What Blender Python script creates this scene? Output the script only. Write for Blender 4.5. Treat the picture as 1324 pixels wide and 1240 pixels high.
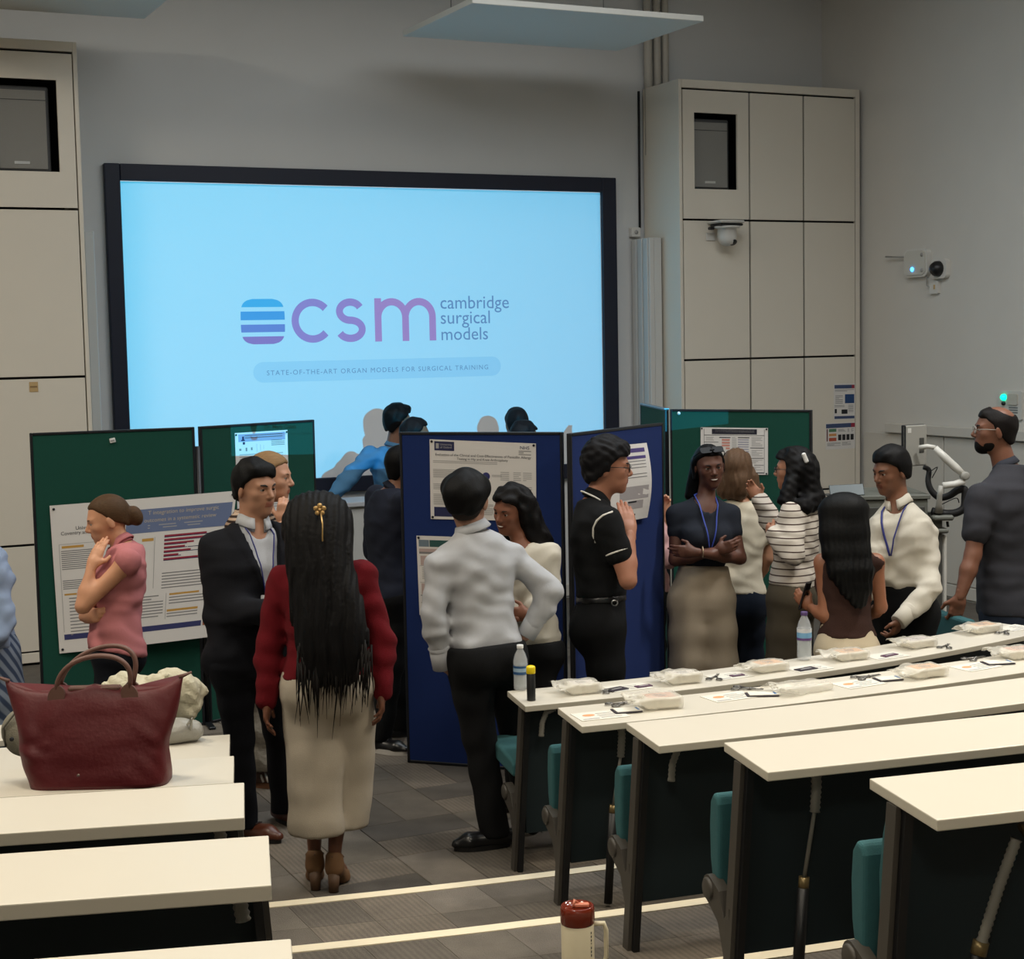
import bpy, bmesh, math, random
import numpy as np
from mathutils import Vector, Matrix

SC = bpy.context.scene
for _o in list(bpy.data.objects):
    bpy.data.objects.remove(_o)
COL = SC.collection
random.seed(7)
RNG = np.random.default_rng(7)

# ------------------------------------------------------------------ camera
FPX, IMW, IMH, CAM_Z = 2085.0, 1324.0, 1240.0, 2.35
CAM_YAW, CAM_PITCH, CAM_ROLL = 25.55, 4.96, 1.12
def _axes():
    y, p, r = (math.radians(v) for v in (CAM_YAW, CAM_PITCH, CAM_ROLL))
    f = np.array([math.sin(y) * math.cos(p), math.cos(y) * math.cos(p), -math.sin(p)])
    rt = np.array([math.cos(y), -math.sin(y), 0.0])
    dn = np.cross(f, rt)
    c, s = math.cos(r), math.sin(r)
    return c * rt + s * dn, -s * rt + c * dn, f
AX_R, AX_D, AX_F = _axes()
CAM_C = np.array([0.0, 0.0, CAM_Z])
cam_data = bpy.data.cameras.new('camera')
cam = bpy.data.objects.new('camera', cam_data)
COL.objects.link(cam)
cam_data.sensor_fit = 'HORIZONTAL'
cam_data.sensor_width = 36.0
cam_data.lens = 36.0 * FPX / IMW
cam_data.clip_start = 0.05
cam_data.clip_end = 100
_m = Matrix.Identity(4)
for i in range(3):
    _m[i][0], _m[i][1], _m[i][2], _m[i][3] = AX_R[i], -AX_D[i], -AX_F[i], CAM_C[i]
cam.matrix_world = _m
SC.camera = cam

# surveying helpers: a sight line through the photograph meets a plane of the room
def _ray(px, py):
    return AX_R * ((px - IMW / 2) / FPX) + AX_D * ((py - IMH / 2) / FPX) + AX_F
def on_z(px, py, z):
    r = _ray(px, py); return CAM_C + r * ((z - CAM_Z) / r[2])
def on_y(px, py, y):
    r = _ray(px, py); return CAM_C + r * (y / r[1])
def on_x(px, py, x):
    r = _ray(px, py); return CAM_C + r * (x / r[0])
def at_d(px, py, d):
    return CAM_C + _ray(px, py) * d
def on_plane(px, py, a, n):
    r = _ray(px, py); a = np.asarray(a, float); n = np.asarray(n, float)
    return CAM_C + r * (((a - CAM_C) @ n) / (r @ n))

# ------------------------------------------------------------------ world, exposure, room lights
SC.view_settings.view_transform = 'Standard'
SC.view_settings.look = 'None'
SC.view_settings.exposure = 0.0
SC.view_settings.gamma = 1.0
SC.view_settings.use_curve_mapping = False
SC.cycles.use_denoising = True
SC.cycles.use_adaptive_sampling = False
SC.cycles.max_bounces = 6
SC.cycles.diffuse_bounces = 3
SC.cycles.glossy_bounces = 3
SC.cycles.transmission_bounces = 6
SC.cycles.transparent_max_bounces = 12
SC.cycles.caustics_reflective = False
SC.cycles.caustics_refractive = False
SC.cycles.sample_clamp_indirect = 4.0
world = bpy.data.worlds.new('world')
SC.world = world
world.use_nodes = True
world.node_tree.nodes['Background'].inputs[0].default_value = (0.75, 0.85, 1.0, 1)
world.node_tree.nodes['Background'].inputs[1].default_value = 0.0

def area_light(name, loc, size, power, color, target=None, size_y=None, spread=180):
    d = bpy.data.lights.new(name, 'AREA')
    d.shape = 'RECTANGLE'
    d.size = size; d.size_y = size_y or size
    d.energy = power; d.color = color
    d.spread = math.radians(spread)
    o = bpy.data.objects.new(name, d); COL.objects.link(o)
    o.location = loc
    if target is not None:
        v = Vector(target) - Vector(loc)
        o.rotation_euler = v.to_track_quat('-Z', 'Y').to_euler()
    return o
WARM = (1.0, 0.90, 0.74)
NEUT = (1.0, 0.97, 0.93)
COOL = (0.90, 0.96, 1.0)
# recessed ceiling downlights over the seating; added unseen soft fill over the front floor
LIGHTS = [
    ('seating_light', (-0.8, 2.4, 5.7), 0.6, 44, WARM, 120),
    ('seating_light', (2.4, 2.0, 5.7), 0.6, 48, WARM, 120),
    ('seating_light', (5.0, 3.4, 5.7), 0.6, 78, WARM, 120),
    ('seating_light', (0.8, 5.0, 5.7), 0.6, 48, WARM, 140),
    ('seating_light', (7.2, 5.6, 5.7), 0.6, 120, NEUT, 150),
    ('stage_light', (4.6, 7.4, 5.85), 4.2, 190, COOL, 180),
    ('stage_light', (-1.5, 8.2, 5.8), 1.2, 165, WARM, 180),
    ('rear_light', (-1.0, -1.6, 5.4), 1.0, 125, WARM, 160),
]
for nm, lc, sz, pw, cl, spd in LIGHTS:
    area_light(nm, lc, sz, pw, cl, spread=spd)

PROJ = np.array([2.53, -2.235, 3.35])
SLIDE_D = 0.5
WALL_Y = 13.0
WALL_X = 9.62
pl = bpy.data.lights.new('projector_lamp', 'POINT')
pl.energy = 7800.0
pl.color = (1, 1, 1)
pl.shadow_soft_size = 0.0
plo = bpy.data.objects.new('projector_lamp', pl); COL.objects.link(plo)
plo.location = PROJ

# ------------------------------------------------------------------ materials
def lin(r, g, b):
    f = lambda c: (c / 255 / 12.92) if c / 255 <= 0.04045 else ((c / 255 + 0.055) / 1.055) ** 2.4
    return (f(r), f(g), f(b), 1.0)
MATS = {}
def mat(name, rgb, rough=0.6, metal=0.0, noise=0.0, nscale=20.0, bump=0.0, bscale=120.0, spec=None, coat=0.0, sheen=0.0, aniso=None):
    """Principled material with a little procedural colour variation and relief."""
    if name in MATS:
        return MATS[name]
    m = bpy.data.materials.new(name); m.use_nodes = True
    nt = m.node_tree; b = nt.nodes['Principled BSDF']
    c = lin(*rgb)
    b.inputs['Base Color'].default_value = c
    b.inputs['Roughness'].default_value = rough
    b.inputs['Metallic'].default_value = metal
    if spec is not None: b.inputs['Specular IOR Level'].default_value = spec
    if coat: b.inputs['Coat Weight'].default_value = coat
    if sheen:
        b.inputs['Sheen Weight'].default_value = sheen
    tc = nt.nodes.new('ShaderNodeTexCoord')
    src = tc.outputs['Object']
    if aniso:
        mp = nt.nodes.new('ShaderNodeMapping'); mp.inputs['Scale'].default_value = aniso
        nt.links.new(src, mp.inputs['Vector']); src = mp.outputs['Vector']
    if noise:
        n = nt.nodes.new('ShaderNodeTexNoise'); n.inputs['Scale'].default_value = nscale
        n.inputs['Detail'].default_value = 4
        nt.links.new(src, n.inputs['Vector'])
        mx = nt.nodes.new('ShaderNodeMix'); mx.data_type = 'RGBA'
        mx.inputs[6].default_value = tuple(v * (1 - noise) for v in c[:3]) + (1,)
        mx.inputs[7].default_value = tuple(min(1, v * (1 + noise)) for v in c[:3]) + (1,)
        nt.links.new(n.outputs['Fac'], mx.inputs[0])
        nt.links.new(mx.outputs[2], b.inputs['Base Color'])
    if bump:
        n2 = nt.nodes.new('ShaderNodeTexNoise'); n2.inputs['Scale'].default_value = bscale
        n2.inputs['Detail'].default_value = 3
        nt.links.new(src, n2.inputs['Vector'])
        bp = nt.nodes.new('ShaderNodeBump'); bp.inputs['Strength'].default_value = bump
        bp.inputs['Distance'].default_value = 0.01
        nt.links.new(n2.outputs['Fac'], bp.inputs['Height'])
        nt.links.new(bp.outputs['Normal'], b.inputs['Normal'])
    MATS[name] = m
    return m
def glass_mat(name, rgb, rough=0.05, alpha=0.25):
    if name in MATS: return MATS[name]
    m = mat(name, rgb, rough)
    m.node_tree.nodes['Principled BSDF'].inputs['Alpha'].default_value = alpha
    return m
def emit_mat(name, rgb, k):
    m = mat(name, rgb, 0.4)
    b = m.node_tree.nodes['Principled BSDF']
    b.inputs['Emission Color'].default_value = lin(*rgb); b.inputs['Emission Strength'].default_value = k
    return m
def filt_mat(name, t):
    """a coloured film that lets through the fraction t of the lamp's light"""
    if name in MATS: return MATS[name]
    m = bpy.data.materials.new(name); m.use_nodes = True
    nt = m.node_tree; nt.nodes.clear()
    o = nt.nodes.new('ShaderNodeOutputMaterial'); tr = nt.nodes.new('ShaderNodeBsdfTransparent')
    tr.inputs[0].default_value = (t[0], t[1], t[2], 1)
    nt.links.new(tr.outputs[0], o.inputs[0])
    MATS[name] = m
    return m

# ------------------------------------------------------------------ mesh helpers
def link(o, parent=None):
    COL.objects.link(o)
    if parent is not None:
        o.parent = parent
        o.matrix_parent_inverse = Matrix.Identity(4)
    return o
def tag(o, label=None, cat=None, group=None, kind=None):
    if label: o['label'] = label
    if cat: o['category'] = cat
    if group: o['group'] = group
    if kind: o['kind'] = kind
    return o
def thing(name, label, cat, loc=(0, 0, 0), rotz=0.0, group=None):
    o = bpy.data.objects.new(name, None); COL.objects.link(o)
    o.empty_display_size = 0.1
    o.location = tuple(float(v) for v in loc); o.rotation_euler = (0, 0, rotz)
    return tag(o, label, cat, group)
class MB:
    """collects boxes, tubes, prisms ... and links them as one mesh object"""
    def __init__(self):
        self.bm = bmesh.new(); self.mi = 0
    def _paint(self, faces):
        for f in faces: f.material_index = self.mi
    def box(self, lo, hi, bev=0.0, M=None, seg=1):
        lo = Vector([float(v) for v in lo]); hi = Vector([float(v) for v in hi])
        vs = [self.bm.verts.new((x, y, z)) for x in (lo.x, hi.x) for y in (lo.y, hi.y) for z in (lo.z, hi.z)]
        idx = [(0, 1, 3, 2), (4, 6, 7, 5), (0, 4, 5, 1), (2, 3, 7, 6), (0, 2, 6, 4), (1, 5, 7, 3)]
        fs = [self.bm.faces.new([vs[i] for i in q]) for q in idx]
        self._paint(fs)
        allv = vs
        if bev > 0:
            es = list({e for f in fs for e in f.edges})
            r = bmesh.ops.bevel(self.bm, geom=es, offset=bev, segments=seg, affect='EDGES', profile=0.6)
            self._paint(r['faces'])
            allv = list({v for f in r['faces'] for v in f.verts} | {v for v in vs if v.is_valid})
        if M is not None:
            bmesh.ops.transform(self.bm, matrix=M, verts=allv)
        return self
    def prism(self, pts, z0, z1, M=None):
        """a polygon in xy pulled up from z0 to z1"""
        a = [self.bm.verts.new((float(p[0]), float(p[1]), z0)) for p in pts]
        b = [self.bm.verts.new((float(p[0]), float(p[1]), z1)) for p in pts]
        n = len(a)
        fs = [self.bm.faces.new(list(reversed(a))), self.bm.faces.new(b)]
        for i in range(n):
            fs.append(self.bm.faces.new((a[i], a[(i + 1) % n], b[(i + 1) % n], b[i])))
        self._paint(fs)
        if M is not None: bmesh.ops.transform(self.bm, matrix=M, verts=a + b)
        return self
    def quad(self, p):
        f = self.bm.faces.new([self.bm.verts.new(tuple(float(c) for c in q)) for q in p]); self._paint([f]); return self
    def tube(self, pts, r, n=8, cap=True, flat=1.0):
        pts = [Vector([float(c) for c in p]) for p in pts]
        rr = r if hasattr(r, '__len__') else [r] * len(pts)
        rings = []
        up = None
        for i, p in enumerate(pts):
            t = (pts[min(i + 1, len(pts) - 1)] - pts[max(i - 1, 0)])
            if t.length < 1e-9: t = Vector((0, 0, 1))
            t.normalize()
            if up is None:
                up = Vector((0, 0, 1)) if abs(t.z) < 0.9 else Vector((1, 0, 0))
            s = t.cross(up)
            if s.length < 1e-4: s = t.cross(Vector((0, 1, 0)))
            s.normalize(); u = s.cross(t).normalized(); up = u
            ring = [self.bm.verts.new(p + (s * math.cos(2 * math.pi * k / n) + u * flat * math.sin(2 * math.pi * k / n)) * rr[i]) for k in range(n)]
            rings.append(ring)
        fs = []
        for a, b in zip(rings, rings[1:]):
            for k in range(n):
                fs.append(self.bm.faces.new((a[k], a[(k + 1) % n], b[(k + 1) % n], b[k])))
        if cap:
            fs.append(self.bm.faces.new(list(reversed(rings[0])))); fs.append(self.bm.faces.new(rings[-1]))
        for f in fs: f.smooth = True
        self._paint(fs)
        return self
    def lathe(self, prof, n=20, c=(0, 0, 0), M=None):
        """prof: (r, z) pairs turned about a vertical axis"""
        rings = []; vv = []
        for r, z in prof:
            if r < 1e-5:
                ring = [self.bm.verts.new((c[0], c[1], c[2] + z))]
            else:
                ring = [self.bm.verts.new((c[0] + r * math.cos(2 * math.pi * k / n), c[1] + r * math.sin(2 * math.pi * k / n), c[2] + z)) for k in range(n)]
            rings.append(ring); vv += ring
        fs = []
        for a, b in zip(rings, rings[1:]):
            if len(a) == 1 and len(b) == 1: continue
            for k in range(n):
                if len(a) == 1: q = (a[0], b[k], b[(k + 1) % n])
                elif len(b) == 1: q = (a[k], a[(k + 1) % n], b[0])
                else: q = (a[k], a[(k + 1) % n], b[(k + 1) % n], b[k])
                fs.append(self.bm.faces.new(q))
        for f in fs: f.smooth = True
        self._paint(fs)
        if M is not None: bmesh.ops.transform(self.bm, matrix=M, verts=vv)
        return self
    def build(self, name, m, parent=None, world=None, smooth=False):
        bmesh.ops.recalc_face_normals(self.bm, faces=self.bm.faces[:])
        me = bpy.data.meshes.new(name); self.bm.to_mesh(me); self.bm.free()
        for x in (m if isinstance(m, (list, tuple)) else [m]): me.materials.append(x)
        if smooth:
            for p in me.polygons: p.use_smooth = True
        o = bpy.data.objects.new(name, me)
        link(o, parent)
        return o
def raw(name, verts, faces, m, parent=None, smooth=False, mids=None):
    me = bpy.data.meshes.new(name)
    me.from_pydata([tuple(map(float, v)) for v in verts], [], [tuple(map(int, f)) for f in faces])
    for x in (m if isinstance(m, (list, tuple)) else [m]): me.materials.append(x)
    if smooth or mids is not None:
        for i, p in enumerate(me.polygons):
            p.use_smooth = smooth
            if mids is not None: p.material_index = int(mids[i])
    me.update()
    o = bpy.data.objects.new(name, me)
    return link(o, parent)
def frame_M(o, x, y, z=None):
    """matrix with columns x, y, z at origin o"""
    x = Vector(x).normalized(); y = Vector(y).normalized()
    z = Vector(z).normalized() if z is not None else x.cross(y).normalized()
    m = Matrix.Identity(4)
    for i in range(3):
        m[i][0], m[i][1], m[i][2], m[i][3] = x[i], y[i], z[i], float(o[i])
    return m
def text_mesh(s, size, align='LEFT', spacing=1.0, bold=0.0):
    """outline of a line of text as (verts, faces) in its own plane"""
    cu = bpy.data.curves.new('lettering', 'FONT'); cu.body = s; cu.size = size
    cu.align_x = align; cu.space_character = spacing; cu.offset = bold
    cu.resolution_u = 3
    o = bpy.data.objects.new('lettering', cu); COL.objects.link(o)
    dg = bpy.context.evaluated_depsgraph_get()
    me = bpy.data.meshes.new_from_object(o.evaluated_get(dg))
    V = [tuple(v.co) for v in me.vertices]; Fc = [tuple(p.vertices) for p in me.polygons]
    bpy.data.objects.remove(o); bpy.data.curves.remove(cu); bpy.data.meshes.remove(me)
    return V, Fc
def text_fit(s, x0, x1, y, align='LEFT', bold=0.0, spacing=1.0):
    """text whose outline spans x0..x1 with baseline y; returns verts (2D) and faces"""
    V, Fc = text_mesh(s, 1.0, 'LEFT', spacing, bold)
    a = min(v[0] for v in V); b = max(v[0] for v in V)
    k = (x1 - x0) / (b - a)
    return [((v[0] - a) * k + x0, v[1] * k + y) for v in V], Fc
# ================================================================== ROOM
M_WALL = mat('wall_paint', (212, 212, 210), 0.85, noise=0.03, nscale=3, bump=0.05, bscale=300)
M_WALLR = mat('wall_paint_right', (212, 208, 200), 0.85, noise=0.03, nscale=3, bump=0.05, bscale=300)
M_CEIL = mat('ceiling_paint', (190, 186, 178), 0.9)
M_CARPETS = [mat('carpet_tone_%d' % i, c, 0.95, noise=0.30, nscale=9, bump=0.8, bscale=260)
             for i, c in enumerate([(100, 93, 84), (118, 110, 100), (88, 82, 75), (108, 101, 91)])]
def carpet_stripe(i, c):
    m = mat('carpet_ribbed_%d' % i, c, 0.95, noise=0.25, nscale=12, bump=0.6, bscale=260)
    nt = m.node_tree; b = nt.nodes['Principled BSDF']
    tc = nt.nodes.new('ShaderNodeTexCoord')
    w = nt.nodes.new('ShaderNodeTexWave'); w.bands_direction = 'X'
    w.inputs['Scale'].default_value = 14; w.inputs['Distortion'].default_value = 1.2; w.inputs['Detail'].default_value = 2
    w.inputs['Detail Scale'].default_value = 3
    nt.links.new(tc.outputs['Object'], w.inputs['Vector'])
    mx = nt.nodes.new('ShaderNodeMix'); mx.data_type = 'RGBA'; mx.blend_type = 'MULTIPLY'
    mx.inputs[0].default_value = 0.34
    old = b.inputs['Base Color'].links[0].from_socket
    nt.links.new(old, mx.inputs[6]); nt.links.new(w.outputs['Color'], mx.inputs[7])
    mr = nt.nodes.new('ShaderNodeMapRange'); mr.inputs['To Min'].default_value = 0.35
    nt.links.new(w.outputs['Fac'], mr.inputs['Value'])
    cb = nt.nodes.new('ShaderNodeCombineColor')
    for k in range(3): nt.links.new(mr.outputs['Result'], cb.inputs[k])
    nt.links.new(cb.outputs['Color'], mx.inputs[7])
    nt.links.new(mx.outputs[2], b.inputs['Base Color'])
    return m
M_RIB = [carpet_stripe(0, (112, 103, 92)), carpet_stripe(1, (98, 91, 82))]
M_NOSE = mat('nosing_cream', (226, 214, 186), 0.6, noise=0.06, nscale=30)

XL, XR, YB = -4.5, WALL_X, -4.5
CEIL_Z = 6.0
def struct(name, mb, m, parent=None):
    o = mb.build(name, m, parent)
    if parent is None: o['kind'] = 'structure'
    return o
fl = struct('floor', MB().box((XL, -4.5, -0.12), (XR, WALL_Y, -0.02)), M_CARPETS[0])
tag(fl, 'grey brown carpet tiled lecture theatre floor')
struct('wall_front', MB().box((XL, WALL_Y, -0.1), (XR + 0.1, WALL_Y + 0.1, CEIL_Z)), M_WALL)
wr = struct('wall_right', MB().box((XR, YB, -0.1), (XR + 0.1, WALL_Y, CEIL_Z)), M_WALLR)
struct('wall_left', MB().box((XL - 0.1, YB, -0.1), (XL, WALL_Y + 0.1, CEIL_Z)), M_WALL)
struct('wall_back', MB().box((XL - 0.1, YB - 0.1, -0.1), (XR + 0.1, YB, CEIL_Z)), M_WALL)
struct('ceiling', MB().box((XL, YB, CEIL_Z), (XR, WALL_Y, CEIL_Z + 0.1)), M_CEIL)

# ---- the raked tiers, each with a curved front edge and a pale nosing strip
STEP = 0.13
def tier_y(k, x):
    t = min(max(x, -1.5), 6.0) - 2.4
    return 5.955 - 0.86 * (k - 1) - 0.18 * t + 0.032 * t * t
TX = [XL + (XR - XL) * i / 40 for i in range(41)]
for k in range(1, 9):
    mb = MB()
    pts = [(x, tier_y(k, x)) for x in TX]
    back = [(XR, YB), (XL, YB)] if k == 8 else [(x, tier_y(k + 1, x) - 0.05) for x in reversed(TX)]
    mb.prism(pts + back, -0.02, STEP * k)
    t = struct('floor_tier', mb, M_CARPETS[3])
    if k <= 3:
        nb = MB()
        a = [(x, tier_y(k, x) + 0.006) for x in TX]; b = [(x, tier_y(k, x) - 0.056) for x in reversed(TX)]
        nb.prism(a + b, STEP * k - 0.03, STEP * k + 0.004)
        tag(nb.build('step_nosing', M_NOSE, t), 'cream nosing strip')
# carpet tiles: laid square to the walls, each its own thin piece
def tile_poly(cells, parent, zt, seed):
    rg = random.Random(seed)
    me_cache = {}
    for (x0, y0, w, d) in cells:
        key = (round(w, 3), round(d, 3), rg.randrange(6))
        if key not in me_cache:
            g = 0.0015
            mb = MB().box((g, g, 0), (w - g, d - g, 0.02), 0.002)
            mi = key[2]
            o = mb.build('carpet_tile', (M_CARPETS + M_RIB)[mi], parent)
            me_cache[key] = o
        else:
            o = me_cache[key].copy(); link(o, parent)
        o.location = (x0, y0, zt - 0.02)
cells = []
for i in range(13):
    for j in range(11):
        x0, y0 = 0.6 + i * 0.5, 5.75 + j * 0.5
        if y0 + 0.5 < tier_y(1, x0 + 0.25): continue
        if x0 > 3.6 and y0 < 8.5: continue
        cells += [(x0, y0, 0.25, 0.5), (x0 + 0.25, y0, 0.25, 0.5)] if (i + j) % 2 else [(x0, y0, 0.5, 0.25), (x0, y0 + 0.25, 0.5, 0.25)]
tile_poly(cells, fl, 0.0, 3)
# tiles on the first three treads where the aisle shows
tiers = [o for o in COL.objects if o.name.startswith('floor_tier')]
for k in (1, 2, 3):
    par = tiers[k - 1]; rg = random.Random(k)
    for i in range(9):
        x0 = 1.1 + i * 0.25; xm = x0 + 0.125
        yt = tier_y(k, xm) - 0.062; yb = tier_y(k + 1, xm) + 0.0
        n = 3
        for j in range(n):
            ya, yc = yt + (yb - yt) * (j + 1) / n, yt + (yb - yt) * j / n
            sl = (tier_y(k, x0 + 0.25) - tier_y(k, x0)) 
            pts = [(x0 + .001, ya - sl / 2 + .001), (x0 + .249, ya + sl / 2 + .001), (x0 + .249, yc + sl / 2 - .001), (x0 + .001, yc - sl / 2 - .001)]
            MB().prism(pts, STEP * k - 0.001, STEP * k + 0.003).build('carpet_tile', rg.choice(M_CARPETS[:2] + M_CARPETS[3:] + M_RIB * 2), par)

# ---- wall trunking and panelled lower part of the right wall
M_TRUNK = mat('trunking_white', (205, 200, 190), 0.45)
tk0, tk1 = on_x(1166, 553, WALL_X), on_x(1255, 563, WALL_X)
zt = on_x(1200, 549.5, WALL_X)[2]; zb = on_x(1200, 562, WALL_X)[2]
tr = struct('trim_1', MB().box((WALL_X - 0.06, 4.5, zb), (WALL_X, on_x(1150, 552, WALL_X)[1], zt), 0.006), M_TRUNK)
tag(tr, 'white dado trunking along the right wall')
ys = [on_x(1222, 600, WALL_X)[1] + k * 1.22 for k in (-4, -3, -2, -1, 0, 1)]
for a, b in zip(ys, ys[1:]):
    MB().box((WALL_X - 0.018, a + 0.006, 0.12), (WALL_X, min(b, 12.34) - 0.006, zb - 0.012), 0.003).build('wall_panel', M_TRUNK, wr)
struct('baseboard_right', MB().box((WALL_X - 0.02, 4.5, 0), (WALL_X, 12.34, 0.11), 0.004), M_TRUNK)
struct('baseboard_front', MB().box((2.4, WALL_Y - 0.02, 0), (7.6, WALL_Y, 0.11), 0.004), M_TRUNK)

# ---- suspended ceiling reflectors
M_RAFT = mat('raft_white', (222, 220, 212), 0.6)
# tilted board: front edge at y=9.7, far edge further back
def raft_obj(x0, x1, y0, z0, dy, dz, label):
    a = math.atan2(dz, dy); L = math.hypot(dy, dz)
    t = thing('acoustic_panel', label, 'ceiling panel', (x0, y0, z0), 0)
    t.rotation_euler = (a, 0, 0)
    MB().box((0, 0, 0), (x1 - x0, L, 0.045), 0.004).build('panel_board', M_RAFT, t)
    for xx in (0.3, x1 - x0 - 0.3):
        for yy in (0.3, L - 0.3):
            MB().tube([(xx, yy, 0.045), (xx, yy + 0.0, CEIL_Z - z0 - yy * math.sin(a))], 0.004, 6).build('hanger_wire', mat('steel_wire', (150, 150, 150), 0.4, 1.0), t)
    return t
raft_obj(4.985, 6.97, 10.94, 4.8, 1.37, 0.0, 'white acoustic panel hung above and to the right of the screen')
raft_obj(0.92, 2.905, 10.94, 4.8, 1.37, 0.0, 'white acoustic panel hung above the left cabinet, mostly cut off')

# ================================================================== SCREEN
M_FRAME = mat('screen_frame_black', (6, 15, 38), 0.55)
M_SCREEN = mat('screen_white', (228, 230, 232), 0.9, spec=0.1)
SX0, SX1, SZ0, SZ1 = 2.812, 7.150, 1.214, 3.663
FX0, FX1, FZ0, FZ1 = 2.689, 7.294, 1.085, 3.794
scr = thing('projection_screen', 'large framed wall screen showing a projected light blue slide', 'screen', ((FX0 + FX1) / 2, WALL_Y, FZ0))
def rel(o, p): return tuple(np.asarray(p, float) - np.array(o.location))
ox, oy, oz = scr.location
MB().box((SX0 - ox, -0.02, SZ0 - oz), (SX1 - ox, 0, SZ1 - oz)).build('screen_surface', M_SCREEN, scr)
for lo, hi in (((FX0, FZ0), (SX0, FZ1)), ((SX1, FZ0), (FX1, FZ1)), ((SX0, SZ1), (SX1, FZ1)), ((SX0, FZ0), (SX1, SZ0))):
    MB().box((lo[0] - ox, -0.06, lo[1] - oz), (hi[0] - ox, 0, hi[1] - oz), 0.006).build('frame_bar', M_FRAME, scr)

# ---- projector behind the seats: a lamp, a picture slide of coloured film in front of it, a housing
pj = thing('projector', 'ceiling projector behind the seats throwing the slide on the screen', 'projector', PROJ)
K = SLIDE_D / (WALL_Y - PROJ[1])
def film(name, verts_xz, faces, m, layer):
    """shapes given where they fall on the screen plane, shrunk on to the slide"""
    out = []
    y = SLIDE_D + layer * 0.0004
    k = y / (WALL_Y - 0.02 - PROJ[1])
    for x, z in verts_xz:
        out.append(((x - PROJ[0]) * k, y, (z - PROJ[2]) * k))
    return raw(name, out, faces, m, pj)
# target picture colours (as they appear) against the white of the lamp
AMB = (0.20, 0.195, 0.20)
BG_A, BG_B = (0.0, 0.62, 1.0, 1), (0.02, 0.56, 0.97, 1)
bgm = filt_mat('slide_film_blue', BG_A)
nt = bgm.node_tree; tcn = nt.nodes.new('ShaderNodeTexCoord'); sep = nt.nodes.new('ShaderNodeSeparateXYZ')
nt.links.new(tcn.outputs['Generated'], sep.inputs[0])
cr = nt.nodes.new('ShaderNodeValToRGB'); cr.color_ramp.elements[0].color = BG_A; cr.color_ramp.elements[1].color = BG_B
ad = nt.nodes.new('ShaderNodeMath'); ad.operation = 'MULTIPLY_ADD'; ad.inputs[1].default_value = 0.8
sb = nt.nodes.new('ShaderNodeMath'); sb.operation = 'MULTIPLY_ADD'; sb.inputs[1].default_value = -0.35; sb.inputs[2].default_value = 0.35
nt.links.new(sep.outputs['Z'], sb.inputs[0]); nt.links.new(sep.outputs['X'], ad.inputs[0]); nt.links.new(sb.outputs[0], ad.inputs[2])
nt.links.new(ad.outputs[0], cr.inputs[0])
nt.links.new(cr.outputs[0], nt.nodes['Transparent BSDF'].inputs[0])
film('slide_film', [(SX0 + .004, SZ0), (SX1 - .004, SZ0), (SX1 - .004, SZ1 - .004), (SX0 + .004, SZ1 - .004)], [(0, 1, 2, 3)], bgm, 0)
SCREEN_LIGHT = (0.31, 0.80, 1.16)     # assumed light on the screen, divided out of the painted slide colours
def dye(name, c):  # projected icon and lettering painted as surface colour on the screen
    c = lin(*c); m = mat(name, (128, 128, 128), 0.9, spec=0.1)
    m.node_tree.nodes['Principled BSDF'].inputs['Base Color'].default_value = tuple(min(0.95, c[i] / SCREEN_LIGHT[i]) for i in range(3)) + (1,)
    return m
def onscreen(name, xz, faces, m, layer):
    return raw(name, [(x - ox, -0.0203 - layer * 0.0004, z - oz) for x, z in xz], faces, m, scr)
def scrpt(px, py):
    p = on_y(px, py, WALL_Y - 0.02); return (p[0], p[2])
# icon: rounded square cut into four bands
ic0, ic1 = scrpt(311.5, 387), scrpt(368, 445)
icx, icz = (ic0[0] + ic1[0]) / 2, (scrpt(340, 386.5)[1] + scrpt(340, 445)[1]) / 2
iw = (scrpt(368, 415)[0] - scrpt(311, 415)[0]) / 2; ih = (scrpt(340, 386.5)[1] - scrpt(340, 445)[1]) / 2
def icon_w(z):  # superellipse half width at height z (-1..1)
    return iw * max(0.0, 1 - abs(z) ** 4.0) ** 0.25 if abs(z) < 1 else 0
bands = [(1.0, 0.64, (58, 165, 232)), (0.45, 0.07, (60, 150, 226)), (-0.13, -0.47, (84, 130, 212)), (-0.66, -1.0, (112, 118, 196))]
for i, (za, zb2, c) in enumerate(bands):
    N = 12; V = []; 
    for j in range(N + 1):
        z = za + (zb2 - za) * j / N
        w = max(icon_w(z * 0.999), iw * 0.45)
        V += [(icx - w, icz + z * ih), (icx + w, icz + z * ih)]
    onscreen('slide_icon_band', V, [(2 * j, 2 * j + 1, 2 * j + 3, 2 * j + 2) for j in range(N)], dye('film_band_%d' % i, c), 1)
def stroke(path, w):
    """a constant-width line with butt ends in 2D"""
    P = [np.array(p, float) for p in path]; L = []; R_ = []
    for i, p in enumerate(P):
        t = P[min(i + 1, len(P) - 1)] - P[max(i - 1, 0)]; t /= np.linalg.norm(t); n = np.array([-t[1], t[0]])
        L.append(p + n * w / 2); R_.append(p - n * w / 2)
    V = L + R_; n = len(P)
    return V, [(i, i + 1, n + i + 1, n + i) for i in range(n - 1)]
def arc(cx, cy, rx, ry, a0, a1, n=20):
    return [(cx + rx * math.cos(math.radians(a0 + (a1 - a0) * i / n)), cy + ry * math.sin(math.radians(a0 + (a1 - a0) * i / n))) for i in range(n + 1)]
zb_ = (scrpt(402, 443.5)[1] + scrpt(525, 440.6)[1]) / 2 + 0.0
zt_ = (scrpt(402, 387)[1] + scrpt(540, 384.5)[1]) / 2
def sx(px): return scrpt(px, 415)[0]
h = zt_ - zb_; w = 0.062
cx0, cx1 = sx(377), sx(424)
r_ = h / 2 - w / 2
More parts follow.
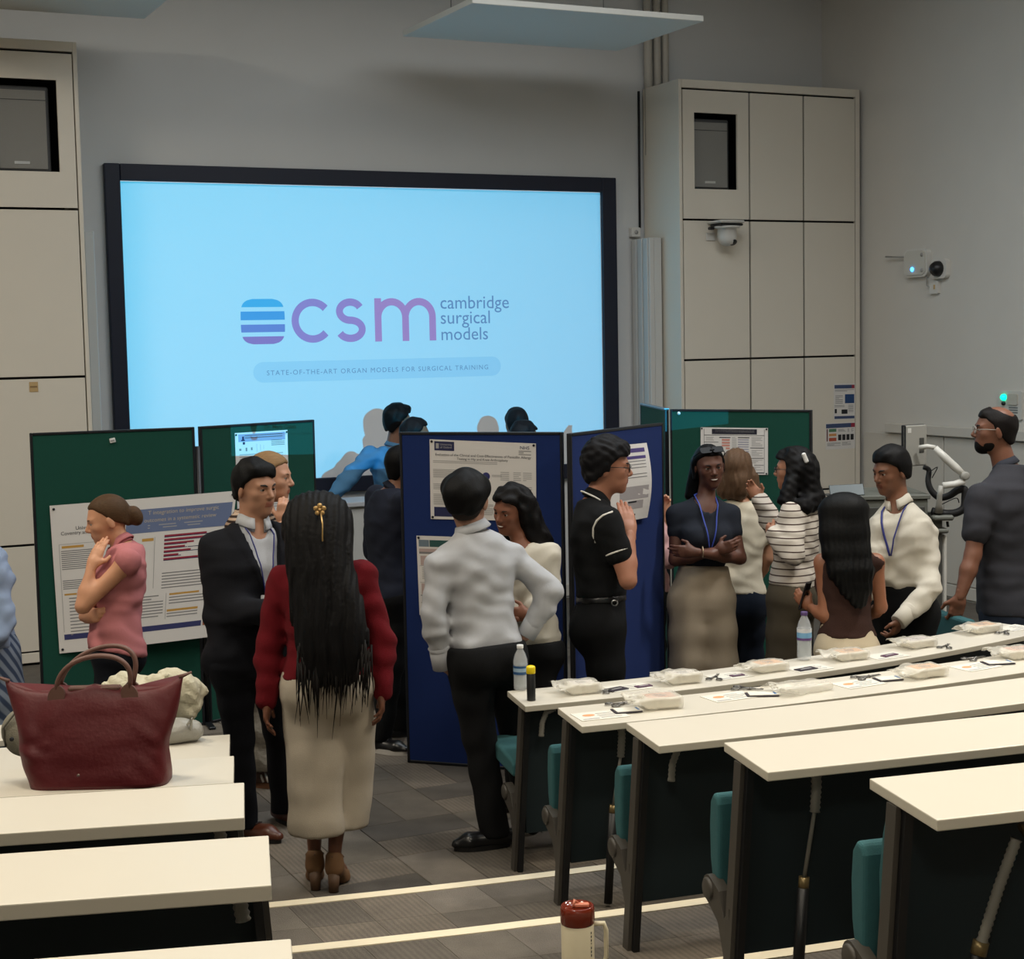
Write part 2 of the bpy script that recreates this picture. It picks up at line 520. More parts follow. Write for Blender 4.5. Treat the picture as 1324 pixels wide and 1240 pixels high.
V, Fc = stroke(arc(cx0 + r_ + w / 2, zb_ + h / 2, r_, r_, 42, 318, 40), w)
onscreen('slide_letter', V, Fc, dye('film_letter_c', (118, 128, 204)), 1)
sx0, sx1 = sx(433.5), sx(472.5); sm = (sx0 + sx1) / 2; rr = (h - w) / 4
sw_ = (sx1 - sx0 - w) / 2
path = arc(sm, zt_ - w / 2 - rr, sw_ * 0.92, rr, 28, 230, 20)[0:] 
path = arc(sm, zt_ - w / 2 - rr, sw_ * 0.92, rr, 25, 262, 24) + arc(sm, zb_ + w / 2 + rr, sw_, rr, 82, -155, 24)
V, Fc = stroke(path, w)
onscreen('slide_letter', V, Fc, dye('film_letter_s', (124, 128, 202)), 1)
mx0, mx1 = sx(484.5), sx(563.5); mw = mx1 - mx0; ar = (mw - w) / 4
mf = dye('film_letter_m', (136, 130, 198))
V, Fc = stroke([(mx0 + w / 2, zb_), (mx0 + w / 2, zt_)], w); onscreen('slide_letter', V, Fc, mf, 1)
for q in (0, 1):
    c0 = mx0 + w / 2 + ar + 2 * ar * q
    path = arc(c0, zt_ - w / 2 - ar * 1.05, ar, ar * 1.05, 172, 0, 18) + [(c0 + ar, zb_)]
    V, Fc = stroke(path, w); onscreen('slide_letter', V, Fc, mf, 2 + q)
def letters(V, Fc):
    """one outline per letter (an i keeps its dot)"""
    par = list(range(len(V)))
    def root(a):
        while par[a] != a: a = par[a]
        return a
    for f in Fc:
        for v in f[1:]: par[root(v)] = root(f[0])
    isl = {}
    for f in Fc: isl.setdefault(root(f[0]), []).append(f)
    it = sorted(([min(V[v][0] for f in fs for v in f), max(V[v][0] for f in fs for v in f), fs] for fs in isl.values()), key=lambda q: q[0])
    out = []
    for a, b, fs in it:
        if out and a < out[-1][1] - .3 * (b - a): out[-1][1] = max(b, out[-1][1]); out[-1][2] = out[-1][2] + fs
        else: out.append([a, b, fs])
    for a, b, fs in out:
        ids = sorted({v for f in fs for v in f}); m = {v: i for i, v in enumerate(ids)}
        yield [V[v] for v in ids], [tuple(m[v] for v in f) for f in fs]
tcol = dye('film_text', (86, 136, 190))
for s, x0p, x1p, yp in (('cambridge', 569.5, 658, 399.5), ('surgical', 570, 633.5, 419), ('models', 571, 631, 440)):
    V, Fc = text_fit(s, scrpt(x0p, yp)[0], scrpt(x1p, yp)[0], (scrpt(x0p, yp)[1] + scrpt(x1p, yp - 1.5)[1]) / 2)
    for Vl, Fl in letters(V, Fc): onscreen('slide_letter', Vl, Fl, tcol, 1)
# the pill with its line of text
pa, pb = scrpt(327.5, 482), scrpt(647.5, 473.5)
pzt = scrpt(480, 464.8)[1]; pzb = scrpt(480, 490.5)[1]; pr = (pzt - pzb) / 2; pc = (pzt + pzb) / 2
V = arc(pa[0] + pr, pc, pr, pr, 90, 270, 14) + arc(pb[0] - pr, pc, pr, pr, -90, 90, 14)
onscreen('slide_pill', V, [tuple(range(len(V)))], dye('film_pill', (122, 198, 243)), 1)
V, Fc = text_fit('STATE-OF-THE-ART ORGAN MODELS FOR SURGICAL TRAINING', scrpt(345, 481)[0], scrpt(631, 475)[0], pc - 0.026, spacing=1.25)
onscreen('slide_lettering', V, Fc, dye('film_pill_text', (84, 140, 190)), 2)['kind'] = 'stuff'  # tagline painted on the screen in place of projected light
# housing round the lamp: opaque box with a window just bigger than the slide
yo = SLIDE_D - 0.004
k1 = yo / (WALL_Y - PROJ[1])
wx0, wx1 = (SX0 - PROJ[0]) * k1, (SX1 - PROJ[0]) * k1
wz0, wz1 = (SZ0 - PROJ[2]) * k1, (SZ1 - PROJ[2]) * k1
M_PJ = mat('projector_body', (40, 40, 42), 0.5)
hx0, hx1, hz0, hz1 = -0.14, 0.28, -0.14, 0.14
for lo, hi in (((hx0, yo - .012, hz0), (wx0, yo, hz1)), ((wx1, yo - .012, hz0), (hx1, yo, hz1)), ((wx0, yo - .012, hz0), (wx1, yo, wz0)), ((wx0, yo - .012, wz1), (wx1, yo, hz1)),
               ((hx0 - .01, -0.15, hz0), (hx0, yo, hz1)), ((hx1, -0.15, hz0), (hx1 + .01, yo, hz1)), ((hx0 - .01, -.15, hz0 - .01), (hx1 + .01, yo, hz0)),
               ((hx0 - .01, -.15, hz1), (hx1 + .01, yo, hz1 + .01)), ((hx0 - .01, -.16, hz0 - .01), (hx1 + .01, -.15, hz1 + .01))):
    MB().box(lo, hi).build('housing', M_PJ, pj)
MB().tube([(0.07, 0.1, hz1 + .01), (0.07, 0.1, CEIL_Z - PROJ[2])], 0.025, 10).build('ceiling_pole', M_PJ, pj)

# ================================================================== CABINETS beside the screen
CY = 12.35
M_CAB = mat('cabinet_cream', (222, 214, 199), 0.5, noise=0.02, nscale=4)
M_CABSIDE = mat('cabinet_side_cream', (196, 192, 184), 0.5)
M_GAP = mat('cabinet_gap_black', (16, 15, 18), 0.8)
M_SPK = mat('speaker_grille', (150, 148, 142), 0.7, bump=0.6, bscale=900)
M_SPKB = mat('speaker_box_grey', (70, 70, 70), 0.6)
zlines = [4.525, on_y(990, 285.5, CY)[2], on_y(990, 463, CY)[2]]
zlines.append(zlines[2] - (zlines[1] - zlines[2])); zlines.append(0.08)
xcols = [on_y(883.0, 300, CY)[0], on_y(969.7, 287, CY)[0], on_y(1039.5, 288, CY)[0], on_y(1106.3, 288, CY)[0]]
ZTOP = 4.605
def cabinet(x0, x1, cols, hole_col, label):
    w = x1 - x0
    t = thing('tall_cabinet', label, 'cabinet', (x0, CY, 0))
    mb = MB(); e = cols[0] - x0; e2 = x1 - cols[-1]
    mb.box((0, 0, 0), (e, 0.62, ZTOP), 0.003)
    mb.box((w - e2, 0, 0), (w, 0.62, ZTOP), 0.003)
    mb.box((e, 0, zlines[0] + 0.008), (w - e2, 0.62, ZTOP), 0.003)
    mb.box((e, 0, 0), (w - e2, 0.62, 0.075), 0.003)
    mb.build('carcass', M_CAB, t)
    # dark interior behind the joints, open where the loudspeaker sits
    hx0, hx1 = cols[hole_col] - x0, cols[hole_col + 1] - x0
    bk = MB()
    if hole_col == 0: bk.box((hx1, 0.03, zlines[1]), (w - e2, 0.06, zlines[0]))
    else: bk.box((e, 0.03, zlines[1]), (hx0, 0.06, zlines[0]))
    bk.box((e, 0.03, 0.075), (w - e2, 0.06, zlines[1]))
    bk.box((e, 0.58, zlines[1]), (w - e2, 0.61, zlines[0]))
    bk.box((e, 0.03, zlines[1] - 0.02), (w - e2, 0.58, zlines[1]))
    bk.box((e, 0.03, zlines[0] - 0.00), (w - e2, 0.58, zlines[0] + 0.01))
    bk.build('backing', M_GAP, t)
    for r in range(4):
        for c in range(3):
            g = 0.009
            a, b = cols[c] - x0 + g, cols[c + 1] - x0 - g
            z1, z0 = zlines[r] - g, zlines[r + 1] + g
            if r == 0 and c == hole_col:
                hz1, hz0 = HOLE[2], HOLE[3]
                if hole_col == 0: h0, h1 = HOLE[0] - x0, HOLE[1] - x0
                else: h0, h1 = w - (HOLE[1] - RX0), w - (HOLE[0] - RX0)
                d = MB()
                d.box((a, 0, z0), (h0, 0.022, z1)).box((h1, 0, z0), (b, 0.022, z1)).box((h0, 0, z0), (h1, 0.022, hz0)).box((h0, 0, hz1), (h1, 0.022, z1))
                d.build('door', M_CAB, t)
                s = thing('loudspeaker', 'grey loudspeaker recessed in the top opening of the ' + ('right' if hole_col == 0 else 'left') + ' cabinet', 'speaker', (x0 + (h0 + h1) / 2, CY + 0.06, hz0 + 0.001))
                ww = (h1 - h0) / 2
                MB().box((-ww - 0.02, 0.0, 0), (ww - 0.05, 0.34, hz1 - hz0 - 0.045), 0.012).build('box', M_SPKB, s)
                MB().box((-ww - 0.0, -0.012, 0.02), (ww - 0.075, 0.0, hz1 - hz0 - 0.075), 0.004).build('grille', M_SPK, s)
                MB().box((-0.09, -0.016, 0.055), (0.02, -0.012, 0.075)).build('badge', mat('badge_silver', (200, 200, 195), 0.3, 0.6), s)
                MB().box((-ww, -0.015, 0.52), (ww - 0.075, -0.012, 0.525)).build('grille_seam', M_SPKB, s)
            else:
                MB().box((a, 0, z0), (b, 0.022, z1), 0.002).build('door', M_CAB, t)
    return t
RX0, RX1 = 7.600, 9.572
h_a, h_b = on_y(897.3, 145, CY), on_y(953.8, 245.5, CY)
HOLE = (h_a[0], h_b[0], on_y(925, 146.5, CY)[2], h_b[2])
cabinet(RX0, RX1, xcols, 0, 'tall cream panelled cabinet with a loudspeaker opening right of the screen')
lcols = [2.40 - (c - RX0) for c in reversed(xcols)]
cabinet(2.40 - (RX1 - RX0), 2.40, lcols, 2, 'tall cream panelled cabinet at the left edge beside the screen')
# small beige sticker on the left cabinet
s0, s1 = on_y(37.5, 494, CY), on_y(49.5, 506.5, CY)
st = thing('paper_label', 'small tan square sticker on the left cabinet door', 'sticker', (s0[0], CY - 0.002, s1[2]))
MB().box((0, -0.001, 0), (s1[0] - s0[0], 0.001, s0[2] - s1[2])).build('card', mat('label_tan', (190, 160, 112), 0.7), st)
MB().box((0.006, -0.002, (s0[2] - s1[2]) * .42), (s1[0] - s0[0] - .006, -0.001, (s0[2] - s1[2]) * .6)).build('print_line', mat('label_print', (140, 112, 74), 0.7), st)

# ---- ribbed pipe casings either side of the screen
M_CASE = mat('casing_white', (205, 203, 198), 0.45)
def casing(x0, x1, yf, ztop, label):
    t = thing('pipe_casing', label, 'casing', (x0, WALL_Y - 0.025, 0))
    w = x1 - x0; d = WALL_Y - yf - 0.025
    MB().box((0.0, -d, 0.1), (w, 0, ztop), 0.006).build('cover', M_CASE, t)
    n = 3
    for i in range(n):
        y0 = -d + 0.02 + i * (d - 0.02) / n
        MB().box((-0.012, y0, 0.1), (0.0, y0 + (d - 0.02) / n * 0.6, ztop - 0.005), 0.004).build('rib', M_CASE, t)
    MB().box((w * 0.36, -d - 0.012, 0.1), (w * 0.94, -d, ztop - 0.005), 0.004).build('rib', M_CASE, t)
    return t
yfc = 12.65
casing(7.462, 7.588, yfc, on_y(838, 307, yfc)[2], 'white ribbed pipe casing between the screen and the right cabinet')
casing(2.412, on_y(122.5, 320, yfc)[0], yfc, on_y(116, 298.5, yfc)[2], 'white ribbed pipe casing between the left cabinet and the screen')
M_PIPE = mat('pipe_paint', (190, 184, 172), 0.5)
for i, (a, b) in enumerate(((833, 842.5), (845, 853.5), (856, 864))):
    p, q = on_y(a, 60, 12.93), on_y(b, 60, 12.93)
    r = (q[0] - p[0]) / 2
    o = MB().tube([((p[0] + q[0]) / 2, 12.93, ZTOP - 0.6), ((p[0] + q[0]) / 2, 12.93, CEIL_Z)], r, 14).build('wall_pipe', M_PIPE)
    tag(o, ['leftmost', 'middle', 'rightmost'][i] + ' of the three painted pipes rising above the right cabinet', 'pipe')
# cable and junction box on the wall left of the right cabinet
p0, p1 = on_y(825.8, 118, 12.985), on_y(827.3, 295, 12.985)
o = MB().tube([p0, (p0 + p1) / 2, p1], 0.011, 6).build('wall_cable', mat('cable_black', (22, 22, 24), 0.6))
tag(o, 'thin black cable running down the wall beside the right cabinet', 'cable')
a, b = on_y(816.8, 294, 12.94), on_y(828.6, 306.5, 12.94)
t = thing('junction_box', 'small white box at the foot of the black wall cable', 'socket', ((a[0] + b[0]) / 2, 12.94, b[2]))
ww = (b[0] - a[0]) / 2; hh = a[2] - b[2]
MB().box((-ww, 0, 0), (ww, 0.06, hh), 0.006).build('box', mat('plastic_white', (215, 212, 205), 0.4), t)
MB().tube([(0, -0.004, hh / 2), (0, 0.002, hh / 2)], hh * 0.22, 12).build('knockout', mat('plastic_grey', (165, 163, 158), 0.5), t)

# ---- ceiling-mount style camera on the right cabinet
M_PLW = MATS['plastic_white']
pc_ = on_y(940, 300, CY - 0.13)
t = thing('dome_camera', 'white pan tilt camera hanging from a bracket on the right cabinet', 'camera', pc_)
kx = 13.2 / FPX
MB().box((-0.13, -0.10, 0.075), (0.13, 0.13, 0.10), 0.012).build('bracket', M_PLW, t)
MB().box((-0.12, -0.09, 0.052), (0.12, 0.10, 0.072), 0.01).build('base_ring', mat('camera_black', (20, 20, 22), 0.4), t)
MB().lathe([(0.0, 0.05), (0.115, 0.05), (0.115, 0.035), (0.085, 0.03), (0.085, -0.05), (0.078, -0.08), (0.055, -0.108), (0.02, -0.122), (0, -0.124)], 24).build('body', M_PLW, t)
MB().lathe([(0, 0.012), (0.035, 0.008), (0.036, 0.0), (0, -0.002)], 16, M=frame_M((0.03, -0.055, -0.098), (1, 0, 0), (0, 0.75, -0.66))).build('lens', MATS['camera_black'], t)
MB().box((-0.165, 0.02, 0.02), (-0.115, 0.06, 0.045), 0.006).build('plug', MATS['camera_black'], t)
MB().box((-0.14, 0.118, -0.07), (-0.05, 0.13, 0.0), 0.004).build('socket_plate', M_PLW, t)

# ---- access point, little wall camera and outlet on the right wall
c0 = on_x(1189.5, 340, WALL_X)
t = thing('wireless_router', 'white rounded wall box with a blue light and thin antenna', 'router', c0)
e = on_x(1204.5, 340, WALL_X)[1] - on_x(1174, 340, WALL_X)[1]; hw = abs(e) / 2; hz = (on_x(1190, 321.5, WALL_X)[2] - on_x(1190, 358, WALL_X)[2]) / 2
def rbox(w, h, r, n=5):
    return arc(w - r, h - r, r, r, 0, 90, n) + arc(-w + r, h - r, r, r, 90, 180, n) + arc(-w + r, -h + r, r, r, 180, 270, n) + arc(w - r, -h + r, r, r, 270, 360, n)
Mw = frame_M((0, 0, 0), (0, 1, 0), (0, 0, 1), (-1, 0, 0))
Mw2 = frame_M((0, 0, 0), (0, 1, 0), (0, 0, 1), (1, 0, 0))
MB().prism(rbox(hw, hz, hz * 0.45), -0.0, 0.05, M=frame_M((0, 0, 0), (0, -1, 0), (0, 0, 1))).build('shell', M_PLW, t)
MB().prism(rbox(hw * .86, hz * .86, hz * 0.4), 0.05, 0.062, M=frame_M((0, 0, 0), (0, -1, 0), (0, 0, 1))).build('front_cover', mat('plastic_cream', (205, 202, 192), 0.4), t)
MB().lathe([(0, 0.01), (0.018, 0.006), (0.02, 0)], 12, M=frame_M((-0.064, 0.03, -hz * .45), (0, -1, 0), (0, 0, 1))).build('status_light', emit_mat('led_blue', (60, 160, 255), 6), t)
for dz in (0.55, -0.55):
    MB().lathe([(0, 0.008), (0.016, 0.005), (0.018, 0)], 10, M=frame_M((-0.064, -hw * .62, hz * dz), (0, -1, 0), (0, 0, 1))).build('screw_cap', mat('plastic_grey', (165, 163, 158), 0.5), t)
MB().tube([(-0.02, hw * .5, hz * .45), (-0.04, hw * 1.2, hz * .5), (-0.05, hw * 2.6, hz * .62)], 0.008, 6).build('antenna', mat('plastic_grey', (165, 163, 158), 0.5), t)
c0 = on_x(1219, 347.5, WALL_X)
t = thing('wall_camera', 'white square wall camera with a black dome beside the wall box', 'camera', c0)
h2 = (on_x(1219, 335, WALL_X)[2] - on_x(1219, 360, WALL_X)[2]) / 2
MB().prism(rbox(h2 * 1.15, h2, h2 * .4), 0, 0.05, M=frame_M((0, 0, 0), (0, -1, 0), (0, 0, 1))).build('base', M_PLW, t)
MB().lathe([(h2 * .82, 0.05), (h2 * .8, 0.08), (h2 * .55, 0.115), (0, 0.13)], 18, M=frame_M((0, 0, 0), (0, -1, 0), (0, 0, 1))).build('dome', mat('camera_black', (20, 20, 22), 0.4), t)
c0 = on_x(1210.5, 371.5, WALL_X)
t = thing('wall_outlet', 'small white outlet with wiring below the wall box', 'socket', c0)
h3 = (on_x(1210, 363.5, WALL_X)[2] - on_x(1210, 380, WALL_X)[2]) / 2
MB().prism(rbox(h3, h3, h3 * .2), 0, 0.03, M=frame_M((0, 0, 0), (0, -1, 0), (0, 0, 1))).build('plate', M_PLW, t)
MB().box((-0.034, -0.02, -h3 * .3), (-0.03, 0.0, h3 * .4)).build('switch', mat('label_tan', (190, 160, 112), 0.7), t)
MB().tube([(-0.02, h3 * .8, -0.01), (-0.03, h3 * 1.6, 0.02), (-0.03, h3 * 1.7, 0.12), (-0.03, h3 * 1.4, 0.2)], 0.006, 6).build('lead', mat('plastic_grey', (165, 163, 158), 0.5), t)

# ---- plate with the green light
c0 = on_x(1308, 524, WALL_X)
t = thing('indicator_plate', 'white wall plate with a glowing green light behind the bald man', 'switch', c0)
hh = (on_x(1308, 505.5, WALL_X)[2] - on_x(1308, 542.5, WALL_X)[2]) / 2
hwid = abs(on_x(1293, 524, WALL_X)[1] - on_x(1323, 524, WALL_X)[1]) / 2
Fm = lambda y, z, x=-0.02: frame_M((x, y, z), (0, -1, 0), (0, 0, 1))
MB().prism(rbox(hwid, hh, 0.012), 0, 0.02, M=frame_M((0, 0, 0), (0, -1, 0), (0, 0, 1))).build('plate', mat('plate_white', (205, 203, 196), 0.4), t)
MB().lathe([(hh * .24, 0), (hh * .22, 0.02), (hh * .12, 0.035), (0, 0.04)], 18, M=Fm(hwid * .48, hh * .55)).build('green_light', emit_mat('led_green', (10, 255, 190), 1.6), t)
MB().lathe([(hh * .14, 0), (hh * .13, 0.02), (0, 0.025)], 14, M=Fm(hwid * .48, hh * .12)).build('key_switch', mat('camera_black', (20, 20, 22), 0.4), t)
MB().prism(rbox(hwid * .42, hh * .38, 0.01), 0, 0.012, M=Fm(-hwid * .28, hh * .42)).build('button', mat('plate_cream', (190, 186, 174), 0.4), t)
pm = MB()
for q in range(3):
    pm.prism([(-hwid * .38, -.006), (hwid * .38, -.006), (hwid * .38, .006), (-hwid * .38, .006)], 0, 0.001, M=Fm(-hwid * .3, -hh * (.16 + .17 * q)))
pm.build('print_lines', mat('print_grey', (110, 115, 115), 0.7), t)
# ================================================================== DISPLAY BOARDS
BZ = 1.855
M_BFR = mat('board_frame_dark', (14, 17, 22), 0.45)
M_FELTG = mat('felt_green', (2, 68, 54), 0.95, noise=0.08, nscale=60, bump=0.3, bscale=700)
M_FELTB = mat('felt_blue', (6, 38, 98), 0.95, noise=0.08, nscale=60, bump=0.3, bscale=700)
M_ALU = mat('board_edge_alu', (130, 140, 150), 0.4, 0.6)
class Board: pass
def board(pa, pb, felt, label, height=1.853, edge=None, posts=True):
    a = on_z(pa[0], pa[1], BZ); b = on_z(pb[0], pb[1], BZ)
    B = Board(); B.a = a; B.u = (b - a); B.w = np.linalg.norm(B.u); B.u = B.u / B.w
    B.n = np.array([B.u[1], -B.u[0], 0.0])            # faces the camera side
    if B.n @ (CAM_C - a) < 0: B.n = -B.n
    t = thing('display_board', label, 'display board', (a[0], a[1], 0), math.atan2(B.u[1], B.u[0]))
    z0 = BZ - height; e = 0.016
    s = -1 if (Matrix.Rotation(-math.atan2(B.u[1], B.u[0]), 3, 'Z') @ Vector(B.n)).y < 0 else 1
    MB().box((e, -0.010, z0 + e), (B.w - e, 0.010, BZ - e)).build('felt_panel', felt, t)
    fm = M_BFR
    for lo, hi in (((0, -.014, z0), (e, .014, BZ)), ((B.w - e, -.014, z0), (B.w, .014, BZ)), ((e, -.014, z0), (B.w - e, .014, z0 + e)), ((e, -.014, BZ - e), (B.w - e, .014, BZ))):
        MB().box(lo, hi, 0.003).build('frame_rail', fm, t)
    if posts:
        for x in ((B.w + 0.018,) if posts == 'right' else (-0.018, B.w + 0.018)):
            MB().tube([(x, 0, 0.0), (x, 0, BZ - 0.12)], 0.016, 10).build('post', fm, t)
            MB().box((x - 0.02, -0.16, 0.0), (x + 0.02, 0.16, 0.018), 0.004).build('foot', fm, t)
    if edge is not None:
        MB().box((0, -.017, BZ - 0.004), (B.w, .017, BZ + 0.002)).build('top_trim', M_ALU, t)
    B.t = t
    return B
B1 = board((38, 560), (251, 552), M_FELTG, 'green display board behind the woman in the pink sleeveless shirt', posts='right')
B2 = board((257, 551.5), (405, 542.5), M_FELTG, 'green display board behind the man in the navy suit', posts=False)
B3 = board((517, 558.5), (728, 558.5), M_FELTB, 'blue display board behind the man in the white shirt seen from behind', posts=False)
B4 = board((735, 560.5), (855, 546.5), M_FELTB, 'blue display board angled behind the man in the black polo shirt', posts=False)
B5 = board((830, 521.5), (862, 528.5), M_FELTG, 'narrow visible strip of green display board between blue board and cabinet', edge=1, posts=False)
B6 = board((867, 529), (1050, 530), M_FELTG, 'green display board behind the woman with crossed arms', posts=False)
# round white pin on B1, B6
M_PAPER = mat('poster_paper', (222, 218, 213), 0.6)
def bpt(B, px, py, off=0.0):
    return on_plane(px, py, B.a + B.n * off, B.n)
def pin(B, px, py, label, name='board_pin', sq=False):
    c = bpt(B, px, py, 0.0145)
    t = thing(name, label, 'pin', c)
    M = frame_M((0, 0, 0), B.u, (0, 0, 1), B.n) if np.cross(B.u, [0, 0, 1]) @ B.n > 0 else frame_M((0, 0, 0), -B.u, (0, 0, 1), B.n)
    if sq:
        MB().box((-0.017, -0.014, -0.004), (0.017, 0.014, 0.004), 0.002, M=M @ Matrix.Rotation(0.2, 4, 'Z')).build('pad', mat('pin_white', (215, 215, 210), 0.5), t)
        MB().box((-0.012, -0.004, 0.004), (0.010, 0.003, 0.006), 0, M=M @ Matrix.Rotation(0.2, 4, 'Z')).build('tab', mat('pin_grey', (150, 150, 148), 0.5), t)
    else:
        MB().lathe([(0.012, -0.006), (0.012, 0.0), (0.006, 0.006), (0, 0.008)], 12, M=M).build('head', mat('pin_white', (215, 215, 210), 0.5), t)
        MB().lathe([(0.003, -0.01), (0.003, -0.004)], 8, M=M).build('shaft', mat('pin_grey', (150, 150, 148), 0.5), t)
pin(B1, 145.5, 569.5, 'small white sticky pad near the top of the left green board', 'sticky_pad', True)
pin(B6, 877.5, 534.5, 'white round pin at the top left corner of the right green board')

# ================================================================== POSTERS
class Poster:
    """a printed sheet given by its four corners; content in (u, v) with v down"""
    def __init__(s, name, label, corners, n, bow=None, cat='poster', m=None):
        s.c = [np.asarray(p, float) for p in corners]; s.n = np.asarray(n, float); s.bow = bow; s.k = 0
        s.o = s.c[0].copy()
        s.t = thing(name, label, cat, s.o)
        N = 12; V = []; F = []
        for side in (0.0012, 0.0):
            for j in range(N + 1):
                for i in range(N + 1):
                    V.append(s.p(i / N, j / N, side))
        q = (N + 1) ** 2
        for j in range(N):
            for i in range(N):
                a = j * (N + 1) + i
                F.append((a, a + 1, a + N + 2, a + N + 1)); F.append((q + a, q + a + N + 1, q + a + N + 2, q + a + 1))
        rim = [i for i in range(N + 1)] + [j * (N + 1) + N for j in range(1, N + 1)] + [N * (N + 1) + i for i in range(N - 1, -1, -1)] + [j * (N + 1) for j in range(N - 1, 0, -1)]
        for a, b in zip(rim, rim[1:] + rim[:1]): F.append((a, q + a, q + b, b))
        o = raw('sheet', V, F, m or M_PAPER, s.t, smooth=False)
    def p(s, u, v, off=0.0):
        a, b, c, d = s.c
        q = a * (1 - u) * (1 - v) + b * u * (1 - v) + c * u * v + d * (1 - u) * v
        if s.bow: off = off + s.bow(u, v)
        return q + s.n * off - s.o
    def rects(s, name, m, items, layer=1, stuff=False):
        if not stuff and len(items) > 1:
            return [s.rects(name, m, [it], layer) for it in items][0]
        V = []; F = []
        for u0, v0, u1, v1 in items:
            ns = max(1, int(abs(u1 - u0) * 8)) if s.bow else 1
            for i in range(ns):
                a, b = u0 + (u1 - u0) * i / ns, u0 + (u1 - u0) * (i + 1) / ns
                k = len(V)
                V += [s.p(a, v0, .0014 + .0004 * layer), s.p(b, v0, .0014 + .0004 * layer), s.p(b, v1, .0014 + .0004 * layer), s.p(a, v1, .0014 + .0004 * layer)]
                F.append((k, k + 1, k + 2, k + 3))
        o = raw(name, V, F, m, s.t)
        if stuff: o['kind'] = 'stuff'
        return o
    def text(s, txt, u0, u1, v, m, asp, name='lettering', layer=2):
        """asp: sheet width / height; text spans u0..u1 with baseline v"""
        V2, F = text_fit(txt, u0, u1, 0.0)
        V = [s.p(x, v - y * asp, .0014 + .0004 * layer) for x, y in V2]
        return raw(name, V, F, m, s.t)
    def lines(s, blocks, m, lh=0.018, fill=0.42, name='text_lines', seed=1):
        rg = random.Random(seed); it = []
        for u0, v0, u1, v1 in blocks:
            v = v0
            while v + lh * fill < v1:
                e = u1 if rg.random() < .75 else u0 + (u1 - u0) * rg.uniform(.35, .9)
                it.append((u0, v, e, v + lh * fill)); v += lh
        return s.rects(name, m, it, 1, True)
    def pins(s, m, r=0.008, at=((.02, .025), (.98, .025), (.02, .975), (.98, .975))):
        for u, v in at:
            c = s.p(u, v, 0.003)
            MB().lathe([(r, -0.002), (r, 0.002), (0, 0.004)], 8, M=frame_M(c, (0, 0, 1), np.cross(s.n, [0, 0, 1]), s.n)).build('corner_pin', m, s.t)
P_GREY = mat('print_text_grey', (128, 126, 126), 0.7)
P_DARK = mat('print_text_dark', (62, 60, 66), 0.7)
P_PALE = mat('print_text_pale', (168, 166, 164), 0.7)
P_NAVY = mat('print_navy', (30, 36, 78), 0.6)
P_BLUE = mat('print_steel_blue', (96, 112, 150), 0.6)
P_RED = mat('print_red', (150, 42, 62), 0.6)
P_ORANGE = mat('print_orange', (196, 150, 70), 0.6)
P_WHITE = mat('print_white', (226, 224, 222), 0.6)
P_BLACK = mat('print_black', (20, 22, 28), 0.6)
P_PIN = mat('pin_dark', (36, 36, 40), 0.4, 0.5)
def quad_on(B, pts, off=0.0135):
    return [bpt(B, x, y, off) for x, y in pts]

# P1: wide poster across the two green boards (its right half curls off the angled board)
oa = 0.016
c = [bpt(B1, 64, 654, oa), None, None, bpt(B1, 77, 845, oa)]
dR = at_d(304, 634, 1)  # right edge hangs in front of the second board
# the right edge stands off the angled board: extend along the first board's plane, then bow
c[1] = on_plane(306, 634.5, B1.a + B1.n * 0.10, B1.n); c[2] = on_plane(284, 822, B1.a + B1.n * 0.10, B1.n)
c[2] = np.array([c[1][0] - 0.02, c[2][1], c[2][2]]) if False else c[2]
P1 = Poster('research_poster', 'large white poster with red bar chart behind the woman in pink', c, B1.n, bow=lambda u, v: 0.02 * math.sin(math.pi * min(1, u * 1.05)) * (0.4 + 0.6 * v))
A1 = np.linalg.norm(c[1] - c[0]) / np.linalg.norm(c[3] - c[0])
hb = mat('print_header_blue', (104, 118, 152), 0.6)
P1.rects('header_band', hb, [(0.40, 0.075, 0.985, 0.235)], 1)
P1.text('T integration to improve surgical', 0.52, 0.93, 0.115, mat('print_header_gold', (190, 176, 150), 0.6), A1)
P1.text('outcomes in a systematic review', 0.50, 0.90, 0.165, MATS['print_header_gold'], A1)
P1.lines([(0.52, 0.185, 0.90, 0.225)], P_PALE, 0.018, 0.35, 'author_lines')
P1.text('University Hospitals', 0.13, 0.36, 0.175, P_DARK, A1)
P1.text('Coventry and Warwickshire', 0.05, 0.37, 0.205, P_DARK, A1)
P1.rects('panel_border', P_PALE, [(0.035, 0.265, 0.038, 0.86), (0.035, 0.265, 0.30, 0.268), (0.56, 0.27, 0.563, 0.62), (0.64, 0.66, 0.643, 0.84)], 1)
P1.rects('heading', P_ORANGE, [(0.05, 0.278, 0.17, 0.294), (0.49, 0.275, 0.555, 0.295), (0.05, 0.60, 0.12, 0.612), (0.66, 0.665, 0.84, 0.678), (0.65, 0.775, 0.84, 0.79)], 1)
P1.lines([(0.045, 0.31, 0.27, 0.445), (0.045, 0.51, 0.27, 0.575)], P_GREY, 0.0135, 0.45, seed=2)
P1.lines([(0.075, 0.63, 0.28, 0.89)], P_GREY, 0.0225, 0.3, seed=3)
P1.lines([(0.61, 0.52, 0.92, 0.64), (0.49, 0.67, 0.625, 0.83), (0.66, 0.69, 0.92, 0.74), (0.65, 0.80, 0.84, 0.83)], P_GREY, 0.020, 0.33, seed=4)
bars = [0.24, .235, .17, .12, .155, .085, .20, .12]; blue = [.25, .25, .13, .24, .225, .10, .25, .18]
bm_, bb_ = [], []
for i in range(7):
    v = 0.262 + i * 0.0265
    bm_.append((0.615, v, 0.615 + bars[i], v + 0.012)); bb_.append((0.615, v + 0.012, 0.615 + blue[i], v + 0.017))
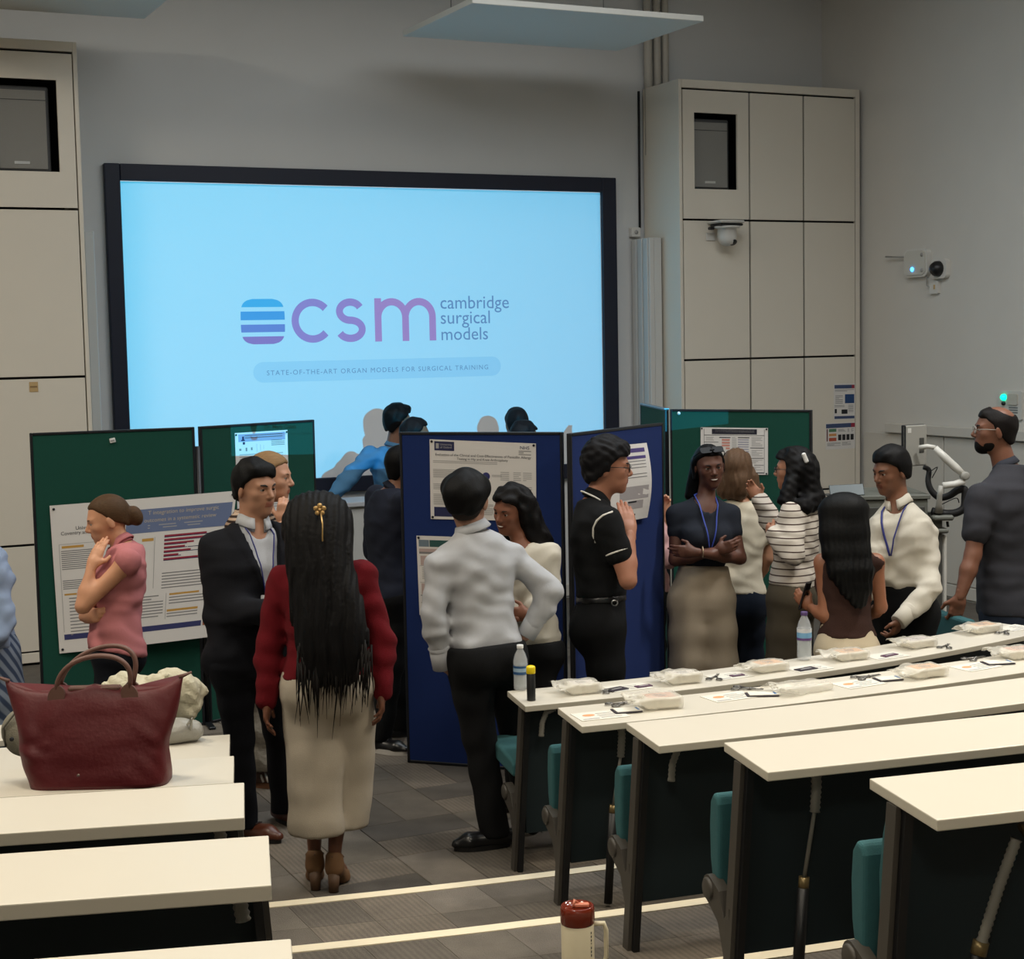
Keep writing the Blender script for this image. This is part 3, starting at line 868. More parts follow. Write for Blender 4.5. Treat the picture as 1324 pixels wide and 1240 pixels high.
P1.rects('chart_bars_red', P_RED, bm_, 1); P1.rects('chart_bars_blue', P_NAVY, bb_, 1)
P1.rects('footer_band', mat('print_footer_blue', (52, 56, 104), 0.6), [(0.035, 0.875, 0.87, 0.912)], 1)
P1.rects('footer_badge', mat('print_footer_red', (150, 92, 66), 0.6), [(0.88, 0.875, 0.945, 0.912)], 1)
P1.pins(P_PIN)

# P2: small poster on the second green board, lit by the projector
c = quad_on(B2, [(303.5, 560), (371.5, 555.8), (374, 660), (307, 663)])
P2 = Poster('research_poster', 'small white poster high on the angled green board, lit by the projector beam', c, B2.n)
P2.rects('header_band', mat('print_header_pale', (150, 160, 190), 0.6), [(.06, .02, .95, .115)], 1)
P2.lines([(.18, .035, .9, .10)], P_GREY, .028, .4, seed=5)
P2.lines([(.38, .125, .62, .13), (.68, .11, .94, .19)], P_GREY, .02, .4, seed=6)
P2.rects('logo', P_NAVY, [(.13, .05, .165, .09), (.11, .09, .18, .105), (.14, .12, .18, .15)], 2)
P2.rects('icons', P_GREY, [(.07, .20, .11, .225), (.19, .19, .22, .235), (.29, .19, .32, .225), (.47, .16, .475, .24), (.40, .15, .404, .25), (.53, .17, .534, .22)], 1)
P2.lines([(.07, .27, .9, .95)], P_PALE, .03, .4, seed=7)
P2.pins(P_PIN, .006)

# P3: poster on the blue board
c = quad_on(B3, [(555.5, 568), (693, 573.5), (693.5, 674), (557, 671)])
P3 = Poster('research_poster', 'white poster with a navy logo box at the top of the blue board', c, B3.n)
A3 = 137 / 101
P3.rects('logo_box', P_NAVY, [(.045, .02, .235, .135), (.035, .845, .3, .965)], 1)
P3.text('University', .10, .215, .070, P_PALE, A3); P3.text('of Oxford', .10, .21, .105, P_PALE, A3)
P3.rects('crest', P_PALE, [(.06, .045, .088, .11)], 2)
P3.text('NHS', .855, .94, .082, P_NAVY, A3)
P3.lines([(.84, .10, .955, .165)], P_GREY, .022, .45, seed=8)
P3.text('Evaluation of the Clinical and Cost-Effectiveness of Penicillin Allergy', .055, .955, .20, P_DARK, A3)
P3.text('Testing in Hip and Knee Arthroplasty', .26, .74, .245, P_DARK, A3)
P3.lines([(.03, .26, .64, .30)], P_PALE, .02, .4, seed=9)
P3.lines([(.03, .325, .11, .335), (.32, .335, .37, .345), (.68, .34, .79, .35), (.03, .515, .11, .525), (.03, .65, .07, .66)], P_GREY, .02, .6, 'headings', seed=10)
P3.lines([(.03, .37, .32, .49), (.03, .55, .3, .63), (.03, .68, .3, .83), (.59, .42, .68, .45), (.5, .8, .6, .95)], P_PALE, .016, .5, seed=11)
P3.lines([(.67, .38, .75, .5), (.79, .38, .86, .5), (.88, .38, .96, .5), (.7, .54, .96, .6)], P_PALE, .024, .4, seed=12)
pc = []; pr_ = []
V = [P3.p(.535 + .036 * math.cos(a), .44 + .036 * A3 * math.sin(a), .0022) for a in [2 * math.pi * i / 24 for i in range(24)]]
raw('pie_chart', V, [tuple(range(24))], mat('print_pie_blue', (44, 46, 104), 0.6), P3.t)
V = [P3.p(.535, .44, .0026)] + [P3.p(.535 + .036 * math.cos(a), .44 + .036 * A3 * math.sin(a), .0026) for a in [math.radians(100 + 110 * i / 10) for i in range(11)]]
raw('pie_slice', V, [tuple(range(12))], mat('print_pie_red', (140, 62, 96), 0.6), P3.t)
P3.pins(P_PIN, .007)

# P4: lower poster on the blue board, mostly behind the man in white
c = quad_on(B3, [(538.5, 692.5), (680, 697), (682, 800), (542.5, 795)])
P4 = Poster('research_poster', 'pinkish poster low on the blue board, mostly behind the man in the white shirt', c, B3.n)
P4.rects('header_band', mat('print_teal_grey', (110, 126, 138), 0.6), [(.02, .05, .115, .135)], 1)
P4.rects('header_green', mat('print_dark_green', (40, 82, 78), 0.6), [(.12, .05, .8, .135)], 1)
P4.rects('pink_panel', mat('print_pink', (186, 164, 158), 0.6), [(.02, .16, .98, .20), (.03, .25, .28, .37), (.03, .60, .3, .74)], 1)
P4.rects('rule', P_GREY, [(.02, .20, .98, .225), (.02, .375, .3, .379), (.02, .585, .3, .59), (.02, .745, .3, .755), (.02, .84, .3, .845), (.03, .945, .3, .955)], 1)
P4.lines([(.04, .4, .28, .56), (.04, .86, .28, .93)], P_PALE, .022, .4, seed=13)
P4.pins(P_PIN, .007)

# P5: poster curling off the angled blue board
c = quad_on(B4, [(772, 579), (834, 572.5), (835, 669), (777, 681)], 0.03)
P5 = Poster('research_poster', 'white poster with purple bands on the angled blue board, its edges curling', c, B4.n, bow=lambda u, v: 0.03 * u * u * (0.3 + math.sin(math.pi * v)))
PP = mat('print_purple', (78, 64, 124), 0.6)
P5.rects('purple_band', PP, [(.05, .055, .93, .11), (.05, .155, .93, .195)], 1)
P5.lines([(.1, .22, .92, .48)], P_GREY, .042, .25, seed=14)
P5.rects('figure_block', mat('print_figure_grey', (164, 158, 158), 0.6), [(.4, .55, .95, .72), (.56, .74, .86, .85)], 1)
P5.rects('caption_block', P_BLACK, [(.56, .745, .73, .765), (.42, .915, .72, .94)], 2)
P5.lines([(.42, .82, .55, .9)], P_GREY, .02, .4, seed=15)

# P6: poster on the right green board
c = quad_on(B6, [(906, 552.5), (993, 553.5), (993, 614), (906, 613.5)])
P6 = Poster('research_poster', 'white framed-layout poster on the right green board', c, B6.n)
P6.rects('title_band', mat('print_title_navy', (28, 28, 44), 0.6), [(.17, .03, .84, .14)], 1)
P6.lines([(.22, .05, .8, .12)], P_GREY, .03, .5, seed=16)
P6.rects('border', P_DARK, [(.05, .03, .055, .97), (.945, .03, .95, .97), (.05, .155, .95, .165), (.05, .305, .27, .315), (.74, .42, .94, .435), (.74, .64, .94, .655), (.8, .79, .94, .80), (.8, .95, .95, .97), (.28, .2, .45, .22), (.56, .2, .73, .22)], 1)
P6.rects('table_red', mat('print_salmon', (204, 140, 126), 0.6), [(.32, .24, .44, .28), (.32, .30, .44, .34), (.32, .36, .44, .40), (.38, .42, .44, .46)], 1)
P6.rects('table_blue', mat('print_periwinkle', (120, 118, 150), 0.6), [(.56, .25 + .05 * i, .72, .265 + .05 * i) for i in range(6)], 1)
P6.lines([(.08, .2, .2, .29), (.47, .2, .54, .45), (.76, .2, .92, .4), (.76, .47, .92, .62), (.76, .68, .92, .76), (.78, .83, .92, .93)], P_PALE, .03, .4, seed=17)
P6.pins(P_PIN, .006)

# posters seen edge-on past the blue board, on the narrow green one
c = quad_on(B5, [(852, 562), (857.5, 563), (857.5, 598), (852.5, 597)])
P7 = Poster('research_poster', 'sliver of a white poster on the narrow green board', c, B5.n)
P7.lines([(.1, .1, .9, .9)], P_PALE, .1, .4, seed=18)

# printed notices on the right cabinet
cn = (0, -1, 0)
def cab_quad(pts): return [on_y(x, y, CY - 0.001) for x, y in pts]
N1 = Poster('printed_notice', 'upper printed notice with a blue screen picture on the right cabinet', cab_quad([(1078, 496), (1105.5, 495.5), (1105.5, 542), (1078, 543)]), cn, cat='notice')
N1.rects('header_band', mat('print_notice_blue', (58, 74, 110), 0.6), [(.03, .04, .97, .14), (.03, .9, .97, .975)], 1)
N1.rects('header_badge', P_RED, [(.84, .04, .97, .14)], 2)
N1.rects('screen_picture', mat('print_screen_blue', (26, 66, 116), 0.6), [(.52, .30, .96, .55)], 1)
N1.rects('device_picture', P_BLACK, [(.36, .72, .64, .84), (.04, .7, .14, .82)], 1)
N1.lines([(.05, .17, .95, .24), (.07, .33, .42, .56), (.03, .6, .5, .68), (.68, .6, .92, .82)], P_GREY, .035, .35, seed=19)
N2 = Poster('printed_notice', 'lower printed notice with coloured blocks on the right cabinet', cab_quad([(1067.5, 547.5), (1105.5, 545.5), (1105.5, 579.5), (1067.5, 581.5)]), cn, cat='notice')
N2.rects('header_band', MATS['print_notice_blue'], [(.01, .03, .99, .19)], 1)
N2.rects('header_badge', P_RED, [(.86, .03, .99, .19)], 2)
N2.rects('green_block', mat('print_block_green', (86, 130, 96), 0.6), [(.11, .22, .36, .34)], 1)
N2.rects('orange_block', mat('print_block_orange', (206, 146, 90), 0.6), [(.11, .40, .36, .50)], 1)
N2.rects('red_block', mat('print_block_red', (176, 80, 56), 0.6), [(.11, .56, .36, .69)], 1)
N2.rects('side_bar', mat('print_side_bar', (110, 60, 60), 0.6), [(.03, .22, .07, .69)], 1)
N2.rects('device_picture', P_BLACK, [(.42 + .14 * i, .45, .53 + .14 * i, .67) for i in range(4)], 1)
N2.lines([(.42, .25, .68, .36), (.74, .24, .80, .36), (.87, .24, .95, .36), (.05, .75, .5, .88), (.55, .74, .85, .86)], P_GREY, .035, .4, seed=20)

# slide: lettering and crest thrown on the green board by the bottom left of the picture
def thrown(px, py):
    p = bpt(B2, px, py, 0.012)
    k = (WALL_Y - 0.02 - PROJ[1]) / (p[1] - PROJ[1]); q = PROJ + (p - PROJ) * k
    return (q[0], q[2])
ink = filt_mat('film_dark_ink', (0.0, 0.03, 0.05))
a, b = thrown(342, 555.5), thrown(383, 553.0)
V, Fc = text_fit('Dr. Mark Galob', a[0], b[0], (a[1] + b[1]) / 2, bold=.022)
film('slide_lettering', V, Fc, ink, 1)['kind'] = 'stuff'
a, b = thrown(360, 561.5), thrown(403, 558.8)
V, Fc = text_fit('Surgical Training and Education', a[0], b[0], (a[1] + b[1]) / 2 - .01)
film('slide_lettering', V, Fc, filt_mat('film_soft_ink', (0.25, 0.35, 0.42)), 1)['kind'] = 'stuff'
a, b = thrown(323.5, 548), thrown(332.5, 560.5)
cx_, w_ = (a[0] + b[0]) / 2, (b[0] - a[0]) / 2
V = [(cx_ - w_, a[1]), (cx_ + w_, a[1]), (cx_ + w_ * .9, (a[1] + b[1]) / 2), (cx_ + w_ * .3, b[1]), (cx_ - w_ * .3, b[1]), (cx_ - w_ * .9, (a[1] + b[1]) / 2)]
film('slide_crest', V, [tuple(range(6))], filt_mat('film_crest', (0.12, 0.10, 0.10)), 1)
V = arc(cx_, b[1] - .01, w_ * 1.2, .02, 200, 340, 10) + arc(cx_, b[1] - .035, w_ * 1.0, .02, 340, 200, 10)
film('slide_crest_ribbon', V, [tuple(range(len(V)))], MATS['film_crest'], 2)
# ================================================================== BENCH DESKS
M_TOP = mat('desk_laminate', (212, 206, 192), 0.35, noise=0.015, nscale=6)
M_EDGE = mat('desk_edge', (196, 190, 174), 0.45)
M_EDGED = mat('desk_edge_dark', (176, 170, 155), 0.45)
M_TEAL = mat('seat_teal', (46, 94, 98), 0.9, noise=0.12, nscale=40, bump=0.35, bscale=500)
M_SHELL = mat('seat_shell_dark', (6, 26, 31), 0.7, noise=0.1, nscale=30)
M_LEG = mat('bench_frame_grey', (66, 62, 56), 0.5)
M_LEGB = mat('bench_frame_black', (12, 13, 15), 0.45)
M_HOSE = mat('conduit_grey', (122, 120, 112), 0.5)
M_BRASS = mat('conduit_fitting', (120, 104, 70), 0.35, 0.6)
DESK_H = 0.76
D0 = 0.075
def polyline(f, x0, x1, n):
    return [np.array([x0 + (x1 - x0) * i / n, f(x0 + (x1 - x0) * i / n)]) for i in range(n + 1)]
def bench(name, label, f, x0, x1, dep, z, group, side, thick=0.027, D0=.19, seat=None, hose=None, n=14, edge=None):
    """a desk top on end frames with a teal shell below; f(x) is its near edge; side=-1: the free end is on the left"""
    P = polyline(f, x0, x1, n)
    T = []
    for i in range(n + 1):
        a = P[min(i + 1, n)] - P[max(i - 1, 0)]; T.append(a / np.linalg.norm(a))
    Nn = [np.array([-t[1], t[0]]) for t in T]
    e = 0 if side < 0 else n
    o = P[e]; t = thing(name, label, 'desk', (o[0], o[1], z - DESK_H), 0, group)
    # desktop
    near = [p - o for p in P]; farp = [p + nn * dep - o for p, nn in zip(P, Nn)]
    if side < 0: farp[0] = farp[0] + T[0] * 0.024
    V = []; F = []; mi = []
    for zz in (DESK_H, DESK_H - thick):
        for q in near + farp: V.append((q[0], q[1], zz))
    m = n + 1; h = 2 * m
    for i in range(n):
        F.append((i, i + 1, m + i + 1, m + i)); mi.append(0)
        F.append((h + i, h + m + i, h + m + i + 1, h + i + 1)); mi.append(1)
        F.append((i, h + i, h + i + 1, i + 1)); mi.append(1)
        F.append((m + i, m + i + 1, h + m + i + 1, h + m + i)); mi.append(1)
    F.append((0, m, h + m, h)); mi.append(1); F.append((n, h + n, h + m + n, m + n)); mi.append(1)
    top = raw('desk_top', V, F, [M_TOP, edge or M_EDGE], t, mids=mi)
    bv = top.modifiers.new('bevel', 'BEVEL'); bv.width = 0.003; bv.segments = 2; bv.limit_method = 'ANGLE'
    # dark teal shell that hangs below the top along the row
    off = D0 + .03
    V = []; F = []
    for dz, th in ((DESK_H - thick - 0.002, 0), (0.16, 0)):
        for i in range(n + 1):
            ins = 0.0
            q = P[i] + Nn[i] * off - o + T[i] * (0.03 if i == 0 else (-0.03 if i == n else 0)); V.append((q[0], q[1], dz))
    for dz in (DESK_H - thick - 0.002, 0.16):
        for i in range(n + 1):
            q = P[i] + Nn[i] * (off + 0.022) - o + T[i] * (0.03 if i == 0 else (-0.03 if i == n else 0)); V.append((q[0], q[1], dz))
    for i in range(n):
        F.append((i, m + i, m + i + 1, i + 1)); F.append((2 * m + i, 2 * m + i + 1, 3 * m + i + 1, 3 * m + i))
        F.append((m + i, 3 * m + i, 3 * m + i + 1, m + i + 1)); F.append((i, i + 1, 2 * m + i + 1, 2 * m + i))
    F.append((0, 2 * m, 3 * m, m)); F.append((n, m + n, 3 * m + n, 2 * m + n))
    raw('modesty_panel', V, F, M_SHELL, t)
    # end frame and further frames along the row
    ex = np.array([T[e][0], T[e][1], 0]) * (-side) ; en = np.array([Nn[e][0], Nn[e][1], 0])
    def loc(s_, d_, z_): return ex * s_ + en * d_ + np.array([0, 0, z_])
    Mx = frame_M((0, 0, 0), ex, en, (0, 0, 1))
    def frame_leg(s0):
        mb = MB()
        lean = 0.0
        SH = Matrix(((1, 0, .05 / .73, -.05), (0, 1, 0, 0), (0, 0, 1, 0), (0, 0, 0, 1)))
        d0, d1 = D0 + .01, D0 + 0.055
        pts = [(d0 + lean, 0.0), (d1 + lean, 0.0), (d1, DESK_H - thick - .001), (d0, DESK_H - thick - .001)]
        mb.prism([(p[0], p[1]) for p in pts], s0, s0 + 0.014, M=Mx @ SH @ Matrix(((0, 0, 1, 0), (1, 0, 0, 0), (0, 1, 0, 0), (0, 0, 0, 1))))
        mb.build('leg', M_LEG, t)
        mb = MB()
        pts = [(d0 + lean - .02, 0.0), (d1 + lean - .02, 0.0), (d1 - .02, DESK_H - thick - .002), (d0 - .02, DESK_H - thick - .002)]
        mb.prism(pts, s0 + 0.014, s0 + 0.036, M=Mx @ SH @ Matrix(((0, 0, 1, 0), (1, 0, 0, 0), (0, 1, 0, 0), (0, 0, 0, 1))))
        mb.build('leg_inner', M_LEGB, t)
    frame_leg(0.012)
    # hinge bracket low on the end frame
    if side < 0:
        dB = D0 + 0.06
        mb = MB()
        cz = 0.315
        pts = [(dB - .03, 0.10), (dB + .01, 0.14), (dB + .05, 0.235)] + [(dB + 0.115 + 0.042 * math.cos(a), cz + 0.042 * math.sin(a)) for a in [math.radians(d) for d in range(-80, 121, 25)]] + [(dB + .04, 0.33), (dB + .005, 0.26), (dB - .03, 0.30)]
        mb.prism(pts, -0.02, 0.016, M=Mx @ Matrix(((0, 0, 1, 0), (1, 0, 0, 0), (0, 1, 0, 0), (0, 0, 0, 1))))
        mb.build('hinge_bracket', M_LEG, t)
        MB().lathe([(0.034, 0), (0.034, 0.006), (0.028, 0.010), (0, 0.010)], 16, M=frame_M(loc(-0.019, dB + 0.115, cz), en, (0, 0, 1), -ex)).build('hinge_cap', M_LEG, t)
    if hose == 'elbow':
        p = [loc(.15, D0 * .5, DESK_H - thick - .005), loc(.11, D0 * .5, DESK_H - .045), loc(.09, D0 * .5, DESK_H - .09), loc(.085, D0 * .5, DESK_H - .15)]
        ribbed(p, 0.013, 'conduit_elbow', t)
    elif hose == 'drop':
        s_ = 0.20
        p = [loc(s_, dep * .3, DESK_H - thick), loc(s_ + .003, dep * .3, DESK_H - .08), loc(s_ - .003, dep * .3, DESK_H - .16)]
        ribbed(p, 0.016, 'conduit_hose', t)
        MB().tube([loc(s_ - .003, dep * .3, DESK_H - .155), loc(s_ - .02, dep * .3, DESK_H - .25), loc(s_ - .035, dep * .32, DESK_H - .36)], 0.006, 6).build('cable', M_HOSE, t)
        MB().tube([loc(s_ - .034, dep * .32, DESK_H - .35), loc(s_ - .037, dep * .32, DESK_H - .385)], 0.016, 10).build('conduit_fitting', M_BRASS, t)
        MB().tube([loc(s_ - .037, dep * .32, DESK_H - .38), loc(s_ - .06, dep * .34, 0.02)], 0.017, 8).build('conduit_leg', M_LEGB, t)
    elif hose == 'long':
        s_ = 0.285
        MB().box((s_ - .03, dep * .1, DESK_H - thick - .03), (s_ + .5, dep * .5, DESK_H - thick - .004), .004, M=Mx).build('cable_tray', M_LEG, t)
        MB().tube([loc(s_ + .02, dep * .2, DESK_H - .055), loc(s_ - .02, dep * .2, DESK_H - .075)], 0.022, 10).build('conduit_fitting', M_BRASS, t)
        ribbed([loc(s_ - .04, dep * .2, DESK_H - .09), loc(s_ - .08, dep * .22, DESK_H - .2), loc(s_ - .12, dep * .24, DESK_H - .33)], 0.014, 'conduit_hose', t)
        MB().tube([loc(s_ - .12, dep * .24, DESK_H - .325), loc(s_ - .128, dep * .24, DESK_H - .355)], 0.019, 10).build('conduit_fitting', M_BRASS, t)
        MB().tube([loc(s_ - .128, dep * .24, DESK_H - .35), loc(s_ - .18, dep * .26, 0.02)], 0.017, 8).build('conduit_leg', M_LEGB, t)
    elif hose == 'stub':
        s_ = 0.07
        p = [loc(s_, dep * .3, DESK_H - thick), loc(s_ + .004, dep * .3, DESK_H - .06), loc(s_ - .004, dep * .3, DESK_H - .115)]
        ribbed(p, 0.019, 'conduit_hose', t)
    t['_fr'] = 0
    del t['_fr']
    return t, dict(D0=D0, o=o, z=z - DESK_H, ex=ex, en=en, P=P, N=Nn, T=T, dep=dep)
def ribbed(p, r, name, parent):
    """flexible ribbed conduit"""
    p = [np.asarray(q, float) for q in p]; pts = []; rr = []
    for a, b in zip(p, p[1:]):
        n = max(3, int(np.linalg.norm(b - a) / 0.007))
        for i in range(n):
            pts.append(a + (b - a) * i / n); rr.append(r * (1.0 if len(pts) % 2 else 0.8))
    pts.append(p[-1]); rr.append(r)
    return MB().tube(pts, rr, 9).build(name, M_HOSE, parent)
def tip_seat(fr, label, down=False, s0=0.03, width=0.46, group='tip-up seats on the right benches'):
    """one tip-up seat on a bench end: back pad, folded (or lowered) seat pad, hinge rod"""
    o = fr['o']; ex, en = fr['ex'], fr['en']; dep = fr['dep']
    t = thing('tip_up_seat', label, 'seat', (o[0], o[1], fr['z']), 0, group)
    Mx = frame_M((0, 0, 0), ex, en, (0, 0, 1))
    Q = Mx @ Matrix(((0, 0, 1, 0), (1, 0, 0, 0), (0, 1, 0, 0), (0, 0, 0, 1)))
    b0 = fr['D0'] + 0.06
    # curved back pad in profile (d, z)
    prof = [(b0, .33), (b0 + .018, .31), (b0 + .05, .34), (b0 + .066, .45), (b0 + .068, .54), (b0 + .05, .64), (b0 + .026, .715), (b0 + .012, .73), (b0 - .004, .725), (b0 - .004, .6), (b0 + .006, .45)]
    bp = MB().prism(prof, s0, s0 + width, M=Q).build('back_pad', M_TEAL, t)
    bv = bp.modifiers.new('bevel', 'BEVEL'); bv.width = 0.012; bv.segments = 3; bv.limit_method = 'ANGLE'
    if not down:
        c = b0 + .088
        prof = [(c, .30), (c + .02, .285), (c + .04, .30), (c + .062, .40), (c + .066, .50), (c + .058, .575), (c + .035, .605), (c + .008, .60), (c - .004, .575), (c - .002, .45)]
    else:
        c = b0 + .05
        prof = [(c, .40), (c + .02, .395), (c + .36, .425), (c + .40, .44), (c + .41, .465), (c + .40, .492), (c + .36, .50), (c + .2, .492), (c + .03, .47), (c, .455)]
    sp = MB().prism(prof, s0 - .03, s0 + width - .02, M=Q).build('seat_pad', M_TEAL, t)
    bv = sp.modifiers.new('bevel', 'BEVEL'); bv.width = 0.014; bv.segments = 3; bv.limit_method = 'ANGLE'
    MB().tube([ex * (s0 - .02) + en * (b0 + .105) + np.array([0, 0, .315]), ex * (s0 + width) + en * (b0 + .105) + np.array([0, 0, .315])], 0.012, 10).build('hinge_rod', M_LEGB, t)
    MB().box((s0 + .05, b0 + .07, .30), (s0 + width - .05, b0 + .13, .33), .006, M=Mx).build('hinge_plate', M_LEGB, t)
    return t
def arcf(x0, y0, c1, c2): return lambda x: y0 + c1 * (x - x0) + c2 * (x - x0) ** 2
def zrow(i): return 0.76 + STEP * (i - 1)
near_px = {1: (679, 913.2), 2: (752.4, 939.4), 3: (851.8, 964.6), 4: (992.5, 998.6), 5: (1211.7, 1060.3)}
coef = {1: (-.14, .062), 2: (-.13, .040), 3: (-.13, .030), 4: (-.155, .01), 5: (-.17, .0)}
xend = {1: 6.2, 2: 5.6, 3: 5.0, 4: 4.4, 5: 3.8}
hoses = {1: 'elbow', 2: 'drop', 3: 'elbow', 4: 'drop', 5: 'long'}
rlab = {1: 'front long white desk on the right with the tall bottles at its end', 2: 'second long white desk on the right, packets and leaflets along it',
        3: 'third long white desk on the right, its top bare', 4: 'fourth long white desk on the right, its top bare', 5: 'nearest long white desk at the lower right corner'}
RB = {}
for i in range(1, 6):
    p = on_z(*near_px[i], zrow(i))
    t, fr = bench('bench_desk', rlab[i], arcf(p[0], p[1], *coef[i]), p[0], xend[i], 0.315 + 0.007 * i, zrow(i), 'long white desks', -1, hose=hoses[i], D0=.075 if i == 1 else .19)
    RB[i] = fr
slab = {1: 'lowered teal tip-up seat at the aisle end of the front right desk', 2: 'folded teal tip-up seat at the end of the second right desk',
        3: 'folded teal tip-up seat at the end of the third right desk', 4: 'folded teal tip-up seat at the end of the fourth right desk', 5: 'folded teal tip-up seat at the end of the nearest right desk'}
for i in range(1, 6):
    tip_seat(RB[i], slab[i], down=(i == 1), width=0.46)
# an upholstered chair at the front shows beside the man in grey
cA, cB = at_d(1202, 796, 9.4), at_d(1251, 814, 9.0)
cu_ = cB - cA; cw = float(np.hypot(cu_[0], cu_[1])); ca_ = math.atan2(cu_[1], cu_[0])
tch = thing('front_chair', 'teal upholstered chair at the front beside the man in the grey polo shirt', 'chair', (cA[0], cA[1], 0), ca_)
zt_a, zt_b = at_d(1202, 786, 9.4)[2], at_d(1251, 800, 9.0)[2]
bp = MB().box((-.03, -.03, .52), (cw + .03, .04, (zt_a + zt_b) / 2), .028, seg=4).build('backrest', M_TEAL, tch)
MB().box((-.01, .04, .40), (cw + .01, .46, .47), .02, seg=3).build('seat', M_TEAL, tch)
for x_ in (.0, cw):
    for y_ in (.0, .42):
        MB().tube([(x_, y_, 0), (x_, y_, .42 if y_ else .56)], .012, 8).build('leg', M_LEGB, tch)
lp = {1: (296.6, 978), 2: (302, 1012), 3: (316, 1057), 4: (351, 1144.5), 5: (400, 1300)}
llab = {1: 'far white desk on the left with crumpled bags on it', 2: 'white desk on the left with the burgundy tote bag on it', 3: 'third white desk on the left, its top bare',
        4: 'fourth white desk on the left with a ribbed hose below its end', 5: 'nearest white desk at the lower left corner'}
LB = {}
for i in range(1, 6):
    if i < 5: p = on_z(*lp[i], zrow(i))
    else:
        q = on_z(379, 1210.6, zrow(5)); p = np.array([q[0] - .11, q[1] - .365, q[2]])
    sl = -.29
    t, fr = bench('bench_desk', llab[i], arcf(p[0], p[1], sl, 0.0), 0.2 if i == 1 else -1.0, p[0], 0.372 if i > 2 else 0.36, zrow(i), 'long white desks', 1, thick=0.037, hose={4: 'stub', 3: 'stub'}.get(i), n=6, edge=M_EDGED)
    LB[i] = fr
# pale table behind the far left desk
c0 = on_z(0, 938, 0.74)
t = thing('side_table', 'pale table at the left edge behind the far desk', 'table', (c0[0] - 0.9, c0[1] - 0.35, 0))
MB().box((-0.6, 0.08, 0.71), (1.05, 0.36, 0.74), 0.004).build('table_top', M_TOP, t)
for sx_, sy_ in ((-.55, .12), (-.55, .32), (1.0, .12), (1.0, .32)):
    MB().box((sx_ - .02, sy_ - .02, 0), (sx_ + .02, sy_ + .02, .71), .003).build('leg', M_LEG, t)
# ================================================================== FIGURES: smooth signed-distance bodies meshed by surface nets
def V3(*a): return np.array(a, float)
def unit(v): v = np.asarray(v, float); return v / max(1e-9, np.linalg.norm(v))
def cone(a, b, ra, rb):
    a = np.asarray(a, float); b = np.asarray(b, float); ab = b - a; L2 = max(ab @ ab, 1e-9)
    def f(P):
        q = P - a; t = np.clip(q @ ab / L2, 0, 1)
        q = q - t[:, None] * ab
        return np.sqrt(np.einsum('ij,ij->i', q, q)) - (ra + (rb - ra) * t)
    return f
def fcone(a, b, ra, rb, flat_dir, k):
    """cone flattened along flat_dir by the factor k (<1)"""
    fd = unit(flat_dir); a = np.asarray(a, float); b = np.asarray(b, float); ab = b - a; L2 = max(ab @ ab, 1e-9)
    def f(P):
        q = P - a; t = np.clip(q @ ab / L2, 0, 1); q = q - t[:, None] * ab
        s = q @ fd; q = q + (s * (1 / k - 1))[:, None] * fd
        return (np.sqrt(np.einsum('ij,ij->i', q, q)) - (ra + (rb - ra) * t)) * (0.5 + 0.5 * k)
    return f
def ell(c, axes, r):
    c = np.asarray(c, float); A = np.asarray(axes, float); r = np.asarray(r, float)
    def f(P):
        q = ((P - c) @ A.T) / r
        k0 = np.sqrt(np.einsum('ij,ij->i', q, q)); q = q / r; k1 = np.sqrt(np.einsum('ij,ij->i', q, q))
        return k0 * (k0 - 1) / np.maximum(k1, 1e-9)
    return f
def loft(p0, p1, side, front, prof, n=2.3):
    """elliptic cross sections along p0..p1; prof rows: t, half width, half depth, forward offset"""
    p0 = np.asarray(p0, float); ax = np.asarray(p1, float) - p0; L = np.linalg.norm(ax); az = ax / L
    fr = unit(front - (front @ az) * az); sd = unit(np.cross(fr, az)); sd = sd if sd @ side > 0 else -sd
    pr = np.array(prof, float)
    def f(P):
        q = P - p0; t = q @ az / L; tc = np.clip(t, pr[0, 0], pr[-1, 0])
        a = np.interp(tc, pr[:, 0], pr[:, 1]); b = np.interp(tc, pr[:, 0], pr[:, 2]); o = np.interp(tc, pr[:, 0], pr[:, 3])
        x = np.abs(q @ sd); y = q @ fr - o
        k = ((x / a) ** n + (np.abs(y) / b) ** n) ** (1 / n)
        rho = np.sqrt(x * x + y * y)
        d = np.where(k > 0.3, rho * (1 - 1 / np.maximum(k, 0.3)), (k - 1) * np.minimum(a, b))
        ov = (t - tc) * L
        return np.where(ov == 0, d, np.sqrt(np.maximum(d, 0) ** 2 + ov ** 2) + np.minimum(d, 0) * 0.0)
    return f
def smin(a, b, k):
    if k <= 0: return np.minimum(a, b)
    h = np.maximum(k - np.abs(a - b), 0) / k
    return np.minimum(a, b) - h * h * k * 0.25
def smax(a, b, k): return -smin(-a, -b, k)
def union(prims):
    def f(P):
        d = None
        for g, k in prims:
            v = g(P); d = v if d is None else smin(d, v, k)
        return d
    return f
def waves(seed, freq, n=5):
    rg = np.random.default_rng(seed); D = rg.normal(size=(n, 3)); D /= np.linalg.norm(D, axis=1)[:, None]
    K = D * freq * rg.uniform(0.6, 1.5, n)[:, None]; ph = rg.uniform(0, 6.28, n)
    def f(P): return np.sin(P @ K.T + ph).sum(1) / n
    return f
def folds(seed, axis, freq, warp=1.2):
    """ridges that run across axis, wandering a little: cloth folds"""
    w = waves(seed, freq * 0.45); ax = unit(axis)
    def f(P): return np.sin(P @ ax * freq + warp * 3 * w(P))
    return f
_C8 = np.array([(i, j, k) for i in (0, 1) for j in (0, 1) for k in (0, 1)])
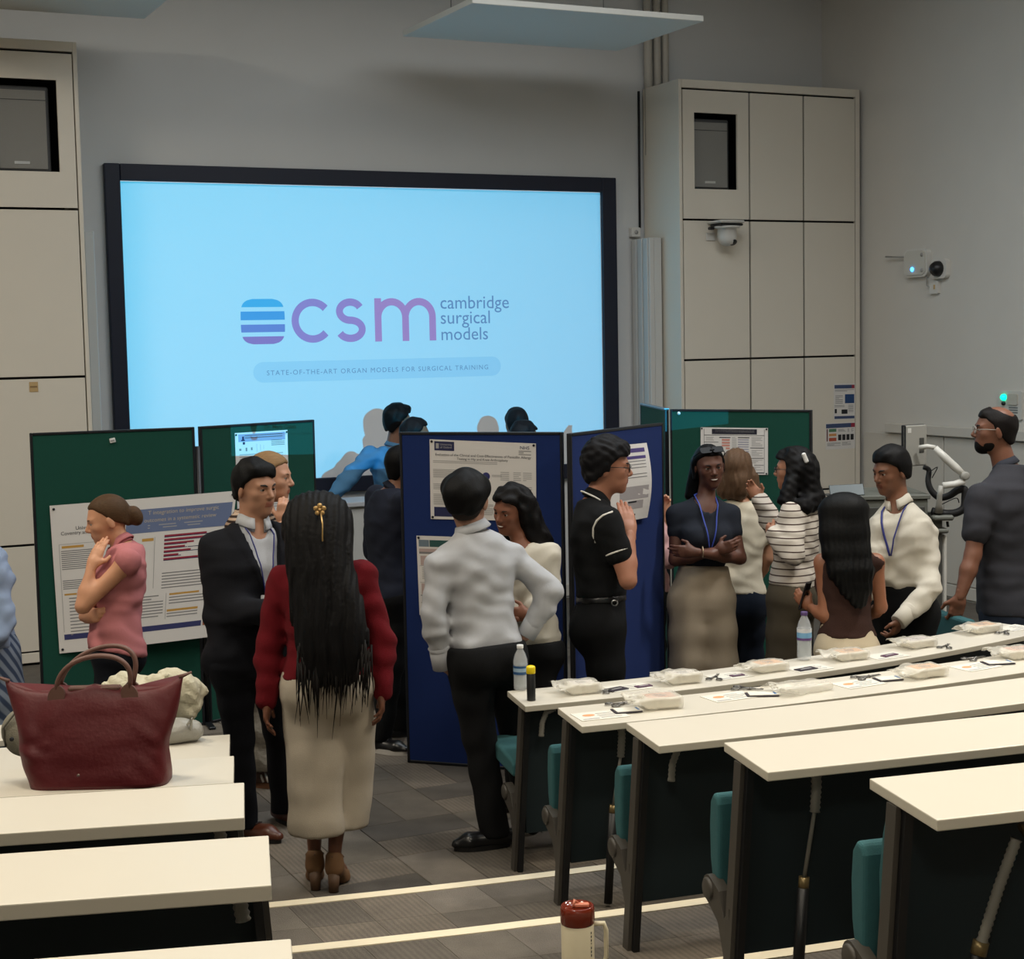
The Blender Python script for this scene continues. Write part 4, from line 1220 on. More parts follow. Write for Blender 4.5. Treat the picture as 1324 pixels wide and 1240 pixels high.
def nets(f, lo, hi, h):
    lo = np.asarray(lo, float); hi = np.asarray(hi, float)
    B = 4; H = h * B
    nc = np.ceil((hi - lo) / H).astype(int) + 1
    ci = np.stack(np.meshgrid(*[np.arange(n) for n in nc], indexing='ij'), -1).reshape(-1, 3)
    d = f(lo + (ci + 0.5) * H)
    act = ci[np.abs(d) < H * 1.45]
    if not len(act): return np.zeros((0, 3)), np.zeros((0, 4), int)
    n = nc * B + 1
    G = np.full(n, 9.0, np.float32)
    loc = np.stack(np.meshgrid(*[np.arange(B + 1)] * 3, indexing='ij'), -1).reshape(-1, 3)
    m = np.zeros(n, bool)
    idx = (act[:, None, :] * B + loc[None]).reshape(-1, 3)
    m[idx[:, 0], idx[:, 1], idx[:, 2]] = True
    pi = np.argwhere(m)
    G[m] = f(lo + pi * h)
    s = G < 0
    # cells wholly inside active blocks
    cl = np.stack(np.meshgrid(*[np.arange(B)] * 3, indexing='ij'), -1).reshape(-1, 3)
    cells = (act[:, None, :] * B + cl[None]).reshape(-1, 3)
    cs = np.stack([s[cells[:, 0] + c[0], cells[:, 1] + c[1], cells[:, 2] + c[2]] for c in _C8], 1)
    k = cs.sum(1); keep = (k > 0) & (k < 8)
    cells = cells[keep]; cs = cs[keep]
    gv = np.stack([G[cells[:, 0] + c[0], cells[:, 1] + c[1], cells[:, 2] + c[2]] for c in _C8], 1)
    acc = np.zeros((len(cells), 3)); cnt = np.zeros(len(cells))
    for a in range(8):
        for b in range(a + 1, 8):
            df = _C8[b] - _C8[a]
            if np.abs(df).sum() != 1: continue
            x = cs[:, a] != cs[:, b]
            if not x.any(): continue
            t = gv[x, a] / (gv[x, a] - gv[x, b])
            acc[x] += _C8[a] + t[:, None] * df; cnt[x] += 1
    vid = np.full(n, -1, np.int32)
    vid[cells[:, 0], cells[:, 1], cells[:, 2]] = np.arange(len(cells))
    Vt = lo + (cells + acc / cnt[:, None]) * h
    Q = []
    for ax in range(3):
        o = np.zeros(3, int); o[ax] = 1
        u = np.zeros(3, int); u[(ax + 1) % 3] = 1
        w = np.zeros(3, int); w[(ax + 2) % 3] = 1
        # edge starts at the cell corner; use cells as candidates
        e = cells
        a = s[e[:, 0], e[:, 1], e[:, 2]]; b = s[e[:, 0] + o[0], e[:, 1] + o[1], e[:, 2] + o[2]]
        x = a != b; e = e[x]; a = a[x]
        ok = ((e - u) >= 0).all(1) & ((e - w) >= 0).all(1); e = e[ok]; a = a[ok]
        q = np.stack([vid[tuple((e).T)], vid[tuple((e - u).T)], vid[tuple((e - u - w).T)], vid[tuple((e - w).T)]], 1)
        ok = (q >= 0).all(1); q = q[ok]; a = a[ok]
        q[~a] = q[~a][:, ::-1]
        Q.append(q)
    Qa = np.concatenate(Q)
    return Vt, Qa[:, ::-1]
def np_mesh(name, V, Q, mats, parent, origin, mids=None):
    me = bpy.data.meshes.new(name)
    V = np.asarray(V, np.float32) - np.asarray(origin, np.float32)
    me.vertices.add(len(V)); me.vertices.foreach_set('co', V.ravel())
    me.loops.add(len(Q) * 4); me.loops.foreach_set('vertex_index', np.asarray(Q, np.int32).ravel())
    me.polygons.add(len(Q)); me.polygons.foreach_set('loop_start', np.arange(len(Q), dtype=np.int32) * 4)
    me.polygons.foreach_set('use_smooth', np.ones(len(Q), bool))
    for m in (mats if isinstance(mats, (list, tuple)) else [mats]): me.materials.append(m)
    if mids is not None: me.polygons.foreach_set('material_index', np.asarray(mids, np.int32))
    me.update(calc_edges=True); me.validate()
    o = bpy.data.objects.new(name, me)
    return link(o, parent)
def bbox(pts, pad):
    p = np.array(pts, float); return p.min(0) - pad, p.max(0) + pad

UPZ = V3(0, 0, 1)
VR = unit(V3(AX_R[0], AX_R[1], 0)); VA = unit(V3(AX_F[0], AX_F[1], 0))     # picture right, and away, on the floor
def facing(deg):
    """0 looks at the camera, 90 looks to the picture's right, 180 looks away"""
    a = math.radians(deg); return math.sin(a) * VR - math.cos(a) * VA
def rot(v, ax, deg):
    a = math.radians(deg); ax = unit(ax); v = np.asarray(v, float)
    return v * math.cos(a) + np.cross(ax, v) * math.sin(a) + ax * (ax @ v) * (1 - math.cos(a))

def skin_mat(name, rgb):
    m = mat(name, rgb, 0.5, noise=0.06, nscale=25)
    b = m.node_tree.nodes['Principled BSDF']
    b.inputs['Subsurface Weight'].default_value = 0.06
    b.inputs['Subsurface Radius'].default_value = (0.01, 0.004, 0.002)
    b.inputs['Subsurface Scale'].default_value = 0.3
    return m
def hair_mat(name, rgb, rough=0.55, stretch=(60, 60, 6)):
    return mat(name, rgb, rough, noise=0.4, nscale=3, bump=0.18, bscale=4, aniso=stretch, spec=0.16)
def cloth_mat(name, rgb, rough=0.85, bump=0.25):
    return mat(name, rgb, rough, noise=0.06, nscale=18, bump=bump, bscale=350, spec=0.25)

LID = (0.004, -0.004)
class Person:
    def __init__(s, label, d, H=1.72, female=False, group=None, face=0, head=None, hyaw=None, hpitch=0, hroll=0, neck=None, pelvis=None,
                 skin=(150, 105, 80), bw=1.0, hs=1.06, tface=None, lean=None):
        s.d = d; s.H = H; s.k = H / 1.75; s.fem = female; s.hs = hs
        s.P = lambda px, py, dd=0.0: at_d(px, py, d + dd)
        s.skin = skin_mat('skin_%d_%d_%d' % skin, skin)
        s.lipm = mat('lips_%d_%d_%d' % skin, (min(255, int(skin[0] * .88)), int(skin[1] * .74), int(skin[2] * .74)), 0.45)
        s.F = facing(face if tface is None else tface); s.L = np.cross(UPZ, s.F)
        s.hF = facing(face if hyaw is None else hyaw); s.hL = np.cross(UPZ, s.hF)
        s.hF = rot(s.hF, s.hL, hpitch); s.hU = np.cross(s.hF, s.hL)
        if hroll: s.hL = rot(s.hL, s.hF, hroll); s.hU = np.cross(s.hF, s.hL)
        s.hc = s.P(*head)
        s.neck = s.P(*neck); s.pelvis = s.P(*pelvis)
        s.bw = bw
        k = s.k
        sw = (0.165 if female else 0.188) * k * bw
        s.sh = {1: s.neck + s.L * sw - UPZ * 0.045 * k, -1: s.neck - s.L * sw - UPZ * 0.045 * k}
        hw = 0.085 * k
        s.hip = {1: s.pelvis + s.L * hw, -1: s.pelvis - s.L * hw}
        s.el = {}; s.wr = {}; s.hd = {}; s.kn = {}; s.an = {}; s.toe = {}
        g = s.pelvis.copy(); g[2] = 0
        s.root = thing('person', label, 'person', g, 0, group)
        s.o = g
        s.group = group
    # ---- pose
    def arm(s, side, el, wr, hdir=None, thumb=None, curl=0.35, spread=0.0, hand=True):
        s.el[side] = s.P(*el); s.wr[side] = s.P(*wr)
        if hand:
            dv = unit(s.wr[side] - s.el[side]) if hdir is None else unit(hdir)
            s.hd[side] = (dv, thumb, curl, spread)
    def legs(s, feet=None, spread=0.10, floor=0.0, toes=(12, 12), knees=None):
        for sd in (1, -1):
            if feet and sd in feet:
                a = on_z(feet[sd][0], feet[sd][1], floor)
            else:
                a = s.pelvis + s.L * spread * sd; a[2] = floor
            s.an[sd] = V3(a[0], a[1], floor + 0.085 * s.k)
            s.kn[sd] = (s.hip[sd] * 0.52 + s.an[sd] * 0.48) + s.F * 0.02
            if knees and sd in knees: s.kn[sd] = s.kn[sd] + knees[sd]
            t = rot(s.F, UPZ, toes[0 if sd == 1 else 1] * sd)
            s.toe[sd] = t
    # ---- bodies
    def torso_prof(s, add=0.0, loose=0.0):
        k = s.k * s.bw
        if s.fem:
            R = [(-.16, .10, .08, -.01), (-.06, .165, .105, -.012), (.05, .172, .11, -.012), (.2, .152, .10, -.004), (.38, .124, .085, .0), (.55, .132, .095, .004), (.72, .148, .10, .004), (.86, .142, .085, -.006), (.96, .085, .062, -.012), (1.02, .055, .052, -.014)]
        else:
            R = [(-.16, .10, .08, -.01), (-.06, .155, .105, -.01), (.05, .162, .112, -.008), (.2, .154, .108, .0), (.38, .146, .102, .004), (.55, .158, .112, .006), (.72, .174, .118, .004), (.86, .168, .098, -.006), (.96, .10, .07, -.012), (1.02, .06, .056, -.014)]
        return [(t, a * k + add + loose * (.7 if t < .8 else .25), b * k + add + loose * (.7 if t < .8 else .25), o * k) for t, a, b, o in R]
    def torso(s, add=0.0, loose=0.0):
        return loft(s.pelvis, s.neck, s.L, s.F, s.torso_prof(add, loose))
    def torso_prims(s, add=0.0, loose=0.0):
        k = s.k
        r = [(s.torso(add, loose), 0.0)]
        mid = s.neck - UPZ * 0.055 * k
        for sd in (1, -1):
            r.append((cone(mid + s.L * sd * .05 * k, s.sh[sd], .058 * k + add, .054 * k + add), .06))
        if s.fem:
            up = unit(s.neck - s.pelvis); c = s.pelvis + (s.neck - s.pelvis) * 0.66
            for sd in (1, -1):
                r.append((ell(c + s.L * sd * .075 * k + s.F * .075 * k, np.eye(3), np.ones(3) * (.062 * k + add)), .05))
        for sd in (1, -1):
            r.append((ell(s.pelvis + s.L * sd * .07 * k - s.F * .055 * k - UPZ * .02, np.eye(3), np.ones(3) * (.092 * k + add)), .06))
        return r
    def arm_prims(s, sd, add=0.0, upto=1.0, which='both', loose=0.0):
        k = s.k * (0.9 if s.fem else 1.0) * (0.5 + 0.5 * s.bw)
        a, e, w = s.sh[sd], s.el[sd], s.wr[sd]
        r = [(cone(a, a + (e - a) * min(1, upto), .052 * k + add + loose * .6, (.052 + (.040 - .052) * min(1, upto)) * k + add + loose), .035)]
        if upto > 1:
            t = upto - 1
            m = e + (w - e) * min(.35, t)
            r.append((cone(e, m, .040 * k + add + loose, .041 * k + add + loose), .02))
            if t > .35: r.append((cone(m, e + (w - e) * t, .041 * k + add + loose, (.041 + (.026 - .041) * (t - .35) / .65) * k + add + loose), .02))
        return r
    def leg_prims(s, sd, add=0.0):
        k = s.k
        h, n, a = s.hip[sd], s.kn[sd], s.an[sd]
        calf = n + (a - n) * .3 - s.F * .012
        return [(cone(h, n, .088 * k + add, .054 * k + add), .05), (cone(n, calf, .052 * k + add, .054 * k + add), .03), (cone(calf, a, .053 * k + add, .036 * k + add), .03)]
    def hand_prims(s, sd):
        dv, th, curl, spread = s.hd[sd]
        k = s.k * (0.92 if s.fem else 1.0)
        w = s.wr[sd]
        th = unit(np.asarray(th, float) - (np.asarray(th, float) @ dv) * dv)
        n = np.cross(th, dv) if sd == -1 else np.cross(dv, th)      # the way the palm looks
        pr = [(ell(w + dv * .046 * k + n * .004, [dv, th, n], [.054 * k, .040 * k, .0165 * k]), 0.0),
              (fcone(w - dv * .03 * k, w + dv * .02 * k, .027 * k, .030 * k, n, .72), .025)]
        base = [(.029, .088, .070), (.010, .094, .079), (-.010, .090, .073), (-.028, .080, .056)]
        for i, (lt, bd, ln) in enumerate(base):
            b = w + dv * bd * k + th * lt * k
            fd = rot(dv, n, (8 - 6 * i) * spread)
            ax = np.cross(fd, n)                                  # bends the finger towards the palm
            c1 = curl * (62 + 5 * i); c2 = curl * (88 + 4 * i)
            d1 = rot(fd, ax, c1); d2 = rot(fd, ax, c1 + c2)
            p1 = b + d1 * ln * .55 * k; p2 = p1 + d2 * ln * .50 * k
            rr = (.0092 if i < 3 else .008) * k
            pr.append((cone(b - dv * .02 * k, b, rr * 1.05, rr * 1.05), .012)); pr.append((cone(b, p1, rr * 1.03, rr * .95), .006)); pr.append((cone(p1, p2, rr * .95, rr * .78), .004))
        b = w + dv * .022 * k + th * .026 * k + n * .006
        p1 = b + unit(dv * .55 + th * .75 + n * .25) * .042 * k; p2 = p1 + unit(dv * .85 + th * .25 + n * (.2 + .3 * curl)) * .032 * k
        pr += [(cone(b, p1, .0145 * k, .0108 * k), .014), (cone(p1, p2, .0105 * k, .0085 * k), .005)]
        return pr, [w - dv * .03, w + dv * .2 * k + th * .07, w + dv * .2 * k - th * .07, w + n * .1, w - n * .05]
    # ---- head
    def hp(s, f, l, u):
        k = s.hk; return s.hc + (s.hF * f + s.hL * l + s.hU * u) * k
    @property
    def hk(s): return s.hs * (0.5 + 0.5 * s.k) * (0.965 if s.fem else 1.0)
    def head_prims(s):
        k = s.hk; A = [s.hF, s.hL, s.hU]; p = s.hp
        jw = .046 if s.fem else .052
        pr = [(ell(p(-.012, 0, .028), A, V3(.097, .075, .088) * k), 0), (ell(p(.020, 0, -.028), A, V3(.072, .063, .080) * k), .03 * k),
              (ell(p(.034, 0, -.070), A, V3(.050, jw, .040) * k), .03 * k), (cone(p(.066, .008, -.099), p(.066, -.008, -.099), .017 * k, .017 * k), .02 * k),
              (ell(p(.070, 0, .020), A, V3(.018, .048, .011) * k), .02 * k)]
        for sd in (1, -1):
            pr.append((ell(p(.052, .043 * sd, -.022), A, V3(.022, .019, .020) * k), .02 * k))
        base = union(pr)
        sock = [ell(p(.093, .031 * sd, .0015), A, V3(.017, .0175, .0105) * k) for sd in (1, -1)]
        add = [(cone(p(.082, 0, .012), p(.104, 0, -.026), .0075 * k, .0115 * k), .010 * k), (ell(p(.094, 0, -.032), A, V3(.012, .0175, .008) * k), .006 * k),
               (ell(p(.0855, 0, -.0555), A, V3(.010, .022, .0055) * k), .004 * k), (ell(p(.084, 0, -.0655), A, V3(.010, .019, .0065) * k), .004 * k)]
        lids = []
        for sd in (1, -1):
            ce = p(.0725, .031 * sd, .0015)
            lids.append((ce, p(.0725, .031 * sd, .0015 + LID[0])))
        ears = []
        for sd in (1, -1):
            ea = unit(s.hF * .25 + s.hU); eb = unit(np.cross(ea, s.hL)) ; el_ = unit(s.hL * sd - s.hF * .35)
            ears.append((ell(p(-.010, .0765 * sd, -.010), [el_, np.cross(ea, el_), ea], V3(.0075, .018, .031) * k), .006 * k))
        def f(P):
            d = base(P)
            for q in sock: d = smax(d, -q(P), .012 * k)
            for ce, _ in lids:
                q = P - ce; u_ = q @ s.hU; r_ = np.sqrt(np.einsum('ij,ij->i', q, q)) - .0142 * k
                slit = np.minimum(u_ - -.0040 * k, .0036 * k - u_)      # >0 inside the opening
                d = smin(d, np.maximum(r_, slit), .004 * k)
            for g, kk in add + ears: d = smin(d, g(P), kk)
            return d
        return f
    def neck_prim(s):
        k = s.k; r = (.050 if s.fem else .058) * k
        return cone(s.neck - UPZ * .03, s.hc + (-s.hF * .018 - s.hU * .055) * s.hk, r * 1.12, r * 0.95)
    def body(s, legs=True, smile=0.0, h=0.016):
        pr = s.torso_prims(-.006)
        for sd in (1, -1):
            if sd in s.el: pr += s.arm_prims(sd, 0.0, 2.0)
        pr.append((s.neck_prim(), .03))
        pts = [s.neck + UPZ * .1, s.pelvis - UPZ * .1] + list(s.sh.values()) + list(s.el.values()) + list(s.wr.values())
        if legs and s.an:
            for sd in (1, -1):
                pr += s.leg_prims(sd, -.006)
                pr.append((cone(s.an[sd] - UPZ * .04, s.an[sd] - UPZ * .05 + s.toe[sd] * .14, .034, .026), .02))
            pts += list(s.an.values()) + [v - UPZ * .1 for v in s.an.values()]
        lo, hi = bbox(pts, .2)
        V, Q = nets(union(pr), lo, hi, h)
        parts = [(V, Q, np.zeros(len(Q), int))]
        hf = s.head_prims(); nk = s.neck_prim()
        top = s.neck
        def f(P):
            return np.maximum(smin(hf(P), nk(P), .03), (s.neck[2] + .01) - P[:, 2])
        lo, hi = bbox([s.hc], .165 * s.hk + .01); lo[2] = s.neck[2] - .02
        lo = np.minimum(lo, s.neck - .09); hi = np.maximum(hi, s.neck + np.array([.09, .09, 0]))
        V, Q = nets(f, lo, hi, 0.0040)
        c = V[Q].mean(1) - s.hc; q = np.stack([c @ s.hF, c @ s.hL, c @ s.hU], 1) / s.hk
        w = .021 + .010 * smile
        lips = (q[:, 0] > .06) & (np.abs(q[:, 1]) < w) & (q[:, 2] > -.0725 + smile * (np.abs(q[:, 1]) / .03) ** 2 * .008) & (q[:, 2] < -.0505)
        parts.append((V, Q, lips.astype(int)))
        for sd in s.hd:
            hp_, pts = s.hand_prims(sd)
            lo, hi = bbox(pts, .05)
            V, Q = nets(union(hp_), lo, hi, 0.0052)
            parts.append((V, Q, np.zeros(len(Q), int)))
        off = 0; Vs = []; Qs = []; Ms = []
        for V, Q, m in parts:
            Vs.append(V); Qs.append(Q + off); Ms.append(m); off += len(V)
        np_mesh('body', np.concatenate(Vs), np.concatenate(Qs), [s.skin, s.lipm], s.root, s.o, np.concatenate(Ms))
        return s
    def face_parts(s, iris=(38, 24, 16), brow=(22, 18, 16), brows=True, teeth=False, brow_w=1.0):
        k = s.hk; A = [s.hF, s.hL, s.hU]
        MW = mat('eye_white', (150, 142, 134), 0.3); MI = mat('eye_iris_%d' % iris[0], iris, 0.15)
        for sd in (1, -1):
            c = s.hp(.0725, .031 * sd, .0015)
            M = frame_M(c - s.o, s.hL, s.hU, s.hF)
            mb = MB().lathe([(0, -.0125 * k), (.0085 * k, -.009 * k), (.0122 * k, -.002 * k), (.0118 * k, .004 * k), (.0092 * k, .0084 * k), (.0072 * k, .0102 * k)], 14, M=M)
            mb.mi = 1
            mb.lathe([(.0072 * k, .0102 * k), (.004 * k, .0119 * k), (0, .0125 * k)], 14, M=M)
            mb.build('eye', [MW, MI], s.root)
        if brows:
            bm_ = mat('brow_%d_%d' % (brow[0], brow[1]), brow, 0.7)
            for sd in (1, -1):
                pts = [s.hp(.0895, .012 * sd, .017) - s.o, s.hp(.0885, .026 * sd, .0225) - s.o, s.hp(.079, .042 * sd, .0225) - s.o, s.hp(.066, .052 * sd, .016) - s.o]
                MB().tube(pts, [.0030 * k * brow_w, .0038 * k * brow_w, .0032 * k * brow_w, .0016 * k], 8).build('eyebrow', bm_, s.root)
        if teeth:
            pts = [s.hp(.0925 - .55 * (l / .024) ** 2 * .012, l, -.0605 + .004 * (l / .02) ** 2) - s.o for l in np.linspace(-.019, .019, 7)]
            MB().tube(pts, [.0018 * k, .0032 * k, .0040 * k, .0042 * k, .0040 * k, .0032 * k, .0018 * k], 8).build('teeth', mat('teeth_white', (232, 226, 216), 0.3), s.root)
    # ---- hair
    def hair(s, color, th=.012, line=None, noise=0.0, nfreq=60, prims=(), bumps=0.0, name='hair', h=0.007, k2=.03, rough=.58, cut=None, top=0.0, m=None, stretch=(60, 60, 6), extra=None):
        """cap of hair over the skull cut along a hairline, plus any extra locks"""
        k = s.hk; A = [s.hF, s.hL, s.hU]
        line = line or [(-.12, -.072), (-.06, -.066), (-.03, -.035), (-.012, -.01), (.006, -.005), (.018, .03), (.05, .058), (.085, .068), (.12, .07)]
        lx = np.array([a for a, b in line]); ly = np.array([b for a, b in line])
        cap = union([(ell(s.hp(-.012, 0, .028), A, V3(.097 + th, .075 + th, .088 + th + top) * k), 0), (ell(s.hp(-.030, 0, -.03), A, V3(.066 + th, .058 + th, .066 + th) * k), .02)])
        w = waves(len(s.root.name) * 7 + int(s.d * 100), nfreq)
        ex = union(list(prims)) if prims else None
        wl = waves(17, 110)
        def f(P):
            q = P - s.hc; fq = q @ s.hF / k; uq = q @ s.hU / k; lq = q @ s.hL / k
            d = cap(P)
            g = (np.interp(fq, lx, ly) - uq) * k * .75 + .005 * wl(P)
            if cut is not None: g = cut(fq, lq, uq, g, k)
            d = smax(d, g, .012)
            if ex is not None: d = smin(d, ex(P), k2)
            if noise: d = d + w(P) * noise * 1.2 + wl(P) * noise * .9
            if extra is not None: d = extra(P, d)
            return d
        lo, hi = bbox([s.hc], .15 * k + th + .02)
        for pt in getattr(s, '_hpts', []):
            lo = np.minimum(lo, np.asarray(pt) - .24); hi = np.maximum(hi, np.asarray(pt) + .24)
        V, Q = nets(f, lo, hi, h)
        return np_mesh(name, V, Q, m or hair_mat('hair_%d_%d_%d' % color, color, rough, stretch), s.root, s.o)
    # ---- clothes
    def top(s, m, sleeve=2.0, hem=-.02, add=.011, loose=.009, neck_r=.062, neck_drop=.0, sleeves=(1, -1), wr=.0035, name='shirt', h=.0115, hem_drop=None, vneck=0.0, open_arm=None, seed=1, smooth_arm=.03, flare=0.0, sl_add=None, vcut=None, tuck=None):
        """hem: position along pelvis-to-neck where the garment ends"""
        k = s.k
        ub = union(s.torso_prims(add, loose)); ua = []
        for sd in sleeves:
            if sd in s.el: ua.append(union(s.arm_prims(sd, add * .55 + (sl_add or 0.002) * .6, sleeve, loose=loose * .35)))
        ax = unit(s.neck - s.pelvis); L = np.linalg.norm(s.neck - s.pelvis)
        w1 = folds(seed, ax * .8 + s.L * .6, 42); w2 = waves(seed + 5, 30); w3 = folds(seed + 9, ax - s.L * .4, 75)
        ncen = s.neck + UPZ * .03 + s.F * .012
        nk = cone(ncen - UPZ * (.035 + neck_drop) * k + s.F * (.02 + vneck), ncen + UPZ * .12, neck_r * k * (.9 if not vneck else .6), neck_r * k * 1.1)
        arms_cut = []
        if open_arm:
            for sd in (1, -1):
                arms_cut.append(cone(s.sh[sd] + UPZ * .03 + s.L * sd * .035, s.sh[sd] - UPZ * .10 + s.L * sd * .045, open_arm, open_arm * .8))
        def f(P):
            wv = wr * (w1(P) * .8 + w2(P) * .22 + w3(P) * .5)
            d = ub(P) + wv
            t = (P - s.pelvis) @ ax / L
            if flare: d = d - flare * np.clip((.4 - t), 0, 1)
            if tuck is not None: d = d + .022 * np.clip((tuck - t) / .07, 0, 1.2)
            he = (hem - t) * L
            if hem_drop is not None: he = he + hem_drop(P)
            d = smax(d, he, .008)
            for a in ua: d = smin(d, a(P) + wv, smooth_arm)
            d = smax(d, -nk(P), .008)
            for c in arms_cut: d = smax(d, -c(P), .01)
            if vcut:
                dep, wid, lap = vcut
                q = P - s.neck; v = -(q @ ax); x = np.abs(q @ s.L); fr = q @ s.F
                ww = wid * np.clip(1 - v / dep, 0, 1) ** .8
                g = x - ww
                front = fr > -.01
                d = np.where(front & (g > 0) & (g < lap * np.clip(1.15 - v / dep, 0, 1)) & (v < dep), d - .007, d)
                d = np.where(front & (v < dep + .05) & (v > -.1), np.maximum(d, np.minimum(np.minimum(-g, dep - v), fr + .01) * .8), d)
            return d
        pts = [s.neck + UPZ * .06, s.pelvis + (s.neck - s.pelvis) * hem] + list(s.sh.values())
        for sd in sleeves:
            if sd in s.el: pts += [s.el[sd]] + ([s.wr[sd]] if sleeve > 1 else [])
        lo, hi = bbox(pts, .2 + loose)
        V, Q = nets(f, lo, hi, h)
        return np_mesh(name, V, Q, m, s.root, s.o)
    def collar(s, m, r=.064, hgt=.042, flare=.016, open_front=.0, fold=True, name='collar', tilt=0):
        k = s.k; ax = unit((s.hc - s.hU * .05 * s.hk - s.hF * .015) - s.neck); f = unit(s.F - (s.F @ ax) * ax); l = np.cross(ax, f)
        N = 28; V = []; F = []
        prof = [(r * .96, -.006), (r * .93, hgt), (r * 1.0, hgt + .003)] + ([(r + flare, .008), (r + flare - .004, .003)] if fold else [(r, -.006)])
        for i in range(N + 1):
            a = open_front + (2 * math.pi - 2 * open_front) * i / N
            drop = .018 * (math.cos(a) > .3) * (math.cos(a) - .3) / .7
            for rr, zz in prof:
                V.append(s.neck + (f * math.cos(a) + l * math.sin(a)) * rr * k * (1.0) + ax * ((zz + .012) * k - drop - .012 * max(0, math.cos(a))) - s.o + f * .006)
        n = len(prof)
        for i in range(N):
            for j in range(n - 1):
                F.append((i * n + j, i * n + j + 1, (i + 1) * n + j + 1, (i + 1) * n + j))
        o = raw(name, V, F, m, s.root, smooth=True)
        sl = o.modifiers.new('thick', 'SOLIDIFY'); sl.thickness = .004
        return o
    def trousers(s, m, waist=.2, radii=(.098, .075, .066, .062), hem=.03, add=.012, name='trousers', h=.0125, wr=.004, seed=3, loose=0.0, floor=0.0, join=.05, ends=None, crease=.02, flat=None):
        k = s.k
        pr = [(loft(s.pelvis, s.neck, s.L, s.F, s.torso_prof(add, loose)), 0)]; lg = []
        for sd in (1, -1):
            pr.append((ell(s.pelvis + s.L * sd * .07 * k - s.F * .055 * k - UPZ * .02, np.eye(3), np.ones(3) * (.092 * k + add)), .06))
            h_, n_, a_ = s.hip[sd], s.kn[sd], s.an[sd]
            e = (ends[sd] if ends else a_).copy(); e[2] = floor + hem - .07
            m1 = h_ + (n_ - h_) * .5
            C_ = cone if flat is None else (lambda a, b, ra, rb: fcone(a, b, ra, rb, s.F, flat))
            lg.append(union([(C_(h_, m1, radii[0] * k, radii[1] * k), .03), (C_(m1, n_, radii[1] * k, radii[2] * k), .03), (C_(n_, e, radii[2] * k, radii[3] * k), .03)]))
        ut = union(pr)
        def u(P): return smin(ut(P), smin(lg[0](P), lg[1](P), crease), join)
        ax = unit(s.neck - s.pelvis); L = np.linalg.norm(s.neck - s.pelvis)
        w1 = folds(seed, UPZ + s.L * .3, 34); w2 = folds(seed + 2, s.L + s.F * .5, 50, .6)
        zc = floor + hem
        def f(P):
            z = P[:, 2]
            d = u(P) + wr * (w1(P) * np.clip(1.3 - z, .2, 1) * .7 + w2(P) * .5)
            t = (P - s.pelvis) @ ax / L
            d = smax(d, (t - waist) * L, .006)
            return smax(d, zc - z, .006)
        pts = [s.pelvis + UPZ * .2] + list(s.hip.values()) + list(s.an.values()) + list(s.kn.values())
        lo, hi = bbox(pts, .2)
        V, Q = nets(f, lo, hi, h)
        return np_mesh(name, V, Q, m, s.root, s.o)
    def belt(s, m, t=.2, add=.024, loose=0.0, name='belt', w=.017):
        ax = unit(s.neck - s.pelvis); L = np.linalg.norm(s.neck - s.pelvis)
        tor = union([(loft(s.pelvis, s.neck, s.L, s.F, s.torso_prof(add, loose)), 0)])
        c = s.pelvis + ax * L * t
        def f(P): return smax(tor(P), np.abs((P - c) @ ax) - w, .004)
        lo, hi = bbox([c], .24); lo[2] = c[2] - .06; hi[2] = c[2] + .06
        V, Q = nets(f, lo, hi, .009)
        return np_mesh(name, V, Q, m, s.root, s.o)
    def shoes(s, m, sole, kind='shoe', floor=0.0, sides=(1, -1), lace=None, sole_h=.022):
        k = s.k * (.92 if s.fem else 1.0)
        for sd in sides:
            a = s.an[sd].copy(); t = s.toe[sd]; l = np.cross(UPZ, t)
            g = a.copy(); g[2] = floor
            heel = g - t * .045 * k; ball = g + t * .13 * k; tip = g + t * .185 * k
            pr = union([(cone(heel + UPZ * .045, ball + UPZ * .035, .040 * k, .042 * k), 0), (cone(ball + UPZ * .035, tip + UPZ * .028, .042 * k, .026 * k), .02),
                        (cone(g - t * .01 + UPZ * .05, a + UPZ * .012, .040 * k, .040 * k), .03)])
            def f(P, pr=pr, g=g): return smax(pr(P), floor + sole_h - .004 - P[:, 2], .006)
            lo, hi = bbox([heel, tip, a + UPZ * .03], .09); lo[2] = floor - .02
            V, Q = nets(f, lo, hi, .0075)
            sh = np_mesh(kind, V, Q, m, s.root, s.o)
            outl = []
            for i in range(24):
                q = 2 * math.pi * i / 24; x = math.cos(q); y = math.sin(q)
                xx = .07 + .130 * x; wdt = .040 + .006 * math.exp(-((xx - .12) / .06) ** 2) 
                outl.append(g + t * xx * k + l * y * wdt * k * (1 if x < .6 else 1) - s.o)
            mb = MB()
            mb.prism([(p[0], p[1]) for p in outl], outl[0][2], outl[0][2] + sole_h)
            so = mb.build('sole', sole, sh)
            if lace is not None:
                for q in range(4):
                    c = g + t * (.055 + .022 * q) * k + UPZ * (.088 - .010 * q) * k
                    MB().tube([c + l * .022 - s.o, c + UPZ * .005 - s.o, c - l * .022 - s.o], .0035, 6).build('lace', lace, sh)
    def lanyard(s, m, drop=.28, half=.055, badge=None, t_off=.0, name='lanyard', back=True, r=.006, lift=0.012):
        """ribbon round the neck, hanging to a point on the chest"""
        k = s.k; ax = unit(s.neck - s.pelvis); f = unit(s.F - (s.F @ ax) * ax); l = np.cross(ax, f)
        tor = s.torso_prims(.012, .012); U = union(tor)
        def on_front(u, v):     # a point on the garment's front at lateral u, height v below the neck
            p0 = s.neck - ax * v + l * u
            lo_, hi_ = -.02, .3
            ts = np.linspace(lo_, hi_, 90); P = p0 + ts[:, None] * f
            d = U(P); i = np.where(d < lift)[0]
            return P[i[-1]] if len(i) else p0
        pts = []
